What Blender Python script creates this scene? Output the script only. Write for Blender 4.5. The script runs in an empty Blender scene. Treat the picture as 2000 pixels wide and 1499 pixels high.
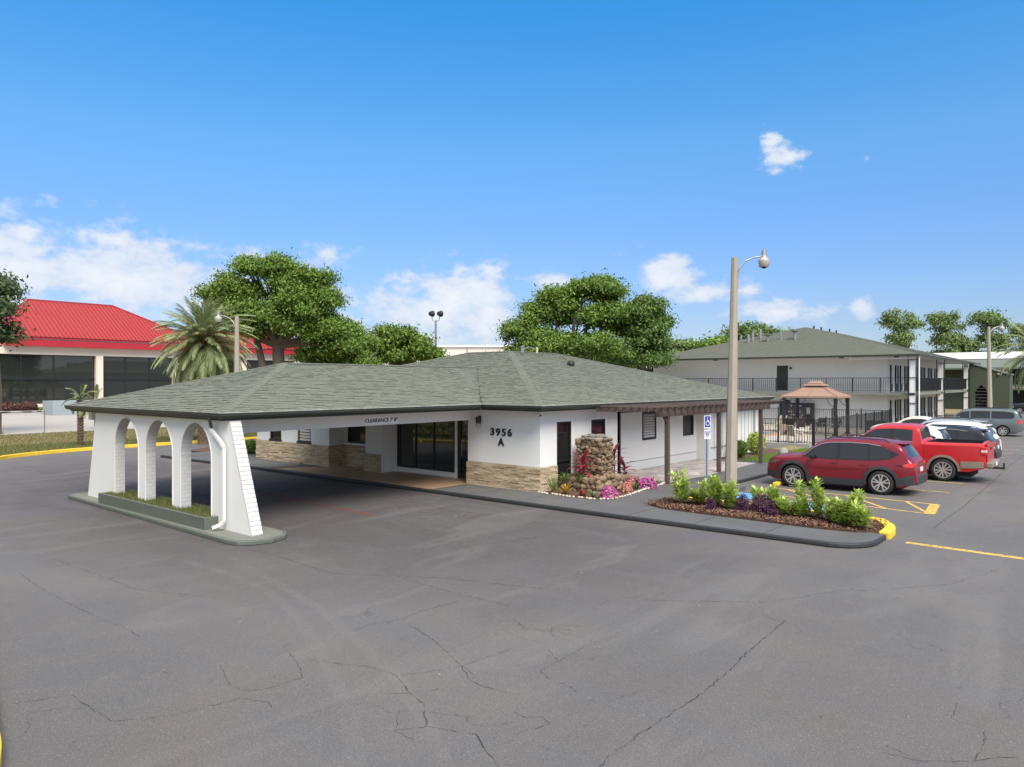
import bpy, bmesh, math, random
import numpy as np
from mathutils import Vector, Matrix
R = math.radians
S = bpy.context.scene
COL = S.collection

# ------------------------------------------------------------------ camera, sky, sun, exposure
cam = bpy.data.cameras.new('camera'); camo = bpy.data.objects.new('camera', cam); COL.objects.link(camo)
cam.sensor_width = 36.0; cam.lens = 25.92; cam.clip_start = 0.05; cam.clip_end = 6000
camo.location = (0, 0, 3.5); camo.rotation_euler = (R(89.9), 0, R(40))
S.camera = camo

SUN_EL, SUN_AZ = 58.0, 62.0          # azimuth measured from +Y towards +X
W = bpy.data.worlds.new("World"); S.world = W; W.use_nodes = True
def build_sky():
    nt = W.node_tree; N = nt.nodes; L = nt.links
    N.clear()
    out = N.new('ShaderNodeOutputWorld'); bg = N.new('ShaderNodeBackground'); bg.inputs[1].default_value = 0.05
    L.new(bg.outputs[0], out.inputs[0])
    sky = N.new('ShaderNodeTexSky'); sky.sky_type = 'NISHITA'; sky.sun_disc = False
    sky.sun_elevation = R(SUN_EL); sky.sun_rotation = R(SUN_AZ)
    sky.altitude = 0; sky.air_density = 1.0; sky.dust_density = 0.35; sky.ozone_density = 2.6
    hs = N.new('ShaderNodeHueSaturation'); hs.inputs['Saturation'].default_value = 1.0; hs.inputs['Value'].default_value = 1.0
    hs.inputs['Hue'].default_value = 0.5
    L.new(sky.outputs[0], hs.inputs['Color'])
    tc = N.new('ShaderNodeTexCoord')
    sep = N.new('ShaderNodeSeparateXYZ'); L.new(tc.outputs['Generated'], sep.inputs[0])
    def M(op, a, b=None, c=None, clamp=False):
        n = N.new('ShaderNodeMath'); n.operation = op; n.use_clamp = clamp
        for i, v in enumerate((a, b, c)):
            if v is None: continue
            if isinstance(v, (int, float)): n.inputs[i].default_value = v
            else: L.new(v, n.inputs[i])
        return n.outputs[0]
    # azimuth in degrees to the right of the street axis, elevation in degrees
    az = M('MULTIPLY', M('ARCTAN2', sep.outputs[0], sep.outputs[1]), 180/math.pi)
    el = M('MULTIPLY', M('ARCSINE', sep.outputs[2]), 180/math.pi)
    # clouds: (azimuth, elevation, half width, half height, weight)
    clouds = [(-76, 7.2, 13, 3.6, 1.0), (-67, 6.8, 7, 3.4, 1.0), (-60, 6.2, 6.5, 3.0, .95), (-74, 4, 16, 4, .8), (-56, 8.3, 3.5, 1.6, .55),
              (-44.5, 6.4, 3.6, 3.0, 1.05), (-48.3, 5.6, 3.3, 2.4, .9), (-41.6, 5.6, 1.9, 3.0, 1.0), (-46, 3.0, 7.5, 2.6, .85), (-53, 4.6, 4, 2.6, .62),
              (-37.6, 7.9, 2.1, 0.95, .75), (-27.8, 7.7, 3.0, 1.5, 1.0), (-25.6, 6.7, 3.2, 1.1, .85), (-22.5, 6.8, 2.0, .8, .6), (-20.4, 5.1, 3.6, 1.0, .95), (-17.3, 5.0, 1.6, .8, .8),
              (-14.8, 5.2, .9, .75, .95), (-19.4, 16.0, 1.5, 1.05, .95), (-20.5, 17.3, .8, .8, .75), (-14.3, 15.3, .5, .3, .35),
              (-73.2, 9.4, 1.2, .8, .9), (-67.8, 9.7, 1.4, .8, .65), (-65.4, 10.4, .6, .5, .45), (-54.3, 9.6, .8, .5, .45), (-31, 9.8, 1.2, .5, .3),
              (14, 6, 12, 2.2, .7), (45, 8, 18, 4, .9), (95, 7, 22, 4, .9), (150, 9, 25, 5, .9), (-150, 8, 22, 5, .9), (-110, 6, 14, 4, .95),
              (70, 24, 9, 4, .7), (170, 28, 12, 5, .7), (-120, 30, 9, 4, .6)]
    field = None
    for a, e, w, h, wt in clouds:
        dx = M('DIVIDE', M('SUBTRACT', az, a), w); dy = M('DIVIDE', M('SUBTRACT', el, e), h)
        d = M('SQRT', M('ADD', M('MULTIPLY', dx, dx), M('MULTIPLY', dy, dy)))
        v = M('MULTIPLY', M('SUBTRACT', 1.25, d), wt)
        field = v if field is None else M('SMOOTH_MAX', field, v, .25)
    comb = N.new('ShaderNodeCombineXYZ'); L.new(M('MULTIPLY', az, .1), comb.inputs[0]); L.new(M('MULTIPLY', el, .16), comb.inputs[1])
    def noise(scale, detail, rough=.6, off=0):
        n = N.new('ShaderNodeTexNoise'); n.inputs['Scale'].default_value = scale; n.inputs['Detail'].default_value = detail
        n.inputs['Roughness'].default_value = rough
        mp = N.new('ShaderNodeMapping'); mp.inputs['Location'].default_value = (off, off*.7, off*.3)
        L.new(comb.outputs[0], mp.inputs[0]); L.new(mp.outputs[0], n.inputs['Vector'])
        return n.outputs['Fac']
    n1 = noise(3.0, 8, .58); n2 = noise(11, 6, .6, 4.2); n3 = noise(1.6, 4, .5, 9)
    f = M('ADD', field, M('MULTIPLY', M('SUBTRACT', n1, .5), 3.2))
    f = M('ADD', f, M('MULTIPLY', M('SUBTRACT', n2, .5), 1.0))
    mr = N.new('ShaderNodeMapRange'); mr.interpolation_type = 'SMOOTHSTEP'
    L.new(f, mr.inputs[0]); mr.inputs[1].default_value = .05; mr.inputs[2].default_value = .85
    # thin out low down to a pale veil
    alpha = M('MULTIPLY', mr.outputs[0], .96)
    # cloud shade: underside a little grey blue, tops white
    body = N.new('ShaderNodeMapRange'); L.new(M('ADD', f, M('MULTIPLY', n3, 1.0)), body.inputs[0])
    body.inputs[1].default_value = .8; body.inputs[2].default_value = 2.6
    cc = N.new('ShaderNodeMix'); cc.data_type = 'RGBA'
    L.new(body.outputs[0], cc.inputs[0]); cc.inputs[6].default_value = (3.3, 3.75, 4.5, 1); cc.inputs[7].default_value = (5.0, 5.1, 5.2, 1)
    # pale milky band near the horizon
    hz = N.new('ShaderNodeMapRange'); hz.interpolation_type = 'SMOOTHSTEP'; L.new(el, hz.inputs[0])
    hz.inputs[1].default_value = 0; hz.inputs[2].default_value = 34; hz.inputs[3].default_value = 0; hz.inputs[4].default_value = 1
    hz.interpolation_type = 'LINEAR'
    cr = N.new('ShaderNodeValToRGB'); L.new(hz.outputs[0], cr.inputs[0]); e = cr.color_ramp.elements
    e[0].position = 0; e[0].color = (.42, .46, .60, 1); e[1].position = .8; e[1].color = (.22, .85, 1.18, 1)
    for p_, c_ in ((.12, (.46, .50, .64, 1)), (.35, (.48, .65, .86, 1)), (.5, (.46, .79, .96, 1))): q_ = e.new(p_); q_.color = c_
    tint = N.new('ShaderNodeMix'); tint.data_type = 'RGBA'; tint.blend_type = 'MULTIPLY'; tint.inputs[0].default_value = 1
    L.new(hs.outputs[0], tint.inputs[6]); L.new(cr.outputs[0], tint.inputs[7])
    # cloud sheet added overhead, out of view, to whiten and soften the light
    hv = N.new('ShaderNodeMapRange'); hv.interpolation_type = 'SMOOTHSTEP'; L.new(M('ADD', el, M('MULTIPLY', n3, 14)), hv.inputs[0])
    hv.inputs[1].default_value = 36; hv.inputs[2].default_value = 60; hv.inputs[3].default_value = 0; hv.inputs[4].default_value = .85
    # its low lobe behind the viewer is added to brighten the front walls
    sdir = N.new('ShaderNodeVectorMath'); sdir.operation = 'DOT_PRODUCT'; L.new(tc.outputs['Generated'], sdir.inputs[0]); sdir.inputs[1].default_value = (.45, -.80, .40)
    hb = N.new('ShaderNodeMapRange'); hb.interpolation_type = 'SMOOTHSTEP'; L.new(M('ADD', sdir.outputs['Value'], M('MULTIPLY', n3, .3)), hb.inputs[0]); hb.inputs[1].default_value = .15; hb.inputs[2].default_value = .9; hb.inputs[4].default_value = .55
    hmax = M('MAXIMUM', hv.outputs[0], hb.outputs[0])
    veil = N.new('ShaderNodeMix'); veil.data_type = 'RGBA'; L.new(hmax, veil.inputs[0])
    L.new(tint.outputs[2], veil.inputs[6]); veil.inputs[7].default_value = (6.3, 6.1, 5.8, 1)
    mx = N.new('ShaderNodeMix'); mx.data_type = 'RGBA'
    L.new(alpha, mx.inputs[0]); L.new(veil.outputs[2], mx.inputs[6]); L.new(cc.outputs[2], mx.inputs[7])
    L.new(mx.outputs[2], bg.inputs[0])
build_sky()
sl = bpy.data.lights.new('sun', 'SUN'); sl.energy = 1.5; sl.angle = R(36); sl.color = (1, .93, .84)
so = bpy.data.objects.new('sun', sl); COL.objects.link(so)
sd = Vector((math.sin(R(SUN_AZ))*math.cos(R(SUN_EL)), math.cos(R(SUN_AZ))*math.cos(R(SUN_EL)), math.sin(R(SUN_EL))))
# the light falls on the fronts as well as on the right hand walls, so the lamp stands towards the viewer's side
sd = Vector((.66, -.36, .92)).normalized()
so.rotation_euler = (-sd).to_track_quat('-Z', 'Y').to_euler(); so.location = (20, -10, 60)
W.node_tree.nodes['Sky Texture'].sun_elevation = math.asin(sd.z)
W.node_tree.nodes['Sky Texture'].sun_rotation = math.atan2(sd.x, sd.y)
S.view_settings.view_transform = 'Standard'; S.view_settings.look = 'None'; S.view_settings.gamma = 1
S.view_settings.use_curve_mapping = False
S.view_settings.exposure = 2.0
S.render.engine = 'CYCLES'

# ------------------------------------------------------------------ materials
MATS = {}
def lin(c):
    return tuple(((x/255)/12.92 if x/255 <= .04045 else ((x/255+.055)/1.055)**2.4) for x in c)
def mat(name, col, rough=.8, var=.0, vscale=3.0, bump=0.0, bscale=40.0, metal=0.0, col2=None, spec=.5, detail=6, isl=0.0, isl2=None,
        trans=0.0, coat=0.0, stretch=None, speck=0.0):
    """col linear rgb; var mixes towards col2 (or a darker tone) with noise; isl varies the tone per loose piece"""
    if name in MATS: return MATS[name]
    m = bpy.data.materials.new(name); m.use_nodes = True; MATS[name] = m
    nt = m.node_tree; N = nt.nodes; L = nt.links; b = N['Principled BSDF']
    b.inputs['Roughness'].default_value = rough; b.inputs['Metallic'].default_value = metal
    b.inputs['Specular IOR Level'].default_value = spec
    if coat: b.inputs['Coat Weight'].default_value = coat; b.inputs['Coat Roughness'].default_value = .06
    tc = N.new('ShaderNodeTexCoord'); vec = tc.outputs['Object']
    if stretch:
        mp = N.new('ShaderNodeMapping'); mp.inputs['Scale'].default_value = stretch; L.new(vec, mp.inputs[0]); vec = mp.outputs[0]
    c = None
    def rgb(v):
        n = N.new('ShaderNodeRGB'); n.outputs[0].default_value = (*v, 1); return n.outputs[0]
    c = rgb(col)
    def mix(f, a, b2, mode='MIX'):
        n = N.new('ShaderNodeMix'); n.data_type = 'RGBA'; n.blend_type = mode
        if isinstance(f, float): n.inputs[0].default_value = f
        else: L.new(f, n.inputs[0])
        L.new(a, n.inputs[6]); L.new(b2, n.inputs[7]); return n.outputs[2]
    if var:
        n = N.new('ShaderNodeTexNoise'); n.inputs['Scale'].default_value = vscale; n.inputs['Detail'].default_value = detail
        n.inputs['Roughness'].default_value = .62; L.new(vec, n.inputs['Vector'])
        r = N.new('ShaderNodeMapRange'); L.new(n.outputs['Fac'], r.inputs[0]); r.inputs[1].default_value = .35; r.inputs[2].default_value = .68
        r.inputs[4].default_value = var
        c = mix(r.outputs[0], c, rgb(col2 or tuple(x*.55 for x in col)))
    if isl:
        g = N.new('ShaderNodeNewGeometry'); r = N.new('ShaderNodeMapRange'); L.new(g.outputs['Random Per Island'], r.inputs[0])
        r.inputs[4].default_value = isl
        oi = N.new('ShaderNodeObjectInfo'); ad = N.new('ShaderNodeMath'); ad.operation = 'FRACT'; a2 = N.new('ShaderNodeMath'); a2.operation = 'ADD'
        L.new(g.outputs['Random Per Island'], a2.inputs[0]); L.new(oi.outputs['Random'], a2.inputs[1]); L.new(a2.outputs[0], ad.inputs[0])
        L.new(ad.outputs[0], r.inputs[0])
        c = mix(r.outputs[0], c, rgb(isl2 or tuple(x*.5 for x in col)))
    if speck:
        n = N.new('ShaderNodeTexNoise'); n.inputs['Scale'].default_value = bscale*1.3; n.inputs['Detail'].default_value = 3; L.new(vec, n.inputs['Vector'])
        r = N.new('ShaderNodeMapRange'); L.new(n.outputs['Fac'], r.inputs[0]); r.inputs[1].default_value = .3; r.inputs[2].default_value = .7
        r.inputs[3].default_value = 1-speck; r.inputs[4].default_value = 1+speck
        v = N.new('ShaderNodeVectorMath'); v.operation = 'SCALE'; L.new(c, v.inputs[0]); L.new(r.outputs[0], v.inputs['Scale']); c = v.outputs[0]
    L.new(c, b.inputs['Base Color'])
    if bump:
        n = N.new('ShaderNodeTexNoise'); n.inputs['Scale'].default_value = bscale; n.inputs['Detail'].default_value = 5; L.new(vec, n.inputs['Vector'])
        bp = N.new('ShaderNodeBump'); bp.inputs['Strength'].default_value = bump; bp.inputs['Distance'].default_value = .02
        L.new(n.outputs['Fac'], bp.inputs['Height']); L.new(bp.outputs[0], b.inputs['Normal'])
    if trans:
        tr = N.new('ShaderNodeBsdfTranslucent'); L.new(c, tr.inputs[0]); ms = N.new('ShaderNodeMixShader'); ms.inputs[0].default_value = trans
        L.new(b.outputs[0], ms.inputs[1]); L.new(tr.outputs[0], ms.inputs[2]); L.new(ms.outputs[0], N['Material Output'].inputs[0])
    return m

def asphalt_mat():
    m = bpy.data.materials.new('asphalt'); m.use_nodes = True
    nt = m.node_tree; N = nt.nodes; L = nt.links; b = N['Principled BSDF']
    tc = N.new('ShaderNodeTexCoord')
    def noise(scale, detail=6, rough=.6, sc=(1, 1, 1), loc=(0, 0, 0), dist=0):
        mp = N.new('ShaderNodeMapping'); mp.inputs['Scale'].default_value = sc; mp.inputs['Location'].default_value = loc
        L.new(tc.outputs['Object'], mp.inputs[0])
        n = N.new('ShaderNodeTexNoise'); n.inputs['Scale'].default_value = scale; n.inputs['Detail'].default_value = detail
        n.inputs['Roughness'].default_value = rough; n.inputs['Distortion'].default_value = dist
        L.new(mp.outputs[0], n.inputs['Vector']); return n.outputs['Fac']
    def rng(v, a, b2, c=0., d=1.):
        r = N.new('ShaderNodeMapRange'); L.new(v, r.inputs[0]); r.inputs[1].default_value = a; r.inputs[2].default_value = b2
        r.inputs[3].default_value = c; r.inputs[4].default_value = d; return r.outputs[0]
    def mix(f, a, col):
        n = N.new('ShaderNodeMix'); n.data_type = 'RGBA'; L.new(f, n.inputs[0]); L.new(a, n.inputs[6]); n.inputs[7].default_value = (*col, 1); return n.outputs[2]
    base = N.new('ShaderNodeRGB'); base.outputs[0].default_value = (.118, .110, .103, 1); c = base.outputs[0]
    c = mix(rng(noise(.22, 5, .6, loc=(3, 1, 0), dist=.6), .38, .66, 0, .8), c, (.088, .085, .086))
    c = mix(rng(noise(.5, 7, .7, sc=(1, .35, 1), loc=(9, 4, 0), dist=.8), .48, .72, 0, .4), c, (.140, .130, .120))
    c = mix(rng(noise(.16, 4, .5, loc=(20, 7, 0), dist=1.), .55, .75, 0, .8), c, (.122, .090, .078))
    c = mix(rng(noise(1.7, 8, .75, sc=(1, .5, 1), loc=(2, 8, 0), dist=.5), .55, .78, 0, .42), c, (.082, .078, .077))
    # ellipse under and round the porch: darker, more purple
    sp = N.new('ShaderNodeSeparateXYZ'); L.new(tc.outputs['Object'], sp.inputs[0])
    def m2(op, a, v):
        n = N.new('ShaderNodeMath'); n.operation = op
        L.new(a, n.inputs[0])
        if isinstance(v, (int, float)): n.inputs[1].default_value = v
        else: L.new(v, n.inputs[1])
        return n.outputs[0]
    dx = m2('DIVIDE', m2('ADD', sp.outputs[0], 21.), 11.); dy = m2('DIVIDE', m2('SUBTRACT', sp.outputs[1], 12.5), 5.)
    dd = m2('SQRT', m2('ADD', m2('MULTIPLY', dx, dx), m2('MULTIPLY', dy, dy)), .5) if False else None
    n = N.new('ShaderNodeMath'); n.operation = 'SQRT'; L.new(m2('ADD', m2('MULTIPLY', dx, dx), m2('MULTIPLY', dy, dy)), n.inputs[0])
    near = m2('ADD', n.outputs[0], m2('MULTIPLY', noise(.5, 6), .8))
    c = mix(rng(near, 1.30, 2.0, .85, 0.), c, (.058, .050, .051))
    c = mix(rng(noise(.28, 6, .65, sc=(.5, 1.8, 1), loc=(14, 9, 0), dist=1.4), .50, .68, 0, .55), c, (.098, .098, .106))
    c = mix(rng(noise(3.2, 3, .5, loc=(5, 2, 0), dist=.4), .68, .76, 0, .5), c, (.06, .055, .052))
    c = mix(rng(noise(.35, 3, .5, sc=(2.2, .5, 1), loc=(31, 2, 0), dist=1.2), .56, .66, 0, .28), c, (.155, .148, .14))
    vo = N.new('ShaderNodeTexVoronoi'); vo.inputs['Scale'].default_value = 95; L.new(tc.outputs['Object'], vo.inputs['Vector'])
    vb_ = N.new('ShaderNodeSeparateColor'); L.new(vo.outputs['Color'], vb_.inputs[0])
    c = mix(rng(vb_.outputs[0], .90, .96, 0, .45), c, (.24, .225, .205)); c = mix(rng(vb_.outputs[1], .86, .95, 0, .5), c, (.055, .052, .05))
    # faint web of hairline cracks
    vd = N.new('ShaderNodeTexVoronoi'); vd.feature = 'DISTANCE_TO_EDGE'; vd.inputs['Scale'].default_value = .42
    wv = N.new('ShaderNodeVectorMath'); wv.operation = 'ADD'; L.new(tc.outputs['Object'], wv.inputs[0])
    wn = N.new('ShaderNodeTexNoise'); wn.inputs['Scale'].default_value = 1.8; wn.inputs['Detail'].default_value = 6; L.new(tc.outputs['Object'], wn.inputs['Vector'])
    wsc = N.new('ShaderNodeVectorMath'); wsc.operation = 'SCALE'; wsc.inputs['Scale'].default_value = .9; L.new(wn.outputs['Color'], wsc.inputs[0]); L.new(wsc.outputs[0], wv.inputs[1]); L.new(wv.outputs[0], vd.inputs['Vector'])
    hair = m2('MULTIPLY', rng(vd.outputs['Distance'], .0, .0045, 1, 0), rng(noise(.55, 3, .5, loc=(11, 3, 0)), .50, .62, 0, .75))
    c = mix(hair, c, (.04, .036, .033))
    fine = noise(60, 3, .6)
    sc = N.new('ShaderNodeVectorMath'); sc.operation = 'SCALE'; L.new(c, sc.inputs[0]); L.new(rng(fine, .3, .7, .72, 1.28), sc.inputs['Scale'])
    L.new(sc.outputs[0], b.inputs['Base Color'])
    L.new(rng(noise(.6, 5), .3, .7, .62, .85), b.inputs['Roughness'])
    b.inputs['Specular IOR Level'].default_value = .45
    bp = N.new('ShaderNodeBump'); bp.inputs['Strength'].default_value = .55; bp.inputs['Distance'].default_value = .01
    L.new(noise(130, 3, .7), bp.inputs['Height'])
    bp2 = N.new('ShaderNodeBump'); bp2.inputs['Strength'].default_value = .25; bp2.inputs['Distance'].default_value = .05
    L.new(noise(1.6, 4, .6), bp2.inputs['Height']); L.new(bp.outputs[0], bp2.inputs['Normal'])
    L.new(bp2.outputs[0], b.inputs['Normal'])
    return m
def alpha_mark(name, col, lo, hi, amax, scale=3.0, stretch=(1, 1, 1)):
    """worn paint or tyre dust: the colour comes and goes with a noise"""
    m = bpy.data.materials.new(name); m.use_nodes = True; nt = m.node_tree; N = nt.nodes; L = nt.links; b = N['Principled BSDF']
    b.inputs['Base Color'].default_value = (*col, 1); b.inputs['Roughness'].default_value = .8
    tc = N.new('ShaderNodeTexCoord'); mp = N.new('ShaderNodeMapping'); mp.inputs['Scale'].default_value = stretch; L.new(tc.outputs['Object'], mp.inputs[0])
    n = N.new('ShaderNodeTexNoise'); n.inputs['Scale'].default_value = scale; n.inputs['Detail'].default_value = 8; n.inputs['Roughness'].default_value = .7
    L.new(mp.outputs[0], n.inputs['Vector'])
    r = N.new('ShaderNodeMapRange'); L.new(n.outputs['Fac'], r.inputs[0]); r.inputs[1].default_value = lo; r.inputs[2].default_value = hi; r.inputs[4].default_value = amax
    L.new(r.outputs[0], b.inputs['Alpha']); MATS[name] = m
    return m

M_asph = asphalt_mat()
M_white = mat('white_stucco', (.70, .695, .67), .85, var=.35, vscale=.9, col2=(.62, .61, .585), bump=.25, bscale=55)
M_whiteb = mat('white_brick_paint', (.60, .597, .585), .75, var=.4, vscale=6, col2=(.50, .49, .47), bump=.5, bscale=30, isl=.3, isl2=(.50, .49, .47))
M_whitet = mat('white_trim', (.74, .74, .73), .5)
M_shingle = mat('green_grey_shingle', (.152, .164, .126), .9, isl=.5, isl2=(.112, .125, .094), bump=.3, bscale=90, speck=.25, var=.25, vscale=.6, col2=(.165, .165, .13))
M_shingled = mat('green_grey_roof_felt', (.135, .157, .128), .92, var=.45, vscale=6, col2=(.09, .105, .088), bump=.5, bscale=25, speck=.2)
M_green = mat('dark_green_gutter', (.026, .031, .022), .45, var=.3, vscale=4, col2=(.042, .046, .034))
M_greenp = mat('green_painted_curb', (.105, .118, .094), .7, var=.4, vscale=5, col2=(.07, .09, .072), bump=.2)
M_black = mat('black_frame', (.012, .012, .013), .4)
M_iron = mat('black_iron', (.016, .016, .018), .5)
M_dark = mat('dark_interior', (.01, .011, .012), .9)
M_glass = mat('dark_glass', (.015, .016, .017), .05, spec=.5)
M_cglass = mat('car_glass', (.018, .020, .021), .06, spec=.55, bump=.25, bscale=1.6)
M_glasst = mat('tinted_glass', (.02, .022, .02), .03, spec=1.0)
M_stone = mat('ledge_stone', (.56, .45, .30), .85, isl=.9, isl2=(.33, .23, .13), var=.5, vscale=9, col2=(.60, .53, .42), bump=.6, bscale=22)
M_stoneback = mat('stone_backing', (.22, .175, .12), .9)
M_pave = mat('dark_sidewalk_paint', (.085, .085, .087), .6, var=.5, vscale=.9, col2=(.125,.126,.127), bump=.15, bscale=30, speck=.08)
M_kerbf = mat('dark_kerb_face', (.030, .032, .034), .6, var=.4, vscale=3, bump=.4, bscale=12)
M_yellow = mat('yellow_kerb_paint', (.80, .53, .025), .7, var=.6, vscale=7, col2=(.50, .34, .06), bump=.5, bscale=18)
M_ypaint = alpha_mark('worn_yellow_paint', (.62, .40, .09), .34, .52, .95, 9)
M_rpaint = alpha_mark('worn_red_paint', (.20, .065, .045), .36, .62, .9, 6)
M_bpaint = alpha_mark('worn_blue_paint', (.10, .33, .66), .3, .45, .95, 6)
M_wpaint = alpha_mark('worn_white_paint', (.7, .7, .7), .3, .5, .9, 8)
M_scuff = alpha_mark('pale_scuffs', (.30, .28, .25), .54, .72, .6, 3.5, (1, 1.5, 1))
M_tyremark = alpha_mark('pale_tyre_dust', (.32, .31, .29), .35, .7, .2, 3)
M_crack = alpha_mark('crack_shadow', (.035, .030, .026), .30, .62, .95, 5)
M_tile = mat('brown_entry_tile', (.38, .25, .155), .45, var=.45, vscale=1.8, col2=(.31, .19, .115), isl=.1)
M_paver = mat('grey_pink_paver', (.50, .455, .43), .8, isl=.9, isl2=(.30, .24, .225), var=.4, vscale=8, col2=(.55, .52, .50))
M_grassbase = mat('dry_lawn', (.235, .165, .088), .95, var=.9, vscale=.55, col2=(.16, .155, .052), bump=.6, bscale=9, speck=.35)
M_grass = mat('grass_blades', (.075, .13, .028), .8, isl=.9, isl2=(.21, .19, .06), trans=.25)
M_grassg = mat('lush_grass', (.13, .25, .035), .8, isl=.8, isl2=(.2, .3, .06), trans=.3)
M_road = mat('pale_concrete_road', (.34, .315, .285), .85, var=.3, vscale=.5, col2=(.28, .26, .235))
M_conc = mat('concrete', (.30, .285, .265), .85, var=.4, vscale=2, col2=(.27, .255, .235), bump=.3, bscale=20)
M_pole = mat('concrete_pole', (.34, .295, .235), .85, var=.55, vscale=2.5, col2=(.26, .22, .175), bump=.3, bscale=18, stretch=(3, 3, .6))
M_galv = mat('galvanised_steel', (.36, .36, .36), .45, metal=.7, var=.3, vscale=6)
M_mulch = mat('brown_mulch_bed', (.075, .038, .024), .95, var=.6, vscale=9, col2=(.13, .075, .045), bump=1.0, bscale=30)
M_chip = mat('mulch_chip', (.24, .125, .08), .9, isl=1.0, isl2=(.06, .034, .024))
M_wood = mat('brown_stained_wood', (.068, .046, .038), .8, var=.6, vscale=5, col2=(.12, .085, .07), bump=.3, stretch=(4, 1, 4))
M_rock = mat('fountain_rock', (.22, .15, .09), .88, isl=.85, isl2=(.10, .07, .042), var=.6, vscale=9, col2=(.31, .235, .15), bump=.8, bscale=16)
M_mortar = mat('fountain_mortar', (.23, .16, .10), .95, var=.5, vscale=8, bump=.8, bscale=20)
M_slate = mat('grey_cap_stone', (.25, .23, .19), .8, isl=.8, isl2=(.13, .12, .10), var=.4, vscale=9, bump=.6)
M_pebble = mat('white_pebble', (.48, .43, .36), .8, isl=.7, isl2=(.42, .37, .30), bump=.4, bscale=30)
M_bark = mat('oak_bark', (.135, .105, .08), .95, var=.6, vscale=5, col2=(.07, .055, .042), bump=1., bscale=9, stretch=(4, 4, 1))
M_leafA = mat('oak_leaf', (.215, .325, .048), .6, isl=1.0, isl2=(.05, .105, .022), trans=.32, spec=.35)
M_leafB = mat('oak_leaf_bright', (.24, .355, .055), .6, isl=1.0, isl2=(.07, .14, .027), trans=.32, spec=.35)
M_leafC = mat('shrub_leaf', (.50, .60, .12), .5, isl=.95, isl2=(.22, .34, .06), trans=.3)
M_leafD = mat('distant_leaf', (.21, .29, .085), .8, isl=1.0, isl2=(.07, .125, .04), trans=.2)
M_palm = mat('palm_leaf', (.34, .38, .17), .55, isl=.9, isl2=(.13, .18, .07), trans=.25)
M_palmy = mat('palm_leaf_yellow', (.46, .30, .045), .65, isl=.8, isl2=(.28, .20, .05), trans=.3)
M_palmt = mat('palm_trunk_bark', (.16, .115, .08), .95, isl=.7, isl2=(.08, .055, .04), bump=.8, bscale=14)
M_orange = mat('palm_fruit_orange', (.50, .13, .025), .7, isl=.7)
M_purple = mat('purple_leaf', (.11, .025, .075), .6, isl=.9, isl2=(.045, .012, .035), trans=.15)
M_ti = mat('crimson_leaf', (.40, .028, .060), .45, isl=.95, isl2=(.12, .022, .035), trans=.25)
M_pink = mat('pink_petal', (.62, .12, .36), .6, isl=.9, isl2=(.42, .14, .42), trans=.3)
M_coral = mat('coral_petal', (.62, .20, .17), .6, isl=.9, isl2=(.50, .30, .22), trans=.3)
M_croton = mat('croton_leaf', (.62, .40, .05), .5, isl=1.0, isl2=(.20, .13, .02), trans=.25)
M_redleaf = mat('dark_red_leaf', (.30, .03, .035), .5, isl=.9, isl2=(.09, .10, .03), trans=.2)
M_redroof = mat('red_metal_roof', (.27, .030, .031), .55, spec=.3, var=.3, vscale=.25, col2=(.32, .05, .047))
M_redf = mat('red_fascia', (.36, .016, .026), .4, var=.2, vscale=1)
M_cream = mat('cream_wall', (.62, .55, .45), .85, var=.15, vscale=.7)
M_warehouse = mat('warehouse_wall', (.60, .56, .50), .85, var=.15, vscale=.1)
M_greenwall = mat('dark_green_stucco', (.060, .078, .050), .85, var=.3, vscale=1.2, bump=.2)
M_door = mat('dark_green_door', (.032, .038, .032), .6)
M_canvas = mat('salmon_canvas', (.28, .175, .13), .8, var=.15, vscale=2)
M_water = mat('pool_water', (.06, .36, .46), .06, var=.5, vscale=3, col2=(.13, .50, .60))
M_deck = mat('pool_deck', (.42, .38, .33), .8, var=.3, vscale=1.5)
M_coping = mat('pool_brick_edge', (.42, .21, .13), .8)
M_sling = mat('tan_sling', (.44, .36, .27), .7, var=.2)
M_slingd = mat('brown_sling', (.17, .125, .085), .7)
M_chairf = mat('cream_frame', (.60, .54, .46), .5)
M_tyre = mat('tyre_rubber', (.014, .014, .014), .75, bump=.2, bscale=60)
M_rim = mat('alloy_rim', (.62, .58, .55), .32, metal=.7)
M_clad = mat('black_cladding', (.035, .038, .042), .55, var=.2, vscale=6)
M_hcloth = mat('curtain_grey', (.40, .38, .36), .9)
M_text = mat('black_lettering', (.012, .012, .012), .5)
M_bsign = mat('blue_sign', (.035, .06, .30), .4)
M_wsign = mat('white_sign', (.80, .80, .82), .4)
M_bpost = mat('blue_sign_post', (.17, .28, .46), .4)
M_lampw = mat('lamp_refractor', (.36, .34, .30), .25, spec=.8)
M_beigec = mat('beige_car_paint', (.58, .52, .43), .35)
def carpaint(name, col, flake=.0, rough=.26):
    return mat(name, col, rough, coat=.2, metal=flake, spec=.5)
P_red = carpaint('ruby_red_paint', (.20, .012, .022), .25)
P_red2 = carpaint('bright_red_paint', (.45, .018, .022), .05)
P_white = carpaint('white_car_paint', (.72, .72, .72))
P_black = carpaint('black_car_paint', (.018, .018, .022), .2)
P_grey = carpaint('grey_green_car_paint', (.16, .19, .19), .5, .3)
P_silver = carpaint('silver_car_paint', (.45, .46, .47), .5, .3)
P_tan = mat('tan_metallic_trim', (.27, .225, .18), .4, metal=.3)
M_redlight = mat('red_tail_lamp', (.62, .02, .015), .15, spec=.8)
M_clearlight = mat('clear_lamp', (.62, .63, .64), .12, spec=.9)
M_chrome = mat('chrome', (.62, .62, .63), .15, metal=1)

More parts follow.
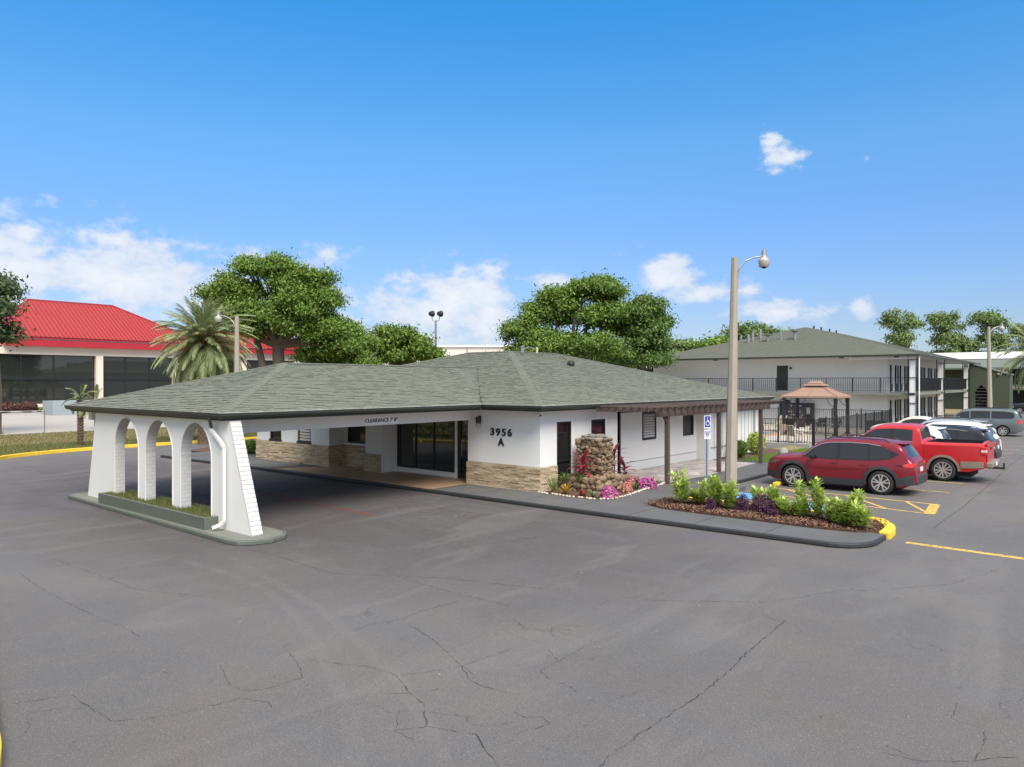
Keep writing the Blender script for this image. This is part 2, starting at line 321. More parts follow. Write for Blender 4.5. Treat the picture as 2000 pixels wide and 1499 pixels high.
# ------------------------------------------------------------------ mesh helpers
class MB:
    def __init__(s): s.v = []; s.f = []
    def add(s, vs, fs):
        n = len(s.v); s.v += [tuple(p) for p in vs]; s.f += [tuple(i+n for i in f) for f in fs]; return s
    def box(s, x0, x1, y0, y1, z0, z1, rz=0, c=None):
        x0, x1 = min(x0, x1), max(x0, x1); y0, y1 = min(y0, y1), max(y0, y1); z0, z1 = min(z0, z1), max(z0, z1)
        P = [(x0,y0,z0),(x1,y0,z0),(x1,y1,z0),(x0,y1,z0),(x0,y0,z1),(x1,y0,z1),(x1,y1,z1),(x0,y1,z1)]
        if rz:
            cx, cy = c or ((x0+x1)/2, (y0+y1)/2); ca, sa = math.cos(rz), math.sin(rz)
            P = [(cx+(x-cx)*ca-(y-cy)*sa, cy+(x-cx)*sa+(y-cy)*ca, z) for x, y, z in P]
        return s.add(P, [(0,3,2,1),(4,5,6,7),(0,1,5,4),(1,2,6,5),(2,3,7,6),(3,0,4,7)])
    def prism(s, pts, z0, z1):
        """pts counter-clockwise outline; z0/z1 numbers"""
        n = len(pts); vs = [(p[0], p[1], z0) for p in pts]+[(p[0], p[1], z1) for p in pts]
        fs = [tuple(range(n-1, -1, -1)), tuple(range(n, 2*n))]+[(i, (i+1) % n, n+(i+1) % n, n+i) for i in range(n)]
        return s.add(vs, fs)
    def bar(s, a, b, w, h=None, upv=(0, 0, 1)):
        h = h or w; a = Vector(a); b = Vector(b); d = (b-a).normalized(); u = Vector(upv)
        if abs(d.dot(u)) > .98: u = Vector((0, 1, 0))
        sx = d.cross(u).normalized()*w/2; sy = sx.cross(d).normalized()*h/2
        P = [a-sx-sy, a+sx-sy, a+sx+sy, a-sx+sy, b-sx-sy, b+sx-sy, b+sx+sy, b-sx+sy]
        return s.add(P, [(0,3,2,1),(4,5,6,7),(0,1,5,4),(1,2,6,5),(2,3,7,6),(3,0,4,7)])
    def tube(s, pts, rad, n=8, cap=True):
        pts = [Vector(p) for p in pts]; m = len(pts)
        rad = [rad]*m if isinstance(rad, (int, float)) else rad
        vs = []; fs = []; ref = None
        for i, p in enumerate(pts):
            d = (pts[min(i+1, m-1)]-pts[max(i-1, 0)]).normalized()
            if ref is None: ref = Vector((0, 0, 1)) if abs(d.z) < .9 else Vector((1, 0, 0))
            a = d.cross(ref).normalized(); b = d.cross(a).normalized(); ref = -b.cross(d).cross(d) if False else ref
            for k in range(n):
                t = 2*math.pi*k/n; vs.append(p+(a*math.cos(t)+b*math.sin(t))*rad[i])
        for i in range(m-1):
            for k in range(n):
                k2 = (k+1) % n; fs.append((i*n+k, i*n+k2, (i+1)*n+k2, (i+1)*n+k))
        if cap: fs.append(tuple(range(n-1, -1, -1))); fs.append(tuple(range((m-1)*n, m*n)))
        return s.add(vs, fs)
    def lathe(s, prof, n=20, c=(0, 0, 0), axis='z'):
        """prof: (radius, height)"""
        vs = []; fs = []; m = len(prof)
        for r, h in prof:
            for k in range(n):
                t = 2*math.pi*k/n; x, y = r*math.cos(t), r*math.sin(t)
                vs.append((c[0]+x, c[1]+y, c[2]+h) if axis == 'z' else (c[0]+x, c[1]+h, c[2]+y))
        for i in range(m-1):
            for k in range(n):
                k2 = (k+1) % n; fs.append((i*n+k, i*n+k2, (i+1)*n+k2, (i+1)*n+k))
        if prof[0][0] > 1e-4: fs.append(tuple(range(n-1, -1, -1)))
        if prof[-1][0] > 1e-4: fs.append(tuple(range((m-1)*n, m*n)))
        return s.add(vs, fs)
    def blob(s, c, r, seed=0, n1=8, n2=6, j=.18, rz=0.0):
        rr = random.Random(seed); vs = []; fs = []; ca, sa = math.cos(rz), math.sin(rz)
        for i in range(n2+1):
            ph = math.pi*i/n2
            for k in range(n1):
                t = 2*math.pi*k/n1+(.2*i); q = 1+rr.uniform(-j, j)
                x, y, z = math.sin(ph)*math.cos(t)*r[0]*q, math.sin(ph)*math.sin(t)*r[1]*q, math.cos(ph)*r[2]*q
                if i in (0, n2): x = y = 0; z = math.cos(ph)*r[2]
                vs.append((c[0]+x*ca-y*sa, c[1]+x*sa+y*ca, c[2]+z))
        for i in range(n2):
            for k in range(n1):
                k2 = (k+1) % n1; fs.append((i*n1+k, (i+1)*n1+k, (i+1)*n1+k2, i*n1+k2))
        return s.add(vs, fs)
    def mesh(s, name, m, smooth=False):
        me = bpy.data.meshes.new(name); me.from_pydata(s.v, [], s.f); me.update()
        if m: me.materials.append(m)
        if smooth: me.polygons.foreach_set('use_smooth', [True]*len(me.polygons))
        return me
    def obj(s, name, m, parent=None, smooth=False, label=None, kind=None, rel=False, bevel=0):
        return mk(name, s.mesh(name, m, smooth), parent, label, kind, rel, bevel)
ROOTM = {}
def mk(name, me, parent=None, label=None, kind=None, rel=False, bevel=0):
    """links one object. rel=False: mesh is in world coordinates, and the parent's transform is cancelled out"""
    o = bpy.data.objects.new(name, me); COL.objects.link(o)
    if parent is not None:
        o.parent = parent
        if not rel: o.matrix_parent_inverse = ROOTM.get(parent.name, Matrix()).inverted()
    ROOTM[o.name] = Matrix() if not rel else ROOTM.get(parent.name, Matrix()).copy() if parent else Matrix()
    if label: o['label'] = label
    if kind: o['kind'] = kind
    if bevel:
        b = o.modifiers.new('bevel', 'BEVEL'); b.width = bevel; b.segments = 2; b.limit_method = 'ANGLE'
    return o
def thing(name, label, cat, loc=(0, 0, 0), rz=0, group=None):
    o = bpy.data.objects.new(name, None); COL.objects.link(o); o.location = loc; o.rotation_euler = (0, 0, rz)
    o['label'] = label; o['category'] = cat
    if group: o['group'] = group
    ROOTM[o.name] = Matrix.Translation(Vector(loc)) @ Matrix.Rotation(rz, 4, 'Z'); return o
def tag(o, label, cat, group=None):
    o['label'] = label; o['category'] = cat
    if group: o['group'] = group
    return o
def struct(o): o['kind'] = 'structure'; return o
def stuff(o, label=None):
    o['kind'] = 'stuff'
    if label: o['label'] = label
    return o
def place(name, me, parent, loc, rot=(0, 0, 0), scale=(1, 1, 1), rel=True, label=None):
    """a small piece sharing mesh data, placed in its parent's local frame"""
    o = bpy.data.objects.new(name, me); COL.objects.link(o); o.parent = parent
    if not rel: o.matrix_parent_inverse = ROOTM[parent.name].inverted()
    o.location = loc; o.rotation_euler = rot; o.scale = scale
    ROOTM[o.name] = Matrix()
    if label: o['label'] = label
    return o
def kids(o): return [c for c in bpy.data.objects if c.parent == o]
def copy_thing(o, loc, rz=None, label=None, scale=None):
    def cp(src, par):
        c = src.copy(); COL.objects.link(c)
        if par is not None: c.parent = par
        for ch in KID.get(src.name, []): cp(ch, c)
        return c
    KID = {}
    for ob in bpy.data.objects:
        if ob.parent: KID.setdefault(ob.parent.name, []).append(ob)
    r = cp(o, None); r.location = loc
    if rz is not None: r.rotation_euler = (0, 0, rz)
    if scale: r.scale = scale if not isinstance(scale, (int, float)) else (scale,)*3
    if label: r['label'] = label
    return r
def quads_mesh(name, V, m, per=4):
    """V (n,per,3) numpy -> mesh of n separate polygons"""
    n = V.shape[0]; me = bpy.data.meshes.new(name)
    me.vertices.add(n*per); me.vertices.foreach_set('co', V.reshape(-1).astype(np.float32))
    me.loops.add(n*per); me.loops.foreach_set('vertex_index', np.arange(n*per, dtype=np.int32))
    me.polygons.add(n); me.polygons.foreach_set('loop_start', np.arange(0, n*per, per, dtype=np.int32))
    me.polygons.foreach_set('loop_total', np.full(n, per, dtype=np.int32))
    me.update(calc_edges=True)
    if m: me.materials.append(m)
    return me
def leaves(rng, P, size, nrm=None, asp=.5, jit=.9, up=.35):
    """diamond leaves at points P"""
    n = len(P)
    d = rng.normal(size=(n, 3)); 
    if nrm is not None: d = d*jit+nrm
    d[:, 2] += up*rng.random(n)
    d /= np.linalg.norm(d, axis=1)[:, None]+1e-9
    r = rng.normal(size=(n, 3)); s = np.cross(d, r); s /= np.linalg.norm(s, axis=1)[:, None]+1e-9
    t = np.cross(d, s)
    L = size*(.65+.7*rng.random(n))[:, None]
    a = P-t*L*.5; b = P+s*L*asp*.5+d*L*.08; c = P+t*L*.5; e = P-s*L*asp*.5+d*L*.08
    return np.stack([a, b, c, e], axis=1)
def clip_poly_leaf(): pass
def crown_points(rng, lobes, n, clump=.55, per=16, inner=.62):
    sub_ = []
    for l in lobes:      # each lobe breaks up into smaller boughs with gaps between them
        k = 11
        for i in range(k):
            d = rng.normal(size=3); d /= np.linalg.norm(d)
            if d[2] < -.5: d[2] *= -.5
            f = rng.uniform(.60, .86); q = rng.uniform(.30, .50)
            sub_.append((l[0]+d[0]*l[3]*f, l[1]+d[1]*l[4]*f, l[2]+d[2]*l[5]*f, l[3]*q, l[4]*q, l[5]*q*1.05))
    lobes = sub_
    vol = np.array([l[3]*l[4]+l[4]*l[5] for l in lobes]); idx = rng.choice(len(lobes), size=n//per, p=vol/vol.sum())
    Ls = np.array(lobes)[idx]
    d = rng.normal(size=(len(idx), 3)); d /= np.linalg.norm(d, axis=1)[:, None]
    d[:, 2] = np.where(d[:, 2] < -.35, -d[:, 2]*.6, d[:, 2])
    rad = inner+(1.04-inner)*rng.random(len(idx))**.6
    # lumpy outline
    wob = 1+.13*np.sin(d[:, 0]*5+Ls[:, 0])+.13*np.sin(d[:, 1]*6+Ls[:, 2]*2)+.10*np.sin(d[:, 2]*7+Ls[:, 1])
    C = Ls[:, :3]+d*Ls[:, 3:6]*(rad*wob)[:, None]
    cl = clump*(.55+.8*rng.random(len(idx)))
    o = rng.normal(size=(len(idx), per, 3)); o[..., 2] *= .6
    P = C[:, None, :]+o*cl[:, None, None]*.55
    nn = np.repeat(d[:, None, :], per, axis=1)+o*.35
    return P.reshape(-1, 3), nn.reshape(-1, 3)
def limb(mb, a, b, r0, r1, rr, sag=.12, n=5):
    a = Vector(a); b = Vector(b); pts = []; d = (b-a).length
    off = Vector((rr.uniform(-1, 1), rr.uniform(-1, 1), rr.uniform(-.2, .8)))*d*sag
    for i in range(n+1):
        t = i/n; pts.append(a.lerp(b, t)+off*math.sin(math.pi*t))
    mb.tube(pts, [r0+(r1-r0)*i/n for i in range(n+1)], 7); return pts
def tree(name, label, lobes, base, n, size, m, trunk_r=.35, fork=.35, seed=1, group=None, clump=.6, cat='tree', rz=0, inner=.62, trunks=1, lean=False):
    t = thing(name, label, cat, base, rz, group); rng = np.random.default_rng(seed); rr = random.Random(seed)
    mb = MB()
    zmin = min(l[2]-l[5] for l in lobes); hc = np.mean([l[2] for l in lobes])
    fz = max(.5, zmin+ (hc-zmin)*fork)
    for q in range(trunks):
        ox = 0 if trunks == 1 else (q-.5*(trunks-1))*trunk_r*5
        mb.tube([(ox*.4, 0, -.3), (ox*.45, 0, .3), (ox*.7+.1, .05, fz*.5), (ox, 0, fz)], [trunk_r*1.5, trunk_r*1.05, trunk_r*.85, trunk_r*.7], 10)
    if lean: mb.tube([(-.3, .1, .2), (-.9, .1, 3.2), (-1.6, .1, fz*.9), (-2.2, .1, fz+1.6)], [trunk_r*.7, trunk_r*.55, trunk_r*.45, trunk_r*.3], 8)
    for l in lobes:
        p = limb(mb, (0, 0, fz*.92), (l[0], l[1], l[2]), trunk_r*.5, trunk_r*.12, rr)
        for k in range(5):
            e = (l[0]+rr.uniform(-.75, .75)*l[3], l[1]+rr.uniform(-.75, .75)*l[4], l[2]+rr.uniform(-.3, .8)*l[5])
            limb(mb, p[rr.choice([2, 3, 4])], e, trunk_r*.18, trunk_r*.04, rr, n=4)
    mb.obj('trunk', M_bark, t, rel=True)
    P, nn = crown_points(rng, lobes, n, clump, inner=inner)
    mk('crown', quads_mesh('crown', leaves(rng, P, size, nn), m), t, rel=True)
    return t
def plant_leaf(L, w, seg=4, bend=.5, m=None, name='leaf', fold=.15):
    """one strap leaf from origin along +X, arching; folded along the midrib"""
    vs = []; fs = []
    for i in range(seg+1):
        t = i/seg; ww = w*math.sin(math.pi*min(1, .12+t*.88))**.8*.5 if i < seg else .002
        x = L*t*math.cos(.5*bend*t); z = L*t*(.12-.42*bend*t)
        vs += [(x, -ww, z+fold*ww), (x, 0, z), (x, ww, z+fold*ww)]
    for i in range(seg):
        a = i*3; fs += [(a, a+1, a+4, a+3), (a+1, a+2, a+5, a+4)]
    me = bpy.data.meshes.new(name); me.from_pydata(vs, [], fs); me.update(); me.materials.append(m); return me

# ------------------------------------------------------------------ ground, lot, roads
def sheet(name, pts, z, m, kind='structure', sub=0):
    mb = MB(); mb.add([(x, y, z) for x, y in pts], [tuple(range(len(pts)))]); o = mb.obj(name, m); o['kind'] = kind; return o
sheet('ground', [(-1500, -1500), (1500, -1500), (1500, 1500), (-1500, 1500)], -.03, M_grassbase)
# kerb line round the far left of the drive and back past the viewer
def smooth_line(pts, n=8):
    out = []
    for i in range(len(pts)-1):
        p0 = pts[max(i-1, 0)]; p1 = pts[i]; p2 = pts[i+1]; p3 = pts[min(i+2, len(pts)-1)]
        for k in range(n):
            t = k/n
            out.append(tuple(.5*((2*p1[j])+(-p0[j]+p2[j])*t+(2*p0[j]-5*p1[j]+4*p2[j]-p3[j])*t*t+(-p0[j]+3*p1[j]-3*p2[j]+p3[j])*t**3) for j in (0, 1)))
    out.append(pts[-1]); return out
KL = smooth_line([(-41.1, 30), (-41.1, 24.2), (-41.1, 19.3), (-41.05, 15.4), (-40.5, 12.9), (-38.9, 10.5), (-35.2, 8.8), (-30, 7.55), (-20, 4.9), (-9.75, 2.5), (-7.62, 1.98), (-5, 1.0), (0, -2.5), (5, -7)])
lot = KL+[(8, -30), (60, -30), (60, 140), (-10, 140), (-10, 58.2), (-41.1, 58.2)]
sheet('asphalt_lot', lot, 0.0, M_asph)
sheet('far_road', [(-58, -60), (-58, 190), (-101, 190), (-101, -60)], -.02, M_road)
sheet('red_building_forecourt', [(-94, -60), (-94, 190), (-140, 190), (-140, -60)], -.012, M_conc)
def ribbon(pts, w, z, m, name, h=0.0, zb=None, rr=None):
    mb = MB(); L_ = []; R_ = []
    for i, p in enumerate(pts):
        a = Vector(pts[max(i-1, 0)]); b = Vector(pts[min(i+1, len(pts)-1)]); d = (b-a).normalized(); n = Vector((-d.y, d.x))
        ww = w*(1 if rr is None else rr.uniform(.1, 1.6)); L_.append(Vector(p)+n*ww/2); R_.append(Vector(p)-n*ww/2)
    vs = []; fs = []
    if h:
        for l, r in zip(L_, R_): vs += [(l.x, l.y, z), (l.x, l.y, z+h), (r.x, r.y, z+h), (r.x, r.y, z)]
        for i in range(len(pts)-1):
            a = i*4; b = a+4
            for k in range(3): fs.append((a+k, a+k+1, b+k+1, b+k))
        fs += [(0, 3, 2, 1), (len(vs)-4, len(vs)-3, len(vs)-2, len(vs)-1)]
    else:
        for l, r in zip(L_, R_): vs += [(l.x, l.y, z), (r.x, r.y, z)]
        for i in range(len(pts)-1): fs.append((2*i, 2*i+1, 2*i+3, 2*i+2))
    mb.add(vs, fs); return mb
def jag(pts, amp, step, rr):
    out = [pts[0]]
    for a, b in zip(pts[:-1], pts[1:]):
        d = math.dist(a, b); n = max(1, int(d/step)); 
        for k in range(1, n+1):
            t = k/n; q = amp if k < n else amp*.3
            out.append((a[0]+(b[0]-a[0])*t+rr.uniform(-q, q), a[1]+(b[1]-a[1])*t+rr.uniform(-q, q)))
    return out
rr = random.Random(5)
# yellow kerb: long cast lengths with joints, one break
kmain = KL[:]
segs = []; cur = [kmain[0]]; acc = 0
for a, b in zip(kmain[:-1], kmain[1:]):
    cur.append(b); acc += math.dist(a, b)
    if acc > 3.2: segs.append(cur); cur = [b]; acc = 0
if len(cur) > 1: segs.append(cur)
kt = thing('yellow_kerb', 'long bright yellow kerb curving round the left edge of the drive', 'kerb', (-41, 15, 0))
for i, sg in enumerate(segs):
    a, b = Vector(sg[0]), Vector(sg[-1])
    s2 = [tuple(Vector(p)) for p in sg]
    d0 = (Vector(s2[1])-Vector(s2[0])).normalized(); s2[0] = tuple(Vector(s2[0])+d0*(.02 if i % 4 else .16))
    dz = rr.uniform(-.012, .012)
    ribbon(s2, .17, 0, M_yellow, 'kerb_length', h=.15+dz).obj('kerb_length', M_yellow, kt, bevel=.015)
# cracks and tyre tracks
CR = [[(-3.70,5.64),(-3.74,6.01),(-3.74,6.35),(-3.72,6.72),(-3.71,7.19),(-3.69,7.90),(-3.74,8.65),(-3.81,9.38),(-3.85,10.11),(-3.88,10.89)],
[(-15.64,4.55),(-14.28,4.44),(-12.83,4.42),(-11.60,4.44),(-11.04,4.50),(-10.40,4.47)],
[(-16.32,5.34),(-13.86,5.43),(-12.85,5.44),(-12.06,5.80),(-11.27,6.09)],
[(-9.30,2.67),(-9.21,2.86),(-9.06,3.14),(-8.57,3.15),(-8.04,3.17),(-7.84,3.42),(-7.66,3.74),(-7.55,4.32),(-7.21,4.46),(-7.08,4.41)],
[(-8.62,4.66),(-7.99,4.43),(-7.70,4.44),(-7.54,4.66),(-7.50,5.08),(-7.96,5.32),(-8.60,5.54)],
[(-7.91,5.47),(-7.51,5.64),(-7.18,5.81),(-6.70,5.85),(-6.48,6.19),(-6.31,6.54),(-6.22,7.41)],
[(-6.70,5.85),(-6.21,5.61),(-5.89,5.53),(-5.48,5.17),(-5.17,5.29),(-4.98,5.38),(-4.66,5.18),(-4.40,5.06)],
[(-8.37,6.45),(-8.40,6.85),(-8.25,7.25),(-8.30,7.71),(-8.22,8.46)],
[(-8.22,7.27),(-7.26,6.98),(-6.34,6.57),(-5.96,6.33),(-5.73,6.28),(-5.46,6.32),(-5.28,6.29)],
[(-10.53,8.91),(-9.47,8.79),(-8.44,8.75),(-7.71,8.81),(-7.42,8.78)],
[(-5.47,5.18),(-5.66,4.91)],
[(-6.98,8.35),(-6.60,8.15),(-6.20,8.28),(-5.75,8.38)],
[(-5.53,8.06),(-5.49,7.44),(-5.48,7.06),(-5.24,6.93),(-4.97,6.91),(-4.79,6.84)],
[(-4.70,5.61),(-4.60,5.84),(-4.54,6.03),(-4.71,6.11),(-4.84,5.97),(-5.03,6.00)],
[(-1.79,7.59),(-1.47,7.64),(-1.11,7.94),(-0.94,8.18),(-0.77,8.29)],
[(-1.11,7.94),(-1.08,8.41),(-1.12,8.76),(-1.42,8.80),(-1.44,9.26)],
[(-16.3,8.0),(-13.5,8.35),(-11.2,8.2),(-9.4,9.3),(-7.6,9.9)],
[(-3.5,13.2),(-2.4,14.6),(-1.9,16.4)], [(-12.5,10.8),(-10.6,12.0),(-9.9,14.3)], [(-6.0,10.4),(-4.4,11.6),(-3.6,13.3)],
[(-3.62,20),(-3.6,24),(-3.7,30),(-3.9,38),(-3.9,50)]]
cmb = MB()
for i, c in enumerate(CR):
    w = (.014 if i in (0, 6) else .008) if i < 16 else (.010 if i < 20 else .02)
    q = ribbon(jag(c, .014 if i else .018, .055, rr), w, .004, None, '', rr=rr); cmb.add(q.v, q.f)
    if 1 <= i < 16 and i % 2 == 0:
        for _ in range(2):
            p = rr.choice(c); e = (p[0]+rr.uniform(-.35, .35), p[1]+rr.uniform(-.35, .35))
            q = ribbon(jag([p, e], .015, .05, rr), .006, .004, None, '', rr=rr); cmb.add(q.v, q.f)
struct(cmb.obj('asphalt_cracks', M_crack))
TM = [[(-14.24,6.95),(-11.50,6.87),(-9.17,6.21),(-7.29,5.36),(-6.22,4.77),(-5.40,4.25),(-4.4,3.5)],
[(-13.74,7.64),(-10.07,6.91),(-7.96,6.27),(-6.59,5.75),(-5.37,5.12),(-4.77,4.74),(-3.6,3.8)]]
tmb = MB()
for t_ in TM:
    l = smooth_line(t_)
    for off in (-.08, -.055, -.03, -.005, .02, .045, .07):
        pts = []
        for i, p in enumerate(l):
            a = Vector(l[max(i-1, 0)]); b = Vector(l[min(i+1, len(l)-1)]); d = (b-a).normalized(); pts.append((p[0]-d.y*off, p[1]+d.x*off))
        q = ribbon(pts, .018, .008, None, ''); tmb.add(q.v, q.f)
struct(tmb.obj('tyre_tracks', M_tyremark))
# sidewalk: one raised slab with a dark kerb face, rounded tip at the far right
def arc(cx, cy, r, a0, a1, n=8): return [(cx+r*math.cos(R(a0+(a1-a0)*i/n)), cy+r*math.sin(R(a0+(a1-a0)*i/n))) for i in range(n+1)]
sw = [(-34.6, 15.75), (-30, 15.9), (-26, 16.0), (-16.8, 16.17), (-10.4, 16.17), (-5.4, 16.25)]+arc(-5.05, 17.15, .9, -80, 0, 6)+[(-4.15, 17.9), (-4.5, 17.95), (-4.75, 17.72), (-5.6, 17.60), (-8.4, 17.66), (-9.6, 17.72), (-10.35, 18.1), (-10.3, 19.2), (-9.95, 20.0), (-9.95, 20.4), (-10.35, 20.4), (-10.35, 36.5), (-34.6, 36.5)]
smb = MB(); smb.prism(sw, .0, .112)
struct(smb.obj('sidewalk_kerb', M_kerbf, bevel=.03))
def inset(pts, d):
    out = []; n = len(pts)
    for i in range(n):
        a, p, b = Vector(pts[i-1]), Vector(pts[i]), Vector(pts[(i+1) % n]); e1 = (p-a).normalized(); e2 = (b-p).normalized()
        n1 = Vector((-e1.y, e1.x)); n2 = Vector((-e2.y, e2.x)); m = (n1+n2); m = m/max(.4, m.length_squared)*2*d/1 if m.length > .1 else n1*d
        out.append(tuple(p+m*.5*1.0 if False else p+(n1+n2).normalized()*d))
    return out
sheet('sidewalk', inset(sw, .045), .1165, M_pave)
jm = MB()
for x in (-33, -31.2, -29.4, -27.6, -25.8): jm.box(x, x+.012, 16.05, 17.85, .117, .1205)
for x in (-15.2, -13.4, -11.6, -9.8, -8.0, -6.3): jm.box(x, x+.012, 16.25, 17.6 if x > -13.5 else 17.8, .117, .1205)
for y in (24, 26, 28, 30, 32): jm.box(-11.7, -10.4, y, y+.012, .117, .1205)
struct(jm.obj('sidewalk_joints', M_kerbf))
# planting bed with mulch on the tip, yellow kerb on its far side
bed = [(-10.3, 18.15), (-9.6, 17.76), (-8.4, 17.70), (-5.6, 17.64), (-4.75, 17.76), (-4.52, 18.0), (-4.45, 18.5), (-4.6, 19.1), (-5.1, 19.55), (-9.0, 19.6), (-9.8, 19.5), (-10.25, 19.1)]
b_ = MB(); b_.prism(bed, 0, .15); struct(b_.obj('mulch_bed', M_mulch))
nk = smooth_line([(-9.9, 19.85), (-9.4, 19.78), (-5.2, 19.78), (-4.55, 19.35), (-4.28, 18.75), (-4.22, 17.98)], 5)
yk = ribbon(nk, .24, 0, M_yellow, 'bed_kerb', h=.15).obj('bed_kerb', M_yellow, bevel=.03)
tag(yk, 'yellow kerb wrapping round the tip of the mulch bed by the parking', 'kerb')
rng = np.random.default_rng(3)
def in_poly(P, poly):
    x, y = P[:, 0], P[:, 1]; ins = np.zeros(len(P), bool); n = len(poly)
    for i in range(n):
        x1, y1 = poly[i]; x2, y2 = poly[(i+1) % n]
        c = ((y1 > y) != (y2 > y)) & (x < (x2-x1)*(y-y1)/(y2-y1+1e-12)+x1); ins ^= c
    return ins
def scatter_xy(poly, n):
    xs = [p[0] for p in poly]; ys = [p[1] for p in poly]
    P = np.stack([rng.uniform(min(xs), max(xs), n), rng.uniform(min(ys), max(ys), n)], 1); return P[in_poly(P, poly)]
def flat_bits(P, z, size, asp=.4, tilt=.5, zj=.03):
    P3 = np.concatenate([P, z+rng.random((len(P), 1))*zj], 1); nn = np.tile([0, 0, 1.], (len(P), 1))
    return leaves(rng, P3, size, nn, asp, jit=tilt, up=0)
bed_wide = [(p[0]*1.0+(.0), p[1]) for p in bed]
P = scatter_xy(bed_wide, 9000); P2 = scatter_xy([(-10.6, 18.0), (-9.6, 17.6), (-4.9, 17.6), (-4.3, 18.4), (-4.5, 19.6), (-10.2, 19.5)], 1600)
stuff(mk('mulch_chips', quads_mesh('mulch_chips', np.concatenate([flat_bits(P, .152, .085), flat_bits(P2, .155, .07)]), M_chip)), 'brown shredded bark mulch on the planting bed')
# paint on the asphalt
def strip(mb, a, b, w, z=.004):
    a = Vector(a); b = Vector(b); d = (b-a).normalized(); n = Vector((-d.y, d.x))*w/2
    mb.add([(*(a+n), z), (*(a-n), z), (*(b-n), z), (*(b+n), z)], [(0, 1, 2, 3)])
def paint(name, lines, m, label, w=.1, z=.004):
    mb = MB()
    for i, (a, b) in enumerate(lines): strip(mb, a, b, w, z+.0008*i)
    o = mb.obj(name, m); o['kind'] = 'structure'; o['label'] = label; return o
paint('access_aisle_marking', [((-9.2, 24.25), (-4.2, 23.95)), ((-9.2, 22.85), (-4.05, 22.1)), ((-8.6, 24.2), (-6.7, 22.5)), ((-6.72, 24.15), (-5.2, 22.3)), ((-5.03, 23.95), (-4.1, 22.1))], M_ypaint, 'worn yellow hatched aisle beside the red car')
paint('aisle_end_mark', [((-4.28, 23.9), (-4.08, 22.05))], M_ypaint, 'broad yellow end bar of the hatched aisle', w=.26, z=.010)
for k, y in enumerate((26.85, 29.5, 32.45, 35.2, 37.95, 40.7, 43.4, 46.1, 48.8)):
    paint('stall_line', [((-9.3, y), (-4.4, y-.05))], M_ypaint, 'thin worn yellow stall line, number %d counting back from the red car' % (k+1) if False else 'thin worn yellow stall line between parked cars', w=.09)
paint('yellow_edge_line', [((-3.75, 17.86), (-1.5, 17.70)), ((-1.5, 17.70), (6, 17.3))], M_ypaint, 'bright yellow painted line at the right edge of the drive', w=.20)
paint('porch_red_line', [((-22.5, 12.85), (-15.15, 12.48)), ((-20.6, 14.75), (-21.1, 10.2))], M_rpaint, 'faded red painted line under the porch', w=.16)
paint('blue_ramp_square', [((-9.75, 22.0), (-8.7, 22.0))], M_bpaint, 'blue painted square on the ramp beside the lamp post', w=1.1)
paint('blue_symbol_square', [((-7.8, 21.1), (-5.7, 20.9))], M_bpaint, 'blue painted wheelchair parking square beyond the mulch bed', w=1.7)
sm = MB()
def ground_symbol(mb, cx, cy, s, z, rz):
    ca, sa = math.cos(rz), math.sin(rz)
    T = lambda x, y: (cx+(x*ca-y*sa)*s, cy+(x*sa+y*ca)*s)
    def seg(pts, w):
        q = ribbon([T(*p) for p in pts], w*s, z, None, ''); mb.add(q.v, q.f)
    seg([(.0, .38), (.0, .05), (.28, .05), (.42, -.3)], .09)
    seg([(.0, .2), (.22, .2)], .08)
    seg([(math.cos(a)*.27+.02, math.sin(a)*.27-.1) for a in [R(d) for d in range(120, 350, 15)]], .07)
    seg([(math.cos(a)*.05, .5+math.sin(a)*.05) for a in [R(d) for d in range(0, 361, 30)]], .09)
ground_symbol(sm, -6.7, 21.2, 1.1, .012, R(90))
struct(sm.obj('wheelchair_symbol', M_wpaint))
sc_ = MB(); strip(sc_, (-17.5, 14.6), (-13.2, 13.6), 1.4, .006); struct(sc_.obj('scuffed_asphalt', M_scuff))
# small yellow wheel stops
for (x, y, l) in ((-9.15, 25.6, 'yellow concrete wheel stop at the front tyre of the ruby red car'), (-5.2, 43.2, 'yellow concrete block behind the white car at the far end of the row')):
    q = MB(); q.box(x-.09, x+.09, y-.95 if x < -8 else y-.3, y+.95 if x < -8 else y+.3, 0, .13 if x < -8 else .3); o = q.obj('wheel_stop', M_yellow, bevel=.03); tag(o, l, 'wheel stop')

# ------------------------------------------------------------------ lobby building with drive-through porch
LB = thing('lobby_building', 'low white office building with grey green hip roof and an arched drive-through porch', 'building', (-20, 20, 0))
HE = 2.80
wall = MB()
Z0, Z1 = .10, 2.62
# right side wall pieces leave real openings for the tall glass door and the window behind the fountain
def wall_y(mb, x0, x1, y, t, ops, z0=Z0, z1=Z1):
    """wall facing -Y from x0 to x1, front face at y; ops: (xa, xb, za, zb) openings"""
    xs = sorted(ops); c = x0
    for a, b, za, zb in xs:
        if a > c: mb.box(c, a, y, y+t, z0, z1)
        if za > z0: mb.box(a, b, y, y+t, z0, za)
        if zb < z1: mb.box(a, b, y, y+t, zb, z1)
        c = b
    if c < x1: mb.box(c, x1, y, y+t, z0, z1)
def wall_x(mb, y0, y1, x, t, ops, z0=Z0, z1=Z1):
    """wall facing +X from y0 to y1, front face at x"""
    xs = sorted(ops); c = y0
    for a, b, za, zb in xs:
        if a > c: mb.box(x-t, x, c, a, z0, z1)
        if za > z0: mb.box(x-t, x, a, b, z0, za)
        if zb < z1: mb.box(x-t, x, a, b, zb, z1)
        c = b
    if c < y1: mb.box(x-t, x, c, y1, z0, z1)
wall_y(wall, -16.93, -13.89, 17.89, .2, [])
wall_x(wall, 18.092, 22.55, -13.89, .2, [(18.76, 19.56, .14, 2.26), (20.70, 21.58, .95, 2.26)])
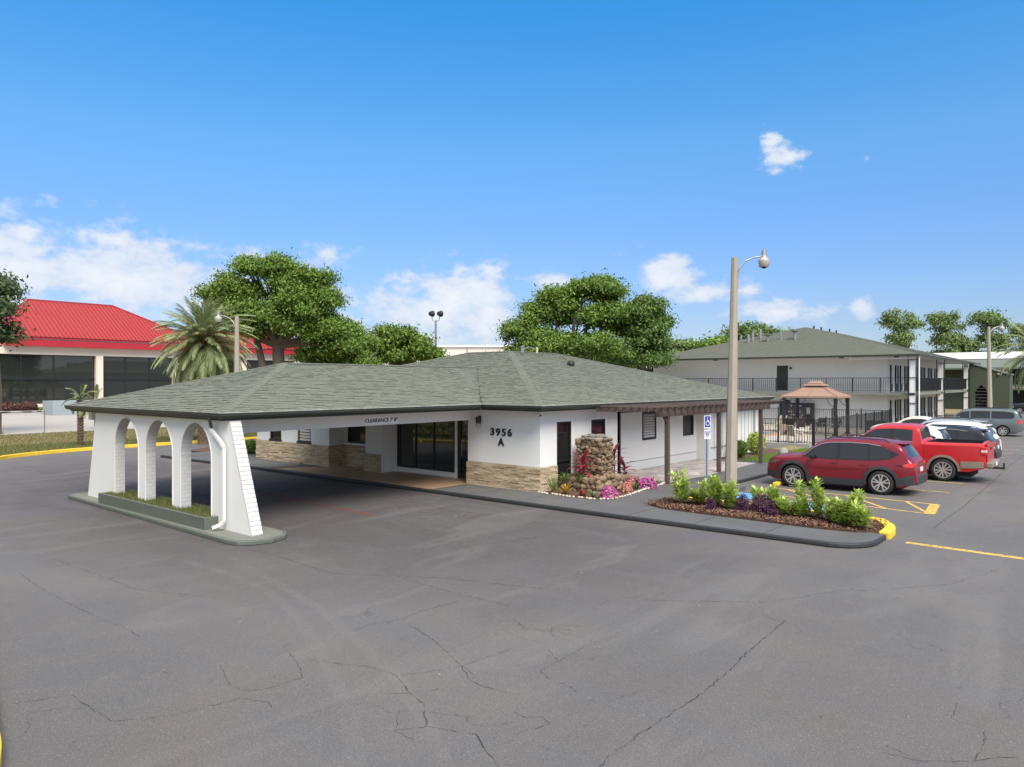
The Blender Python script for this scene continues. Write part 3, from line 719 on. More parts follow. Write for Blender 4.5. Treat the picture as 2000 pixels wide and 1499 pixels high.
wall_x(wall, 22.552, 30.0, -14.60, .2, [(25.30, 26.42, 1.22, 2.33), (28.72, 29.74, 1.20, 2.08)])
wall.box(-14.6, -13.89, 22.35, 22.55, Z0, Z1)
wall_y(wall, -14.6, -14.02, 30.0, .2, [])
wall_x(wall, 30.202, 36.0, -14.02, .2, [])
wall.box(-16.93, -16.73, 18.092, 18.9, Z0, Z1)
wall_y(wall, -29.85, -24.56, 17.89, .2, [(-28.85, -27.95, 1.0, 1.95), (-26.75, -25.8, 1.0, 1.95)])
wall.box(-24.76, -24.56, 18.092, 18.8, Z0, Z1)
wall_y(wall, -24.56, -22.32, 18.60, .2, [(-24.32, -22.45, 1.06, 2.25)])
wall.box(-22.32, -21.4, 17.92, 18.9, Z0, Z1)
wall.box(-21.4, -16.93, 18.80, 18.95, 2.32, Z1)
wall.box(-29.85, -29.65, 18.092, 34.6, Z0, Z1)
wall.box(-29.65, -14.2, 34.4, 34.6, Z0, Z1)
wall.obj('wall', M_white, LB)
dk = MB(); dk.box(-29.6, -14.9, 19.6, 34.3, .13, 2.5); dk.obj('interior', M_dark, LB)
# panel joints and base trim on the right wall
tr = MB()
tr.box(-14.6, -14.585, 23.5, 29.98, .45, .47); tr.box(-14.6, -14.588, 23.42, 23.45, .12, 2.45); tr.box(-14.6, -14.588, 27.3, 27.315, .47, 2.5)
for y in np.arange(30.5, 36, .42): tr.box(-14.02, -14.008, y, y+.035, .5, 2.55)
tr.box(-14.02, -14.0, 30.2, 36, .62, .66)
for y in (32.5, 34.9): tr.box(-14.02, -13.985, y, y+.12, .12, 2.6)
tr.obj('wall_trim', M_conc, LB)
# soffit and ceiling of the porch
sf = MB(); sf.box(-30.9, -13.45, 17.36, 35.5, 2.622, 2.66); sf.box(-24.8, -15.85, 8.65, 17.355, 2.615, 2.655); sf.obj('soffit', M_white, LB)
pb = MB(); pb.box(-16.98, -16.73, 9.05, 17.885, 2.25, 2.612); pb.obj('porch_beam', M_white, LB)
pb = MB(); pb.box(-24.7, -24.45, 9.05, 17.885, 2.34, 2.612); pb.obj('porch_beam', M_white, LB)

# ---- roofs
def roof_slope(A, B, up, rise, run, la, rb, name_parts):
    pass
shingle_faces = []     # (distance to viewer, verts 8x3)
def shingled(p0, eave_dir, in_dir, L0, runw, rise, left, right, zt=.0, seed=0, rows=None, cut=None):
    """p0 eave start; slope goes along in_dir for runw metres horizontally and climbs rise; left/right give the ends at each fraction"""
    r = random.Random(seed); sl = math.hypot(runw, rise); n = int(sl/.142)
    e = Vector((*eave_dir, 0)); u = Vector((in_dir[0]*runw, in_dir[1]*runw, rise))/sl; nn = e.cross(u).normalized()
    if nn.z < 0: nn = -nn
    P0 = Vector(p0)
    for k in range(n+1):
        s0 = k*.142; s1 = min(s0+.16, sl)
        if s1-s0 < .03: continue
        a0, b0 = left(s0/sl), right(s0/sl); a1, b1 = left(s1/sl), right(s1/sl)
        x = a0-r.uniform(0, .3)
        while x < b0:
            w = r.choice([.14, .2, .2, .26, .33]); xa, xb = max(x, a0)+.002, min(x+w, b0)-.002; x += w
            if xb-xa < .02: continue
            ya, yb = min(max(xa, a1), b1), max(min(xb, b1), a1)
            th = r.choice([.013, .015, .018, .023]); 
            q = [P0+e*xa+u*s0+nn*.006, P0+e*xb+u*s0+nn*.006, P0+e*xb+u*s0+nn*(.006+th), P0+e*xa+u*s0+nn*(.006+th), P0+e*yb+u*s1+nn*(.009), P0+e*ya+u*s1+nn*(.009)]
            c = (q[0]+q[4])/2
            if cut and cut(c): continue
            shingle_faces.append(((c-Vector((0, 0, 3.5))).length, q))
xE, yE, yN, xW = -13.4, 17.3, 35.6, -30.9
mw, mh = 7.5, 2.05
cx0, cx1, cy0, cw, ch = -24.9, -15.8, 8.6, 4.55, 1.29
cr_y = yE+(ch/mh)*mw
def on_canopy(c): return abs(c.x+20.35) < cw-(c.z-HE)/ch*cw-.02 and c.z-HE < ch
def in_main(c):   # below the main front slope
    return c.y > yE+(c.z-HE)/mh*mw-.01
shingled((xW, yE, HE), (1, 0), (0, 1), 17.5, mw, mh, lambda f: f*mw, lambda f: 17.5-f*mw, seed=1, cut=on_canopy)
shingled((xE, yE, HE), (0, 1), (-1, 0), 18.3, mw, mh, lambda f: f*mw, lambda f: 18.3-f*mw, seed=2)
shingled((cx0, cy0, HE), (1, 0), (0, 1), 9.1, cw, ch, lambda f: f*cw, lambda f: 9.1-f*cw, seed=3)
shingled((cx1, cy0, HE), (0, 1), (-1, 0), 13.6, cw, ch, lambda f: f*cw, lambda f: cr_y-cy0+.5, seed=4, cut=in_main)
rb = MB()
def truncated_hip(mb, x0, x1, y0, y1, w, h, z):
    v = [(x0,y0,z),(x1,y0,z),(x1,y1,z),(x0,y1,z),(x0+w,y0+w,z+h),(x1-w,y0+w,z+h),(x1-w,y1-w,z+h),(x0+w,y1-w,z+h)]
    mb.add(v, [(0,1,5,4),(1,2,6,5),(2,3,7,6),(3,0,4,7),(4,5,6,7),(0,3,2,1)])
truncated_hip(rb, xW, xE, yE, yN, mw, mh, HE)
xm = (cx0+cx1)/2
rb.add([(cx0,cy0,HE),(cx1,cy0,HE),(cx1,yE+.3,HE),(xm,cr_y+.05,HE+ch),(xm,cy0+cw,HE+ch),(cx0,yE+.3,HE)], [(0,1,4),(1,2,3,4),(5,0,4,3),(0,5,2,1)])
ROOF = rb.obj('roof', M_shingled, LB)
shingle_faces.sort(key=lambda t: t[0])
SF = [(0,1,2,3),(3,2,4,5),(0,3,5),(1,4,2)]
M_sedge = mat('shingle_edge_shadow', (.055, .062, .047), .95)  # shadow line of each course, painted into the shingle edges
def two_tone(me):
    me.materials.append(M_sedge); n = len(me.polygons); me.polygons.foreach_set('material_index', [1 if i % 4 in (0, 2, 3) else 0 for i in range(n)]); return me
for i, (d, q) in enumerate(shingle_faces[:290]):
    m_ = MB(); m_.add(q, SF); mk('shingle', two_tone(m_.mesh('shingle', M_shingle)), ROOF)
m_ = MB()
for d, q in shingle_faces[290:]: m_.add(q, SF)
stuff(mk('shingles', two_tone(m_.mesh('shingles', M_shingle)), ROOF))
# hip and ridge caps
hc = MB()
def cap_line(a, b, w=.15, n=.28, z=.022):
    a = Vector(a); b = Vector(b); L_ = (b-a).length; k = int(L_/n); d = (b-a)/L_
    side = d.cross(Vector((0, 0, 1))).normalized()*w
    for i in range(k):
        p = a+d*(i*L_/k); q = a+d*((i+1.15)*L_/k); zz = Vector((0, 0, z+.012)); z2 = Vector((0, 0, z)); dn = Vector((0, 0, -.035))
        hc.add([p+zz, q+z2, p+zz+side+dn, q+z2+side+dn, p+zz-side+dn, q+z2-side+dn, p, p+side+dn*1.3, p-side+dn*1.3], [(0,1,3,2),(1,0,4,5),(0,2,7,6),(0,6,8,4)])
cap_line((xE, yE, HE), (xE-mw, yE+mw, HE+mh)); cap_line((xW, yE, HE), (xW+mw, yE+mw, HE+mh)); cap_line((xE-mw, yE+mw, HE+mh), (xW+mw, yE+mw, HE+mh))
cap_line((xE-mw, yE+mw, HE+mh), (xE-mw, yN-mw, HE+mh)); cap_line((xE, yN, HE), (xE-mw, yN-mw, HE+mh))
cap_line((cx1, cy0, HE), (xm, cy0+cw, HE+ch)); cap_line((cx0, cy0, HE), (xm, cy0+cw, HE+ch)); cap_line((xm, cy0+cw, HE+ch), (xm, cr_y, HE+ch))
stuff(hc.obj('ridge_cap', mat('ridge_shingle', (.128, .139, .107), .9, isl=.5, isl2=(.10, .11, .085), bump=.3, bscale=90, speck=.25), ROOF))
vm = MB(); vm.tube([(cx1, yE, HE+.0), (xm, cr_y, HE+ch+.0)], .025, 6); vm.tube([(cx0, yE, HE+.012), (xm, cr_y, HE+ch+.012)], .025, 6); vm.obj('roof_valley', M_green, ROOF)
# gutters: profile swept round the eaves
def gutter(pts, name='gutter'):
    g = MB(); lip = MB()
    for a, b in zip(pts[:-1], pts[1:]):
        a = Vector((*a, 0)); b = Vector((*b, 0)); d = (b-a).normalized(); n = Vector((d.y, -d.x, 0))   # outward to the right of travel
        pr = [(0, 2.665), (.02, 2.66), (.085, 2.68), (.115, 2.735), (.115, 2.80), (.0, 2.80)]
        a2 = a-d*.0; b2 = b+d*.0
        vs = [a2+n*x+d*(-0 if True else 0)+Vector((0, 0, z)) for x, z in pr]+[b2+n*x+Vector((0, 0, z)) for x, z in pr]
        # mitre outward corners
        for i, (x, z) in enumerate(pr):
            if a in COR or tuple(a[:2]) in COR: vs[i] = vs[i]-d*x*COR[tuple(round(t, 3) for t in a[:2])]
            if tuple(round(t, 3) for t in b[:2]) in COR: vs[i+6] = vs[i+6]+d*x*COR[tuple(round(t, 3) for t in b[:2])]
        g.add(vs, [(i, i+1, i+7, i+6) for i in range(5)]+[(5, 0, 6, 11), (5, 4, 3, 2, 1, 0), (6, 7, 8, 9, 10, 11)])
        lip.bar(a2+n*.112+Vector((0, 0, 2.806)), b2+n*.112+Vector((0, 0, 2.806)), .016, .012)
    g.obj(name, M_green, LB); lip.obj('gutter_lip', mat('chalky_gutter_lip', (.33, .34, .30), .7, var=.5, vscale=5), LB)
COR = {}
for p in ((cx0, cy0), (cx1, cy0), (xE, yE), (xE, yN), (xW, yE)): COR[(round(p[0], 3), round(p[1], 3))] = 1.0
for p in ((cx1, yE), (cx0, yE)): COR[(round(p[0], 3), round(p[1], 3))] = -1.0
def gut_fix(a, b): return [a, b]
for a, b in (((cx0, yE), (cx0, cy0)), ((cx0, cy0), (cx1, cy0)), ((cx1, cy0), (cx1, yE)), ((cx1, yE), (xE, yE)), ((xE, yE), (xE, yN)), ((xW, yE), (cx0, yE))):
    g = MB(); lip = MB(); A = Vector((*a, 0)); B = Vector((*b, 0)); d = (B-A).normalized(); n = Vector((d.y, -d.x, 0))
    pr = [(0, 2.665), (.02, 2.66), (.085, 2.68), (.115, 2.735), (.115, 2.80), (.0, 2.80)]
    ka = COR[(round(a[0], 3), round(a[1], 3))]; kb = COR[(round(b[0], 3), round(b[1], 3))]
    vs = [A+n*x-d*x*ka+Vector((0, 0, z)) for x, z in pr]+[B+n*x+d*x*kb+Vector((0, 0, z)) for x, z in pr]
    g.add(vs, [(i, i+1, i+7, i+6) for i in range(5)]+[(5, 0, 6, 11)])
    g.obj('gutter', M_green, LB)
    lip.bar(A+n*.112-d*.112*ka+Vector((0, 0, 2.806)), B+n*.112+d*.112*kb+Vector((0, 0, 2.808)), .03, .022)
    lip.obj('gutter_lip', mat('chalky_gutter_lip', (.42, .42, .37), .7, var=.9, vscale=5), LB)
    fb = MB(); fb.bar(A-n*.02+d*.02+Vector((0, 0, 2.70)), B-n*.02-d*.02+Vector((0, 0, 2.70)), .03, .16); fb.obj('fascia', M_green, LB)

# ---- arch wall at the front of the porch
YF, TH = 8.76, .27
prof = []   # outline with battered ends, arches cut from below
def arch_pts(x0, x1, ztop, n=14):
    cx, r = (x0+x1)/2, (x1-x0)/2; zs = ztop-r*1.12
    return [(x0, zs)]+[(cx-r*math.cos(math.pi*i/n), zs+(ztop-zs)*math.sin(math.pi*i/n)) for i in range(1, n)]+[(x1, zs)], zs
OPEN = [(-22.02, -20.50), (-20.09, -18.54), (-18.13, -16.59)]
ZA = 2.53
aw = MB(); outline = []
xl0, xl1 = -23.95, -23.35; xr0, xr1 = -14.84, -15.78     # bottom and top of the battered ends
zb, zt = .10, 2.613
def wall_face(y):
    """list of quads making the pierced wall face as columns"""
    fs = []
    def zc(x):
        for a, b in OPEN:
            if a < x < b:
                r = (b-a)/2; zs = ZA-r*1.12; return zs+(ZA-zs)*math.sqrt(max(0, 1-((x-(a+b)/2)/r)**2))
        return zb
    return zc
zc = wall_face(0)
# piers and solid ends
aw.add([(xl0,YF,zb),(-22.02,YF,zb),(-22.02,YF,zt),(xl1,YF,zt),(xl0,YF+TH,zb),(-22.02,YF+TH,zb),(-22.02,YF+TH,zt),(xl1,YF+TH,zt)], [(0,1,2,3),(5,4,7,6),(4,0,3,7),(3,2,6,7)])
aw.add([(-16.59,YF,zb),(xr0,YF,zb),(xr1,YF,zt),(-16.59,YF,zt),(-16.59,YF+TH,zb),(xr0,YF+TH,zb),(xr1,YF+TH,zt),(-16.59,YF+TH,zt)], [(0,1,2,3),(5,4,7,6),(1,5,6,2),(3,2,6,7)])
for a, b in ((-20.50, -20.09), (-18.54, -18.13)): aw.add([(a,YF,zb),(b,YF,zb),(b,YF,zt),(a,YF,zt),(a,YF+TH,zb),(b,YF+TH,zb),(b,YF+TH,zt),(a,YF+TH,zt)], [(0,1,2,3),(5,4,7,6)])
for a, b in OPEN:
    ap, zs = arch_pts(a, b, ZA, 22)
    n = len(ap)
    for i in range(n-1):
        (x0, z0), (x1, z1) = ap[i], ap[i+1]
        if x1-x0 < 1e-6: continue
        aw.add([(x0,YF,z0),(x1,YF,z1),(x1,YF,zt),(x0,YF,zt),(x0,YF+TH,z0),(x1,YF+TH,z1),(x1,YF+TH,zt),(x0,YF+TH,zt)], [(0,1,2,3),(5,4,7,6),(1,0,4,5)])
    for x in (a, b): aw.add([(x,YF,zb),(x,YF+TH,zb),(x,YF+TH,zs),(x,YF,zs)], [(0,1,2,3)])
AW = aw.obj('arch_wall', M_white, LB)
# slim raised edge round each arch
ed = MB()
for a, b in OPEN:
    ap, zs = arch_pts(a, b, ZA, 22)
    pts = [(a, .3)]+ap+[(b, .3)]
    for p, q in zip(pts[:-1], pts[1:]):
        ed.bar((p[0], YF-.004, p[1]), (q[0], YF-.004, q[1]), .03, .02)
ed.obj('arch_edge', M_whitet, AW)
# painted bricks: jambs facing the street side and the battered end
bm = MB(); bm.box(-.5, .5, -.5, .5, -.5, .5); brick_me = bm.mesh('brick', M_whiteb)
rr = random.Random(8); nb = 0
def brick(cx, cy, cz, sx, sy, sz, rot=(0, 0, 0)):
    place('brick', brick_me, AW, (cx, cy, cz), rot, (sx, sy, sz), rel=False)
course = .0985
M_joint = mat('painted_mortar_joint', (.47, .465, .45), .9)
for a, b in OPEN:
    jb = MB(); r = (b-a)/2; zs = ZA-r*1.12; jb.box(a-.01, a+.003, YF+.004, YF+TH-.004, zb+.01, zs)
    ap, _ = arch_pts(a, b, ZA, 22)
    for (x0, z0), (x1, z1) in zip(ap[:12], ap[1:13]):
        n = Vector((z1-z0, 0, -(x1-x0))).normalized()*.003
        jb.add([(x0+n.x, YF+.004, z0+n.z), (x1+n.x, YF+.004, z1+n.z), (x1+n.x, YF+TH-.004, z1+n.z), (x0+n.x, YF+TH-.004, z0+n.z)], [(0,1,2,3)])
    jb.obj('mortar', M_joint, AW)
sl0 = (xr1-xr0)/(zt-zb); jb = MB()
jb.add([(xr0+.003, YF+.004, zb), (xr0+.003, YF+TH-.004, zb), (xr1+.003, YF+TH-.004, zt), (xr1+.003, YF+.004, zt)], [(0,1,2,3)])
jb.obj('mortar', M_joint, AW)
for a, b in OPEN:
    r = (b-a)/2; zs = ZA-r*1.12; k = 0; z = zb+.02
    while z+course < zs+.02:
        j = rr.uniform(-.003, .003)
        ys = [(YF, YF+.10), (YF+.11, YF+TH)] if k % 2 else [(YF, YF+.17), (YF+.18, YF+TH)]
        for y0, y1 in ys: brick(a+.0+j*.4, (y0+y1)/2, z+course/2, .02, (y1-y0)-.008, course-.012)
        z += course; k += 1
    # voussoirs of the arch, seen from below on the left half
    for i in range(13):
        t = math.pi/2*(i+.5)/13; x = (a+b)/2-r*math.cos(t); zz = zs+(ZA-zs)*math.sin(t)
        brick(x+.0, YF+TH/2, zz-.0, .02, TH-.01, course-.012, (0, t, 0))
z = zb; k = 0; slope = (xr1-xr0)/(zt-zb); ang = math.atan(slope)
while z+course < zt:
    x = xr0+slope*(z+course/2-zb)
    for y0, y1 in ([(YF-.004, YF+.10), (YF+.108, YF+TH+.004)] if k % 2 else [(YF-.004, YF+.17), (YF+.178, YF+TH+.004)]):
        brick(x-.012+rr.uniform(-.003, .003), (y0+y1)/2, z+course/2, .05, (y1-y0)-.006, course-.011, (0, ang, 0))
    z += course; k += 1
# kerbed plinth, planter with grass
pl = MB(); pl.prism([(-24.75, 8.62), (-24.5, 8.40), (-15.0, 8.22)]+[(-14.62, 8.28), (-14.38, 8.55), (-14.30, 8.95), (-14.42, 9.35), (-14.75, 9.58), (-15.3, 9.62)]+[(-24.4, 9.62), (-24.75, 9.3)], 0, .10)
pl.obj('plinth', M_greenp, LB, bevel=.02)
q = MB(); q.add([(x, y, .1025) for x, y in [(-24.68, 8.68), (-24.45, 8.46), (-15.0, 8.29), (-14.66, 8.34), (-14.45, 8.58), (-14.38, 8.95), (-14.48, 9.30), (-14.78, 9.50), (-15.3, 9.54), (-24.35, 9.54), (-24.68, 9.26)]], [tuple(range(11))]); q.obj('plinth_top', mat('weathered_plinth', (.165, .165, .14), .85, var=.5, vscale=3, col2=(.11, .12, .10)), LB)
pn = MB(); pn.box(-22.3, -16.28, 8.42, 8.50, .101, .38); pn.box(-22.3, -16.28, 9.30, 9.38, .101, .36); pn.box(-22.3, -22.22, 8.501, 9.299, .101, .38); pn.box(-16.36, -16.28, 8.501, 9.299, .101, .38)
pn.obj('planter', M_greenp, LB, bevel=.008)
sl_ = MB(); sl_.box(-22.21, -16.37, 8.505, 8.755, .11, .34); sl_.box(-22.21, -16.37, 9.035, 9.295, .11, .34)
for a, b in OPEN: sl_.box(a+.03, b-.03, 8.757, 9.033, .11, .34)
sl_.obj('planter_soil', M_mulch, LB)
def grass_tufts(name, poly, n, h, m, z, label, lean=.35, wid=.012, par=None):
    P = scatter_xy(poly, n); k = len(P); a = rng.uniform(0, 2*math.pi, k); hh = h*(.5+.8*rng.random(k)); ln = lean*hh*rng.random(k)
    base = np.stack([P[:, 0], P[:, 1], np.full(k, z)], 1); sx = np.stack([np.cos(a)*wid, np.sin(a)*wid, np.zeros(k)], 1)
    tip = base+np.stack([-np.sin(a)*ln, np.cos(a)*ln, hh], 1)
    o = mk(name, quads_mesh(name, np.stack([base-sx, base+sx, tip], 1), m, per=3), par); o['kind'] = 'stuff'; o['label'] = label; return o
grass_tufts('planter_grass', [(-22.2, 8.52), (-16.4, 8.52), (-16.4, 9.28), (-22.2, 9.28)], 5200, .085, M_grass, .33, 'short green grass growing in the planter under the arches', wid=.009)
# downpipe on the arch wall
dp = MB(); y_ = 8.66
pts = [(-16.35, y_-.02, 2.66), (-16.55, y_, 2.52), (-16.45, y_, 2.42), (-15.98, y_, 2.12), (-15.86, y_, 2.0), (-15.86, y_, .33), (-15.90, y_-.03, .25), (-16.05, y_-.16, .17)]
for p, q in zip(pts[2:-1], pts[3:]): dp.bar(p, q, .075, .06, (0, 1, 0))
dp.obj('downpipe', M_whitet, LB)
d2 = MB(); d2.bar((-16.25, 8.52, 2.68), (-16.42, y_, 2.44), .075, .06, (0, 1, 0)); d2.obj('gutter_outlet', M_green, LB)
# signs on the wall: part of the building
sg = MB(); sg.box(-16.73, -16.718, 13.40, 14.62, 2.285, 2.50); sp_ = sg.obj('clearance_sign', M_wsign, LB)
def text_mesh(c, name):
    t_ = bpy.data.objects.new('tmp', c); COL.objects.link(t_); dg = bpy.context.evaluated_depsgraph_get()
    me = bpy.data.meshes.new_from_object(t_.evaluated_get(dg)); me.name = name; bpy.data.objects.remove(t_); return me
def text(body, size, loc, rot, m, parent, name, ext=.004, off=0., align='CENTER', spacing=1.0, shear=0):
    c = bpy.data.curves.new(name, 'FONT'); c.body = body; c.size = size; c.extrude = ext; c.offset = off; c.align_x = align; c.align_y = 'CENTER'
    c.space_character = spacing; c.shear = shear; c.materials.append(m)
    o = bpy.data.objects.new(name, text_mesh(c, name)); COL.objects.link(o); o.parent = parent
    if parent is not None: o.matrix_parent_inverse = ROOTM.get(parent.name, Matrix()).inverted()
    o.location = loc; o.rotation_euler = rot; return o
text("CLEARANCE 7' 8\"", .155, (-16.714, 14.01, 2.39), (R(90), 0, R(90)), M_text, sp_, 'lettering', off=.003, spacing=1.02)
# serif digits built as bold text with slab strokes
for i, ch_ in enumerate('3956'):
    x = -15.83+i*.245
    o = text(ch_, .32, (x, 17.875, 1.885), (R(90), 0, 0), M_text, LB, 'house_number', ext=.012, off=.008)
    o.scale = (1.18, 1, 1)
text('A', .33, (-15.46, 17.875, 1.575), (R(90), 0, 0), M_text, LB, 'letter', ext=.012, off=.012)
# ledge stone veneer
sm_ = MB(); sm_.box(-.5, .5, -.5, .5, -.5, .5)
stone_me = sm_.mesh('stone', M_stone)
ST = LB
vb = MB()
def veneer_y(x0, x1, y, z0, z1, seed, single=True, mb=None):
    r = random.Random(seed); z = z0; vb.box(x0, x1, y-.02, y-.001, z0, z1)
    while z < z1-.02:
        h = min(r.choice([.045, .055, .065, .04]), z1-z); x = x0
        while x < x1-.01:
            w = min(r.uniform(.14, .5), x1-x); 
            if x1-(x+w) < .08: w = x1-x
            p = r.uniform(.02, .05)
            if single: place('stone', stone_me, LB, (x+w/2, y-.01-p/2, z+h/2), (r.uniform(-.02, .02), r.uniform(-.012, .012), 0), (w-.006, p+.02, h-.006), rel=False)
            else: mb.box(x+.003, x+w-.003, y-.0-p-.02, y-.004, z+.003, z+h-.003)
            x += w
        z += h
def veneer_x(y0, y1, x, z0, z1, seed, single=True, mb=None):
    r = random.Random(seed); z = z0; vb.box(x+.001, x+.02, y0, y1, z0, z1)
    while z < z1-.02:
        h = min(r.choice([.045, .055, .065, .04]), z1-z); y = y0
        while y < y1-.01:
            w = min(r.uniform(.14, .45), y1-y)
            if y1-(y+w) < .08: w = y1-y
            p = r.uniform(.02, .05)
            if single: place('stone', stone_me, LB, (x+.01+p/2, y+w/2, z+h/2), (0, r.uniform(-.02, .02), 0), (p+.02, w-.006, h-.006), rel=False)
            else: mb.box(x+.004, x+p+.02, y+.003, y+w-.003, z+.003, z+h-.003)
            y += w
        z += h
veneer_y(-16.95, -13.84, 17.89, .112, .88, 1)
veneer_x(17.87, 18.74, -13.89, .112, .88, 2)
fm = MB()
veneer_y(-29.87, -24.52, 17.89, .112, .95, 3, False, fm); veneer_x(17.87, 18.58, -24.56, .112, .95, 4, False, fm)
veneer_y(-24.56, -22.34, 18.60, .112, 1.0, 5, False, fm); veneer_y(-22.34, -21.42, 17.92, .112, .80, 6, False, fm)
stuff(fm.obj('stone_veneer', M_stone, LB)); vb.obj('stone_backing', M_stoneback, LB)
# tiled entry floor: large tiles
tm_ = MB(); tm_.box(-.5, .5, -.5, .5, -.5, .5); tile_me = tm_.mesh('tile', M_tile)
base = MB(); base.prism([(-25.7, 16.22), (-17.0, 16.2), (-16.95, 18.7), (-21.38, 18.7), (-21.38, 17.9), (-22.32, 17.9), (-22.32, 18.55), (-24.56, 18.55), (-24.56, 17.87)], .1, .121)
tf = base.obj('tiled_floor', M_tile); struct(tf)
for i in range(15):
    for j in range(4):
        x = -25.3+i*.6; y = 16.25+j*.6
        x0, x1, y0, y1 = x, x+.6, y, min(y+.6, 18.68)
        if x0 < -25.3+ (y-16.2)*.45: continue
        if (y1 > 17.86 and x0 < -21.4) or x1 > -16.93: y1 = min(y1, 17.86); x1 = min(x1, -16.95)
        if x1-x0 < .1 or y1-y0 < .05: continue
        place('tile', tile_me, tf, ((x0+x1)/2, (y0+y1)/2, .124), (0, 0, 0), (x1-x0-.006, y1-y0-.006, .012))
# entry glazing: frame, panes, sill, door
fr = MB()
fr.box(-21.38, -21.25, 18.68, 18.78, .3, 2.32); fr.box(-18.40, -18.30, 18.68, 18.78, .3, 2.32); fr.box(-21.25, -18.4, 18.68, 18.78, .3, .36); fr.box(-21.25, -18.4, 18.68, 18.78, 2.24, 2.32)
for x in (-20.36, -19.40): fr.box(x-.022, x+.022, 18.68, 18.78, .36, 2.24)
EW = fr.obj('entry_window', M_black, LB)
for a, b in ((-21.25, -20.382), (-20.338, -19.422), (-19.378, -18.40)):
    q = MB(); q.box(a, b, 18.72, 18.732, .36, 2.24); q.obj('pane', M_glasst, EW)
ws = MB(); ws.box(-21.4, -18.28, 18.62, 18.80, .118, .30); ws.box(-18.30, -18.18, 18.66, 18.80, .118, 2.35); ws.obj('entry_sill', M_whitet, LB)
ed_ = MB(); ed_.box(-18.18, -18.02, 18.68, 18.78, .12, 2.32); ed_.box(-17.03, -16.94, 18.68, 18.78, .12, 2.32); ed_.box(-18.02, -17.03, 18.68, 18.78, 2.22, 2.32); ed_.box(-18.02, -17.03, 18.68, 18.78, .12, .25)
ED = ed_.obj('door', M_black, LB); q = MB(); q.box(-18.02, -17.03, 18.72, 18.732, .25, 2.22); q.obj('pane', M_glasst, ED)
q = MB(); q.tube([(-17.92, 18.64, .9), (-17.92, 18.62, .95), (-17.92, 18.62, 1.45), (-17.92, 18.64, 1.5)], .014, 6); q.obj('handle', M_galv, ED)
def window_y(x0, x1, y, z0, z1, fw=.05, slats=0, glass=M_glass, sill=None):
    f = MB(); f.box(x0, x0+fw, y-.02, y+.08, z0, z1); f.box(x1-fw, x1, y-.02, y+.08, z0, z1); f.box(x0+fw, x1-fw, y-.02, y+.08, z0, z0+fw); f.box(x0+fw, x1-fw, y-.02, y+.08, z1-fw, z1)
    Wn = f.obj('window', M_black, LB); q = MB(); q.box(x0+fw, x1-fw, y+.03, y+.045, z0+fw, z1-fw); q.obj('pane', glass, Wn)
    for k in range(slats):
        z = z0+fw+(z1-z0-2*fw)*(k+.5)/slats; q = MB(); q.add([(x0+fw, y+.012, z-.04), (x1-fw, y+.012, z-.04), (x1-fw, y+.026, z+.045), (x0+fw, y+.026, z+.045), (x0+fw, y+.016, z-.04), (x1-fw, y+.016, z-.04), (x1-fw, y+.029, z+.045), (x0+fw, y+.029, z+.045)], [(0,1,2,3),(4,7,6,5),(0,4,5,1),(3,2,6,7)])
        q.obj('slat', M_slat, Wn)
    if sill: q = MB(); q.box(x0-.06, x1+.06, y-.06, y-.022, z0-.07, z0+.04); q.obj('sill', sill, Wn)
M_slat = mat('cream_louvre', (.52, .47, .40), .5, spec=.6)
window_y(-28.83, -27.97, 17.93, 1.0, 1.95, sill=M_black, glass=M_glass)
window_y(-26.73, -25.82, 17.93, 1.0, 1.95, sill=M_black, slats=7)
window_y(-24.30, -22.47, 18.64, 1.08, 2.25)
q = MB(); q.box(-24.55, -22.33, 18.46, 18.578, 1.0, 1.06); q.obj('counter_sill', M_whitet, LB)
def window_x(y0, y1, x, z0, z1, fw=.05, slats=0, glass=M_glass, trim=None, mull=None, name='window'):
    f = MB(); f.box(x-.08, x+.015, y0, y0+fw, z0, z1); f.box(x-.08, x+.015, y1-fw, y1, z0, z1); f.box(x-.08, x+.015, y0+fw, y1-fw, z0, z0+fw); f.box(x-.08, x+.015, y0+fw, y1-fw, z1-fw, z1)
    if mull: f.box(x-.08, x+.01, y0+fw, y1-fw, mull-.02, mull+.02)
    Wn = f.obj(name, M_black, LB); q = MB(); q.box(x-.05, x-.035, y0+fw, y1-fw, z0+fw, z1-fw); q.obj('pane', glass, Wn)
    for k in range(slats):
        z = z0+fw+(z1-z0-2*fw)*(k+.5)/slats; h = (z1-z0-2*fw)/slats*.40; q = MB()
        q.add([(x-.008, y0+fw, z-h), (x-.008, y1-fw, z-h), (x-.03, y1-fw, z+h), (x-.03, y0+fw, z+h), (x-.012, y0+fw, z-h), (x-.012, y1-fw, z-h), (x-.034, y1-fw, z+h), (x-.034, y0+fw, z+h)], [(0,1,2,3),(4,7,6,5),(0,4,5,1),(3,2,6,7)])
        q.obj('slat', M_slat2, Wn)
    if trim:
        q = MB(); q.box(x+.001, x+.03, y1+.001, y1+.09, z0, z1+.06); q.box(x+.001, x+.03, y0-.05, y1, z1+.001, z1+.06); q.obj('window_trim', trim, Wn)
M_slat2 = mat('glass_louvre', (.50, .48, .45), .12, spec=.8)
window_x(18.78, 19.54, -13.91, .16, 2.24, trim=M_whitet, mull=.98, name='side_door')
window_x(20.72, 21.56, -13.91, .97, 2.24, trim=M_whitet)
window_x(25.32, 26.40, -14.60, 1.24, 2.31, fw=.07, slats=9)
window_x(28.74, 29.72, -14.62, 1.22, 2.06, fw=.05, glass=M_glass)
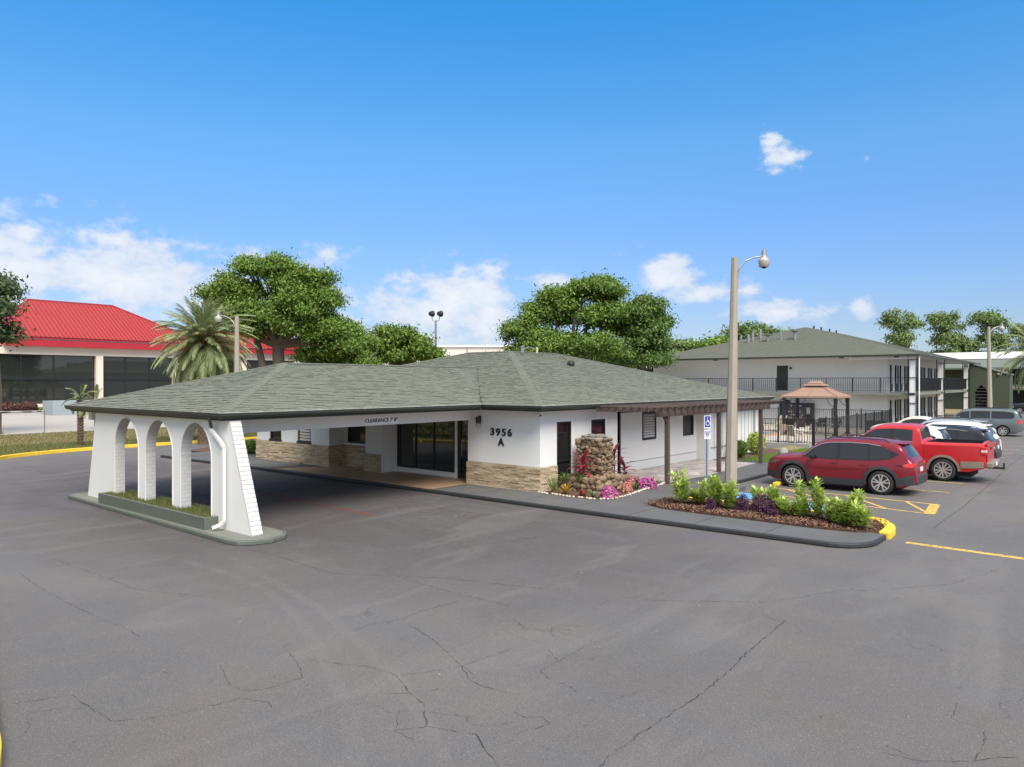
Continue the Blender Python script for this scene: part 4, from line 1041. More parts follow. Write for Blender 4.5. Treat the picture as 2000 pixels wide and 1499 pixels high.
# dark downpipe beside the recess, wall lamp, camera, roof vents
q = MB(); q.tube([(-13.86, 22.47, .15), (-13.86, 22.47, 2.62)], .028, 6); q.obj('downpipe', M_iron, LB)
q = MB(); q.lathe([(.0, .10), (.09, .10), (.095, .05), (.09, 0), (.07, -.12), (.0, -.12)], 10, (-16.38, 17.80, 2.27)); q.box(-16.43, -16.33, 17.84, 17.888, 2.16, 2.4); WL = q.obj('wall_lamp', M_iron, LB)
q = MB(); q.lathe([(.0, -.121), (.068, -.121), (.06, -.22), (0, -.23)], 10, (-16.38, 17.80, 2.27)); q.obj('lamp_glass', M_lampw, WL)
q = MB(); q.blob((-13.80, 17.80, 2.50), (.06, .06, .055), 1, j=0); q.box(-13.84, -13.76, 17.78, 17.86, 2.53, 2.61); SC = q.obj('security_camera', M_whitet, LB); q = MB(); q.blob((-13.77, 17.76, 2.485), (.035, .035, .03), 1, j=0); q.obj('camera_lens', M_black, SC)
q = MB(); q.blob((-18.5, 26.0, 4.30), (.17, .17, .16), 3, j=.0); q.lathe([(.2, 0), (.2, .03), (0, .03)], 12, (-18.5, 26, 4.14)); q.obj('roof_vent', M_iron, LB)
q = MB(); q.tube([(-20.3, 24.9, 4.8), (-20.3, 24.9, 5.0)], .07, 8); q.lathe([(.09, 0), (.1, .06), (0, .09)], 8, (-20.3, 24.9, 5.0)); q.obj('vent_pipe', M_galv, LB)
q = MB(); q.tube([(-20.2, 25.8, 4.8), (-20.2, 25.8, 5.05)], .05, 8); q.obj('vent_pipe', mat('yellowed_pipe', (.5, .42, .25), .6), LB)
q = MB(); q.tube([(-20.3, 25.0, 4.95), (-20.28, 25.3, 5.05), (-20.22, 25.7, 5.0)], .018, 6); q.obj('vent_cable', M_galv, LB)
# ---- pergola along the right wall
PG = thing('pergola', 'brown stained timber pergola over the paved patio on the right side of the white office', 'pergola', (-11.83, 26, .12))
for y in (22.15, 26.17, 30.26): q = MB(); q.box(-11.90, -11.76, y-.07, y+.07, .12, 2.36); q.obj('post', M_wood, PG, bevel=.008)
q = MB(); q.box(-11.92, -11.74, 21.5, 31.1, 2.362, 2.56); q.obj('beam', M_wood, PG, bevel=.01)
q = MB(); q.box(-14.02, -13.89, 22.6, 31.0, 2.40, 2.56); q.obj('beam', M_wood, PG)
q = MB(); q.bar((-11.83, 22.08, 2.18), (-11.83, 21.90, 2.36), .06); q.obj('brace', M_wood, PG)
rf = MB(); rf.box(-1.62, .30, -.02, .02, -.055, .055); raft = rf.mesh('rafter', M_wood)
for i, y in enumerate(np.arange(20.15, 31.6, .46)):
    place('rafter', raft, PG, (-11.7 + (.0), y, 2.63), (0, -.02, 0), (1, 1, 1), rel=False)
q = MB()
for x in np.arange(-13.1, -11.3, .28): q.box(x, x+.05, 20.05, 31.6, 2.70, 2.735)
q.obj('lath', M_wood, PG)
# ---- paved patio
pv = MB(); pv.prism([(-14.58, 22.6), (-11.95, 22.3), (-11.75, 24.9), (-12.0, 30.2), (-13.95, 30.0), (-14.58, 30.0)], .10, .1225); PV = pv.obj('paved_patio', M_conc); struct(PV)
pm = MB(); pm.box(-.5, .5, -.5, .5, -.5, .5); pav_me = pm.mesh('paver', M_paver)
rr = random.Random(4)
y = 22.75; j = 0
while y < 29.8:
    x = -14.5+(.2 if j % 2 else 0)
    while x < -12.2:
        w = rr.choice([.3, .45, .3])
        if x+w < -12.0: place('paver', pav_me, PV, (x+w/2, y+.15, .1225+rr.uniform(0, .004)), (0, 0, 0), (w-.012, .288, .014))
        x += w
    y += .3; j += 1

# ------------------------------------------------------------------ lamp posts, signs
def lamp_post(loc, h, arm_dir, label, group=None, lean=(0, 0)):
    t = thing('lamp_post', label, 'lamp post', loc, 0, group)
    q = MB(); a = Vector(arm_dir).normalized(); n = Vector((-a.y, a.x, 0))
    q.add([], [])
    def ring(z, w): 
        c = Vector((lean[0]*z/h, lean[1]*z/h, z)); k = w*.38
        P = [c+a*w+n*k, c+a*k+n*w, c-a*k+n*w, c-a*w+n*k, c-a*w-n*k, c-a*k-n*w, c+a*k-n*w, c+a*w-n*k]; return P
    zs = [-.1, 0, h*.33, h*.66, h]; vs = []
    for z in zs: vs += ring(z, .185-.09*max(0, z)/h)
    fs = [(i*8+k, i*8+(k+1) % 8, (i+1)*8+(k+1) % 8, (i+1)*8+k) for i in range(len(zs)-1) for k in range(8)]+[tuple(range(len(zs)*8-8, len(zs)*8))]
    q.add(vs, fs); q.obj('pole', M_pole, t, rel=True)
    top = Vector((lean[0], lean[1], h))
    P = [top+a*.09+Vector((0, 0, -.62)), top+a*.16+Vector((0, 0, -.34)), top+a*.34+Vector((0, 0, -.12)), top+a*.62+Vector((0, 0, .0)), top+a*.86+Vector((0, 0, .04))]
    q = MB(); q.tube(P, .028, 8); q.obj('arm', M_galv, t, rel=True)
    q = MB(); 
    for z in (-.45, -.62): q.lathe([(.10, -.02), (.10, .02)], 8, (top.x, top.y, top.z+z)); 
    q.bar(top+a*.08+Vector((0, 0, -.75)), top+a*.08+Vector((0, 0, -1.0)), .05); q.obj('bracket', M_galv, t, rel=True)
    hd = top+a*.95+Vector((0, 0, 0))
    q = MB(); q.lathe([(0, .30), (.03, .30), (.035, .24), (.075, .22), (.085, .06), (.10, .0), (.06, -.04)], 14, hd); q.bar(hd+a*-.14+Vector((0, 0, .04)), hd+Vector((0, 0, .05)), .07)
    H_ = q.obj('lamp_housing', M_galv, t, rel=True)
    q = MB(); q.lathe([(.085, .02), (.18, -.08), (.185, -.10), (.15, -.30), (.14, -.31), (.03, -.305), (0, -.305)], 18, hd); q.obj('refractor', M_lampw, t, rel=True, smooth=True)
    q = MB(); q.lathe([(.07, -.306), (.06, -.35), (0, -.36)], 10, hd); q.obj('lamp_cap', M_iron, t, rel=True)
    return t
RTV = (math.cos(R(40)), math.sin(R(40)), 0)
lamp_post((-9.96, 22.93, .0), 7.55, RTV, 'tall tan concrete lamp post rising behind the mulch bed, taking up much of the sky', 'concrete lamp posts', lean=(.10, .08))
lamp_post((-7.74, 62.75, 0), 7.5, RTV, 'concrete lamp post standing in front of the silver minivan', 'concrete lamp posts', lean=(-.1, 0))
lamp_post((-35.3, 20.0, 0), 6.9, (-RTV[0], -RTV[1], 0), 'concrete lamp post rising in front of the round green palm crown', 'concrete lamp posts')
# plinth round the big post
q = MB(); q.box(-10.32, -9.6, 22.6, 23.3, .0, .14); tag(q.obj('lamp_footing', M_pave, bevel=.02), 'low dark square footing under the nearest lamp post', 'footing')
# floodlight mast and shoebox light
t = thing('floodlight_mast', 'slim grey mast with two floodlights standing behind the roof ridge', 'floodlight', (-50.55, 48.98, 0))
q = MB(); q.tube([(0, 0, 0), (0, 0, 9.4)], [.16, .09], 8); q.obj('pole', M_galv, t, rel=True)
q = MB(); 
for s in (-1, 1): q.tube([(0, 0, 9.3), (s*.3*RTV[0], s*.3*RTV[1], 9.35), (s*.36*RTV[0], s*.36*RTV[1], 9.75)], .045, 6)
q.obj('bracket', M_galv, t, rel=True)
for s in (-1, 1):
    q = MB(); c = (s*.40*RTV[0], s*.40*RTV[1], 10.0); q.lathe([(0, -.25), (.2, -.22), (.3, .1), (.31, .16), (0, .17)], 12, c, 'y'); q.obj('floodlight', M_iron, t, rel=True)
t = thing('area_light', 'flat grey parking light on a thin pole above the palm crown', 'lamp post', (-56.45, 30.97, 0))
q = MB(); q.tube([(0, 0, 0), (0, 0, 9.6)], .09, 6); q.obj('pole', M_galv, t, rel=True)
q = MB(); q.bar((-.1, -.1, 9.55), (.95*RTV[0], .95*RTV[1], 9.62), .42, .2); q.bar((.1, .1, 9.6), (-1.25*RTV[0], -1.25*RTV[1], 10.0), .42, .2); q.obj('lamp_head', M_lampw, t, rel=True)
# accessible parking sign
t = thing('parking_sign', 'blue and white wheelchair parking sign on a slim blue post before the pergola', 'sign', (-11.22, 23.84, .12))
q = MB(); q.bar((0, 0, -.02), (0, 0, 2.25), .05, .035); q.obj('post', M_bpost, t, rel=True)
nrm = Vector((.94, -.34, 0)); a_ = Vector((.34, .94, 0))
def plate(z0, z1, w, m, off, name):
    q = MB(); q.bar(nrm*off+Vector((0, 0, z0)), nrm*off+Vector((0, 0, z1)), w, .008, tuple(nrm)); q.v = [tuple(v) for v in q.v]; return q.obj(name, m, t, rel=True)
def plate2(z0, z1, w, m, off, name, par=None):
    q = MB(); c = nrm*off
    P = [c-a_*w/2, c+a_*w/2]; th = nrm*.006
    vs = [P[0]+Vector((0,0,z0)), P[1]+Vector((0,0,z0)), P[1]+Vector((0,0,z1)), P[0]+Vector((0,0,z1))]
    vs += [v-th for v in vs]; q.add(vs, [(0,1,2,3),(5,4,7,6),(4,0,3,7),(1,5,6,2),(3,2,6,7),(4,5,1,0)]); return q.obj(name, m, par or t, rel=True)
plate2(1.78, 2.23, .31, M_wsign, .034, 'sign_panel'); pnl = plate2(1.83, 2.21, .25, M_bsign, .041, 'blue_panel'); plate2(1.42, 1.74, .30, M_wsign, .034, 'text_panel')
ang = math.atan2(a_.y, a_.x)
def symb(parent):
    q = MB()
    def seg(pts, w):
        for p, r_ in zip(pts[:-1], pts[1:]):
            A = a_*p[0]+Vector((0, 0, p[1]))+nrm*.046; B = a_*r_[0]+Vector((0, 0, r_[1]))+nrm*.046; q.bar(A, B, w, .004, tuple(nrm))
    s = .30; T = lambda x, y: (x*s-.01, y*s+2.0)
    seg([T(0, .38), T(0, .05), T(.28, .05), T(.42, -.3)], .028); seg([T(0, .2), T(.22, .2)], .022)
    seg([T(math.cos(R(d))*.27+.02, math.sin(R(d))*.27-.1) for d in range(120, 350, 23)], .022); seg([T(0, .47), T(0, .56)], .034)
    return q.obj('wheelchair_symbol', M_wsign, parent, rel=True)
symb(pnl)
for i, (s_, z_) in enumerate((('PARKING BY', 1.67), ('DISABLED', 1.62), ('PERMIT', 1.57), ('ONLY', 1.52))):
    c = bpy.data.curves.new('lettering', 'FONT'); c.body = s_; c.size = .055; c.extrude = .001; c.align_x = 'CENTER'; c.align_y = 'CENTER'; c.materials.append(M_bsign)
    o = bpy.data.objects.new('lettering', text_mesh(c, 'lettering')); COL.objects.link(o); o.parent = t; o.location = nrm*.043+Vector((0, 0, z_)); o.rotation_euler = (R(90), 0, ang)
# ------------------------------------------------------------------ stone fountain and its garden
t = thing('stone_fountain', 'brown rockwork fountain pillar with a flat grey stone cap between red leaved plants', 'fountain', (-13.15, 19.85, .11))
rr = random.Random(12)
core = MB(); cx, cy = .0, .0
core.prism([(-.42, -.38), (.36, -.42), (.38, .26), (-.40, .30)], 0, 1.58)
core.prism([(-.6, -1.05), (.75, -1.0), (.90, -.2), (.80, .60), (.3, .8), (-.6, .8)], 0, .42)
core.obj('core', M_mortar, t, rel=True, bevel=.03)
k = 0
def rocks(face_pts, nrm_, z0, z1, s, seed):
    """rocks over a vertical face from a to b"""
    r = random.Random(seed); a, b = Vector((*face_pts[0], 0)), Vector((*face_pts[1], 0)); L_ = (b-a).length; d = (b-a)/L_; n = Vector((*nrm_, 0))
    z = z0
    row = 0
    while z < z1:
        h = s*r.uniform(.5, .95); x = -s*r.uniform(0, .5)
        while x < L_+s*.1:
            w = s*r.uniform(.6, 1.7); c = a+d*(x+w/2)+n*r.uniform(-.02, .05)+Vector((0, 0, z+h/2+r.uniform(-.035, .035)))
            q = MB(); q.blob(c, (w*.56, s*r.uniform(.22, .42), h*.60), r.randint(0, 999), 9, 6, .2, math.atan2(d.y, d.x)); q.obj('rock', M_rock, t, rel=True, smooth=r.random() < .5)
            x += w
        z += h*.93; row += 1
rocks([(-.42, -.40), (.38, -.44)], (0, -1), .35, 1.52, .17, 1); rocks([(.38, -.40), (.40, .28)], (1, 0), .35, 1.52, .17, 2)
rocks([(-.62, -1.05), (.76, -1.02)], (0, -1), 0, .38, .2, 3); rocks([(.76, -1.0), (.92, -.2)], (.9, -.3), 0, .38, .2, 4); rocks([(.92, -.2), (.84, .6)], (1, 0), 0, .38, .2, 5)
for i in range(9):
    x, y = rr.uniform(-.5, .85), rr.uniform(-.95, -.55); q = MB(); q.blob((x, y, .42), (.14, .12, .08), i, 8, 5, .15); q.obj('rock', M_rock, t, rel=True, smooth=True)
for i in range(9):
    a = 2*math.pi*i/9; q = MB(); q.blob((.34*math.cos(a)-.02, .32*math.sin(a)-.06, 1.58+rr.uniform(0, .03)), (.24, .14, .05), i+50, 9, 4, .14, a+math.pi/2); q.obj('cap_stone', M_slate, t, rel=True, smooth=True)
for i in range(5):
    a = 2*math.pi*i/5; q = MB(); q.blob((.2*math.cos(a)-.02, .2*math.sin(a)-.06, 1.66+rr.uniform(0, .03)), (.26, .16, .04), i+80, 9, 4, .14, a); q.obj('cap_stone', M_slate, t, rel=True, smooth=True)
# garden soil and pebbles
gb = MB(); gb.prism([(-13.86, 17.85), (-12.6, 17.76), (-11.7, 17.92), (-11.52, 18.6), (-11.6, 19.6), (-11.85, 21.4), (-11.95, 22.4), (-13.85, 22.4)], .1, .135)
GB = gb.obj('garden_bed', M_mulch); struct(GB)
edge = smooth_line([(-13.9, 17.80), (-13.3, 17.74), (-12.5, 17.68), (-11.85, 17.78), (-11.50, 18.1), (-11.46, 18.8), (-11.6, 20.0), (-11.78, 21.2), (-11.9, 22.3)], 12)
acc = 0; k = 0
for a, b in zip(edge[:-1], edge[1:]):
    acc += math.dist(a, b)
    if acc > .085:
        acc = 0; k += 1; q = MB(); q.blob((b[0]+rr.uniform(-.05, .05), b[1]+rr.uniform(-.05, .05), .145), (rr.uniform(.04, .065), .045, .035), k, 7, 4, .15, rr.uniform(0, 3)); q.obj('pebble', M_pebble, GB, smooth=True)
def ti_plant(loc, h, n, label, seed, m=M_ti, L=.55, w=.12, green=0):
    t = thing('ti_plant', label, 'plant', loc, 0, 'red leaved ti plants round the fountain'); r = random.Random(seed)
    q = MB(); q.tube([(0, 0, 0), (.02, .01, h*.5), (0, 0, h)], [.022, .018, .014], 6); q.obj('stem', M_bark, t, rel=True)
    vars_ = [plant_leaf(L*s, w, 5, b, m, 'leaf') for s, b in ((1, .7), (.85, .45), (1.1, 1.1))]
    for i in range(n):
        f = i/n; zz = h*(.45+.55*f); place('leaf', r.choice(vars_), t, (0, 0, zz), (r.uniform(-.3, .3), -R(-10+72*f)+r.uniform(-.25, .25), i*2.4+r.uniform(-.3, .3)), (1, 1, 1))
    return t
ti_plant((-13.05, 18.98, .5), .55, 22, 'crimson ti plant in front of the rock pillar, left of its grey cap', 1)
ti_plant((-13.15, 20.95, .4), .75, 20, 'crimson ti plant rising at the right side of the rock pillar', 2)
ti_plant((-12.75, 20.95, .13), .62, 18, 'dark red ti plant leaning out near the white recessed wall, rightmost of the three', 3, L=.45)
def tuft_plant(name, loc, label, cat, m, n, L, w, seed, tilt=(20, 75), group=None, stem=False, bend=.6):
    t = thing(name, label, cat, loc, 0, group); r = random.Random(seed); v = [plant_leaf(L*s, w, 4, bend, m, 'leaf') for s in (1, .8)]
    for i in range(n):
        place('leaf', r.choice(v), t, (r.uniform(-.04, .04), r.uniform(-.04, .04), r.uniform(0, .06)), (0, -R(r.uniform(*tilt)), r.uniform(0, 6.28)), (1, 1, 1))
    return t
M_strap = mat('green_strap_leaf', (.06, .14, .03), .5, isl=.9, isl2=(.14, .24, .05), trans=.2)
tuft_plant('strap_plant', (-13.45, 18.55, .42), 'tuft of long green strap leaves at the left foot of the rock pillar', 'plant', M_strap, 34, .42, .028, 3)
tuft_plant('strap_plant', (-13.0, 18.75, .42), 'darker green leaf tuft growing right against the pillar front', 'plant', M_strap, 22, .36, .03, 4)
tuft_plant('strap_plant', (-13.5, 18.02, .13), 'upright grassy tuft at the ledge stone corner by the tall glass door', 'plant', M_strap, 24, .55, .022, 5, tilt=(50, 85), bend=.25)
tuft_plant('croton', (-13.02, 18.02, .13), 'yellow and orange croton beside the grassy tuft at the wall corner', 'plant', M_croton, 30, .34, .055, 6, tilt=(25, 80))
tuft_plant('croton', (-12.02, 21.6, .13), 'orange croton at the far end of the pebble edge near the first pergola post', 'plant', M_croton, 26, .28, .05, 7)
tuft_plant('red_foliage_plant', (-12.38, 17.98, .13), 'low dark red leaved plant at the pebble edge, right of the croton', 'plant', M_redleaf, 30, .22, .06, 8)
tuft_plant('green_foliage_plant', (-12.35, 21.1, .13), 'dark green and bronze clump under the rightmost ti plant', 'plant', M_redleaf, 26, .3, .07, 9)
M_varieg = mat('variegated_leaf', (.26, .33, .17), .6, isl=1, isl2=(.05, .12, .03), trans=.2)
tuft_plant('variegated_plant', (-12.0, 17.98, .13), 'green and cream variegated clump left of the magenta flowers', 'plant', M_varieg, 34, .22, .05, 10)
tuft_plant('green_foliage_plant', (-11.9, 20.25, .13), 'small bright green leafy plant between the two magenta flower clumps', 'plant', M_strap, 24, .24, .05, 11)
def flower_clump(loc, r, h, m, m2, label, seed):
    t = thing('flower_clump', label, 'flowers', loc, 0, 'flower clumps along the pebble edge'); g = np.random.default_rng(seed)
    n = 260; d = g.normal(size=(n, 3)); d[:, 2] = abs(d[:, 2]); d /= np.linalg.norm(d, axis=1)[:, None]; P = d*np.array([r, r, h])*(.85+.2*g.random((n, 1)))
    half = n//3
    mk('blossoms', quads_mesh('blossoms', np.concatenate([leaves(g, P+g.normal(size=P.shape)*.012, .06, d, .9, .6, 0) for _ in range(3)]), m), t, rel=True)
    if m2: mk('outer_blossoms', quads_mesh('outer_blossoms', leaves(g, P[:half]*1.03+[.05, .03, 0], .06, d[:half], .9, .6, 0), m2), t, rel=True)
    P = d*np.array([r*1.05, r*1.05, h*.6])*g.random((n, 1))**.4
    mk('foliage', quads_mesh('foliage', leaves(g, P, .09, d, .5), M_strap), t, rel=True)
flower_clump((-11.68, 18.32, .12), .26, .34, M_pink, M_coral, 'larger magenta and coral flower clump at the nearest corner of the pebble edge', 1)
flower_clump((-11.85, 20.85, .12), .30, .34, M_pink, None, 'magenta flower clump farther along the pebble edge, before the pergola post', 2)
flower_clump((-11.82, 19.55, .12), .17, .30, M_coral, None, 'small coral flower clump between the magenta ones', 3)
flower_clump((-12.25, 20.45, .12), .18, .36, M_coral, M_pink, 'coral pink flower clump behind the farther magenta one', 4)
# ------------------------------------------------------------------ shrubs on the mulch bed
def shrub(loc, h, w, label, seed, stems=7):
    t = thing('leafy_shrub', label, 'shrub', loc, 0, 'light green shrubs on the mulch bed'); g = np.random.default_rng(seed); r = random.Random(seed)
    q = MB(); V = []
    for i in range(stems):
        a = r.uniform(0, 6.28); rad = w*r.uniform(.15, 1); hh = h*r.uniform(.5, 1) if i else h; top = Vector((math.cos(a)*rad*(.4 if i == 0 else 1), math.sin(a)*rad*(.4 if i == 0 else 1), hh)); b0 = Vector((math.cos(a)*rad*.3, math.sin(a)*rad*.3, 0))
        q.tube([b0, b0.lerp(top, .5)+Vector((0, 0, .04)), top], [.012, .009, .005], 5)
        for f in (np.arange(.16, .62, .15).tolist()+[.78, .93, 1.0] if i else [.55, .8, .93, 1.0]):
            c = b0.lerp(top, float(f)); k = 9
            aa = g.uniform(0, 6.28, k); el = g.uniform(.1, 1.1, k); d = np.stack([np.cos(aa)*np.cos(el), np.sin(aa)*np.cos(el), np.sin(el)], 1)
            P = np.array(c)+d*g.uniform(.03, .09, (k, 1)); s = np.cross(d, [0, 0, 1.]); s /= np.linalg.norm(s, axis=1)[:, None]; Ls = g.uniform(.10, .18, (k, 1))
            up = np.cross(s, d)
            A = P; B = P+d*Ls*.55+s*Ls*.24+up*.01; C_ = P+d*Ls; D = P+d*Ls*.55-s*Ls*.24+up*.01
            V.append(np.stack([A, B, C_, D], 1))
    q.obj('stems', M_bark, t, rel=True); mk('foliage', quads_mesh('foliage', np.concatenate(V), M_leafC), t, rel=True); return t
SH = [((-9.45, 18.55), .95, .32, 'tallest pale green shrub at the far left tip of the mulch bed'), ((-9.05, 18.75), .62, .30, 'bushy shrub just right of the tallest one on the mulch bed'),
      ((-8.62, 18.75), .80, .26, 'upright shrub before the blue sign post, near the left of the mulch bed'), ((-8.05, 18.55), .74, .28, 'shrub directly in front of the tall tan lamp post'),
      ((-7.52, 18.95), .62, .20, 'thin single shrub between the two purple plants'), ((-7.05, 18.9), .68, .22, 'shrub right of the purple plants with a forked top'),
      ((-6.72, 18.6), .45, .24, 'low shrub near the middle of the mulch bed, below a bare tall stem'), ((-6.45, 19.1), .82, .16, 'lean tall stem topped with one leaf rosette near the red car wheel'),
      ((-6.25, 18.6), .52, .22, 'short shrub left of the tall rosette stem, over the blue paint'), ((-5.85, 18.6), .98, .24, 'tall shrub with a high central rosette over the wheelchair square'),
      ((-5.50, 18.45), .60, .28, 'spreading shrub with a reddish leaf right of the tall rosette shrub'), ((-5.20, 18.15), .62, .26, 'low full shrub second from the right end of the bed'),
      ((-4.95, 18.45), .80, .30, 'wide bushy shrub near the yellow kerb tip'), ((-4.75, 18.0), .62, .24, 'rightmost shrub of the mulch bed beside the yellow kerb')]
for i, ((x, y), h, w, l) in enumerate(SH): shrub((x, y, .15), h*(.88 if h > .7 else .76), w*1.0, l, 20+i, stems=4 if w < .21 else (8 if w > .25 else 6))
for i, (x, y, l) in enumerate(((-8.45, 18.2, 'small dark purple plant left of the shrub before the lamp post'), (-7.75, 18.62, 'feathery dark purple plant, leftmost of the close pair right of the lamp post'), (-7.28, 18.66, 'tallest feathery purple plant in the middle of the mulch bed'), (-6.88, 18.4, 'low purple plant by the middle of the mulch bed, rightmost of its kind'))):
    t = thing('purple_plant', l, 'plant', (x, y, .14), 0, 'purple plants among the shrubs'); g = np.random.default_rng(60+i); n = 900; s = (.16, .22, .26, .2)[i]
    d = g.normal(size=(n, 3)); d[:, 2] = abs(d[:, 2])*1.2; d /= np.linalg.norm(d, axis=1)[:, None]; P = d*np.array([s, s, s*2.0])*g.random((n, 1))**.45
    q = MB(); q.tube([(0, 0, 0), (0, 0, s*1.5)], .01, 5); q.obj('stems', M_bark, t, rel=True)
    mk('foliage', quads_mesh('foliage', leaves(g, P, .075, d, .28, .8), M_purple), t, rel=True)
grass_tufts('pole_weeds', [(-10.3, 19.0), (-9.9, 19.0), (-9.9, 19.4), (-10.3, 19.4)], 60, .1, M_grassg, .12, 'tiny weeds at the edge of the mulch bed')
# lawn strip and shrubs between pergola and pool fence
lw = MB(); lw.prism([(-13.9, 31.0), (-10.5, 30.6), (-10.45, 36.4), (-13.9, 39.8)], .05, .13); struct(lw.obj('lawn_strip', M_grassbase))
grass_tufts('lawn_grass', [(-13.0, 30.8), (-10.5, 30.6), (-10.5, 36.4), (-12.6, 38)], 16000, .10, M_grassg, .12, 'bright green grass patch between the pergola and the pool fence', wid=.012)
mbx = MB(); mbx.prism([(-14.0, 31.0), (-13.0, 30.9), (-12.6, 36.5), (-14.0, 37)], .05, .142); struct(mbx.obj('shrub_bed', M_mulch))
def round_shrub(loc, r, h, label, seed, m=M_leafC, n=2600, cat='shrub', size=.10, name='round_shrub'):
    t = thing(name, label, cat, loc, 0, None); g = np.random.default_rng(seed)
    q = MB()
    for k in range(5): q.tube([(0, 0, 0), (g.uniform(-r, r)*.5, g.uniform(-r, r)*.5, h*.75)], [.015, .005], 5)
    q.obj('stems', M_bark, t, rel=True); d = g.normal(size=(n, 3)); d /= np.linalg.norm(d, axis=1)[:, None]; P = d*np.array([r, r, h*.5])*(.55+.5*g.random((n, 1)))+[0, 0, h*.55]
    mk('foliage', quads_mesh('foliage', leaves(g, P, size, d, .5), m), t, rel=True); return t
round_shrub((-13.35, 33.6, .13), .42, 1.0, 'round yellow green shrub against the boarded white wall by the pergola end', 1)
round_shrub((-13.3, 31.6, .13), .32, .75, 'smaller darker shrub half hidden behind the tall lamp post', 2, M_leafB)
tuft_plant('croton', (-13.55, 31.9, .13), 'dark red and green plant at the foot of the boarded white wall', 'plant', M_redleaf, 20, .4, .06, 14)
q = MB(); q.blob((-11.95, 33.2, .3), (.22, .2, .26), 3, 10, 8, .1); tag(q.obj('boulder', mat('grey_boulder', (.3, .3, .3), .9, var=.5, vscale=6), smooth=True), 'grey boulder beside the last pergola post', 'rock')
# planting left of the office entrance, seen through the third arch
q = MB(); q.prism([(-36, 17.9), (-30.1, 17.95), (-30.1, 22), (-38, 25), (-40.6, 24)], .02, .10); struct(q.obj('side_bed', M_mulch))
for i, (x, y, r_, h_, l, m) in enumerate(((-33.6, 18.6, .45, .7, 'green shrub seen through the right hand arch, near the kerb', M_leafB), (-32.0, 18.8, .5, .65, 'dark mixed shrub right beside the palm trunk behind the arches', M_leafA), (-34.8, 19.4, .4, .55, 'small leafy shrub left of the palm trunk behind the arches', M_leafC), (-30.6, 19.4, .35, .9, 'bright green shrub at the left end of the office wall', M_leafC), (-31.0, 21.5, .5, 1.1, 'taller shrub beyond the left end of the office wall', M_leafB))):
    round_shrub((x, y, .08), r_, h_, l, 30+i, m, 1800)

# ------------------------------------------------------------------ two storey motel building
MO = thing('motel_building', 'two storey white motel block with iron balconies and a broad green grey hip roof', 'building', (-11.5, 58.7, 0), R(1.5))
def MOo(q, name, m, par=None, **k): return q.obj(name, m, par or MO, rel=True, **k)
def mplace(name, me, loc, rot=(0, 0, 0), sc=(1, 1, 1), par=None): return place(name, me, par or MO, loc, rot, sc)
WX, FY = -2.35, 1.45      # right wall plane, front wall plane (local)
XW, YB = -21.7, 27.5
w = MB()
def wy(mb, x0, x1, y, t, ops, z0, z1): wall_y(mb, x0, x1, y, t, ops, z0, z1)
wy(w, XW, WX, FY, .2, [(-10.55, -9.65, 2.82, 4.85)], 2.602, 5.4); wy(w, XW, WX, FY, .2, [(-10.35, -9.5, .05, 2.1)], 0, 2.6)
ops1 = []; ops2 = []
ys = []
y = 2.0
while y < 26.5:
    ys.append(y); y += 1.75
for i, y in enumerate(ys):
    ops2.append((y+.2, y+.9, 2.75, 4.85)); ops1.append((y+.2, y+.9, .1, 2.15))
wall_x(w, FY+.2, YB, WX, .2, ops1, 0, 2.6); wall_x(w, FY+.2, YB, WX, .2, ops2, 2.602, 5.4)
w.box(XW, XW+.2, FY+.2, YB, 0, 5.4)
MOo(w, 'wall', M_white)
q = MB(); q.box(XW+.25, WX-.3, FY+.35, YB-.1, .1, 5.3); MOo(q, 'interior', M_dark)
fwm = MB(); fwm.box(-.04, .04, -.35, -.30, 0, 2.06); fwm.box(-.04, .04, .30, .35, 0, 2.06); fwm.box(-.04, .04, -.30, .30, 0, .06); fwm.box(-.04, .04, -.30, .30, 2.0, 2.06); fwm.box(-.04, .03, -.30, .30, .68, .72)
wfm = fwm.mesh('window', M_black); pq = MB(); pq.box(-.02, -.008, -.30, .30, .06, 2.0); wpm = pq.mesh('pane', M_glass)
acm = MB(); acm.box(.04, .12, -.28, .28, .08, .62); acme = acm.mesh('air_conditioner', mat('dark_grille', (.05, .052, .055), .6))
for i, y in enumerate(ys):
    for z in (.1, 2.76):
        o = mplace('window', wfm, (WX-.05, y+.55, z)); place('pane', wpm, o, (0, 0, 0)); place('air_conditioner', acme, o, (0, 0, 0))
# doors between windows, dark green slabs
dm = MB(); dm.box(-.03, .03, -.42, .42, 0, 2.05); dme = dm.mesh('door', M_door)
for i, y in enumerate(ys[:-1]):
    if i % 2 == 1:
        for z in (.1, 2.76): mplace('door', dme, (WX+.012, y+1.32, z), (0, 0, 0), (1, .5, 1))
q = MB(); q.box(-10.5, -9.68, FY+.02, FY+.07, 2.84, 4.83); D_ = MOo(q, 'door', M_door); q = MB(); q.box(-10.3, -9.88, FY-.01, FY+.018, 3.02, 3.6); MOo(q, 'door_grille', M_black, D_)
q = MB(); q.box(-10.3, -9.52, FY+.02, FY+.07, .08, 2.08); MOo(q, 'door', M_door)
q = MB(); q.box(-9.5, -9.35, FY-.12, FY, 4.55, 4.72); MOo(q, 'wall_lamp', M_iron)
for x in (-15.5, -5.4, -1.6): q = MB(); q.box(x-.15, x+.15, .6, .9, 5.33, 5.39); MOo(q, 'ceiling_lamp', M_iron)
# balcony slab
q = MB(); q.box(XW, -.35, .25, FY-.002, 2.55, 2.74); q.box(WX+.002, -.35, FY, YB, 2.55, 2.74); MOo(q, 'balcony_slab', mat('grey_green_slab', (.19, .20, .17), .8, var=.3))
q = MB(); q.box(XW-.1, .0, -.3, YB+.5, 5.40, 5.44); MOo(q, 'soffit', M_white)
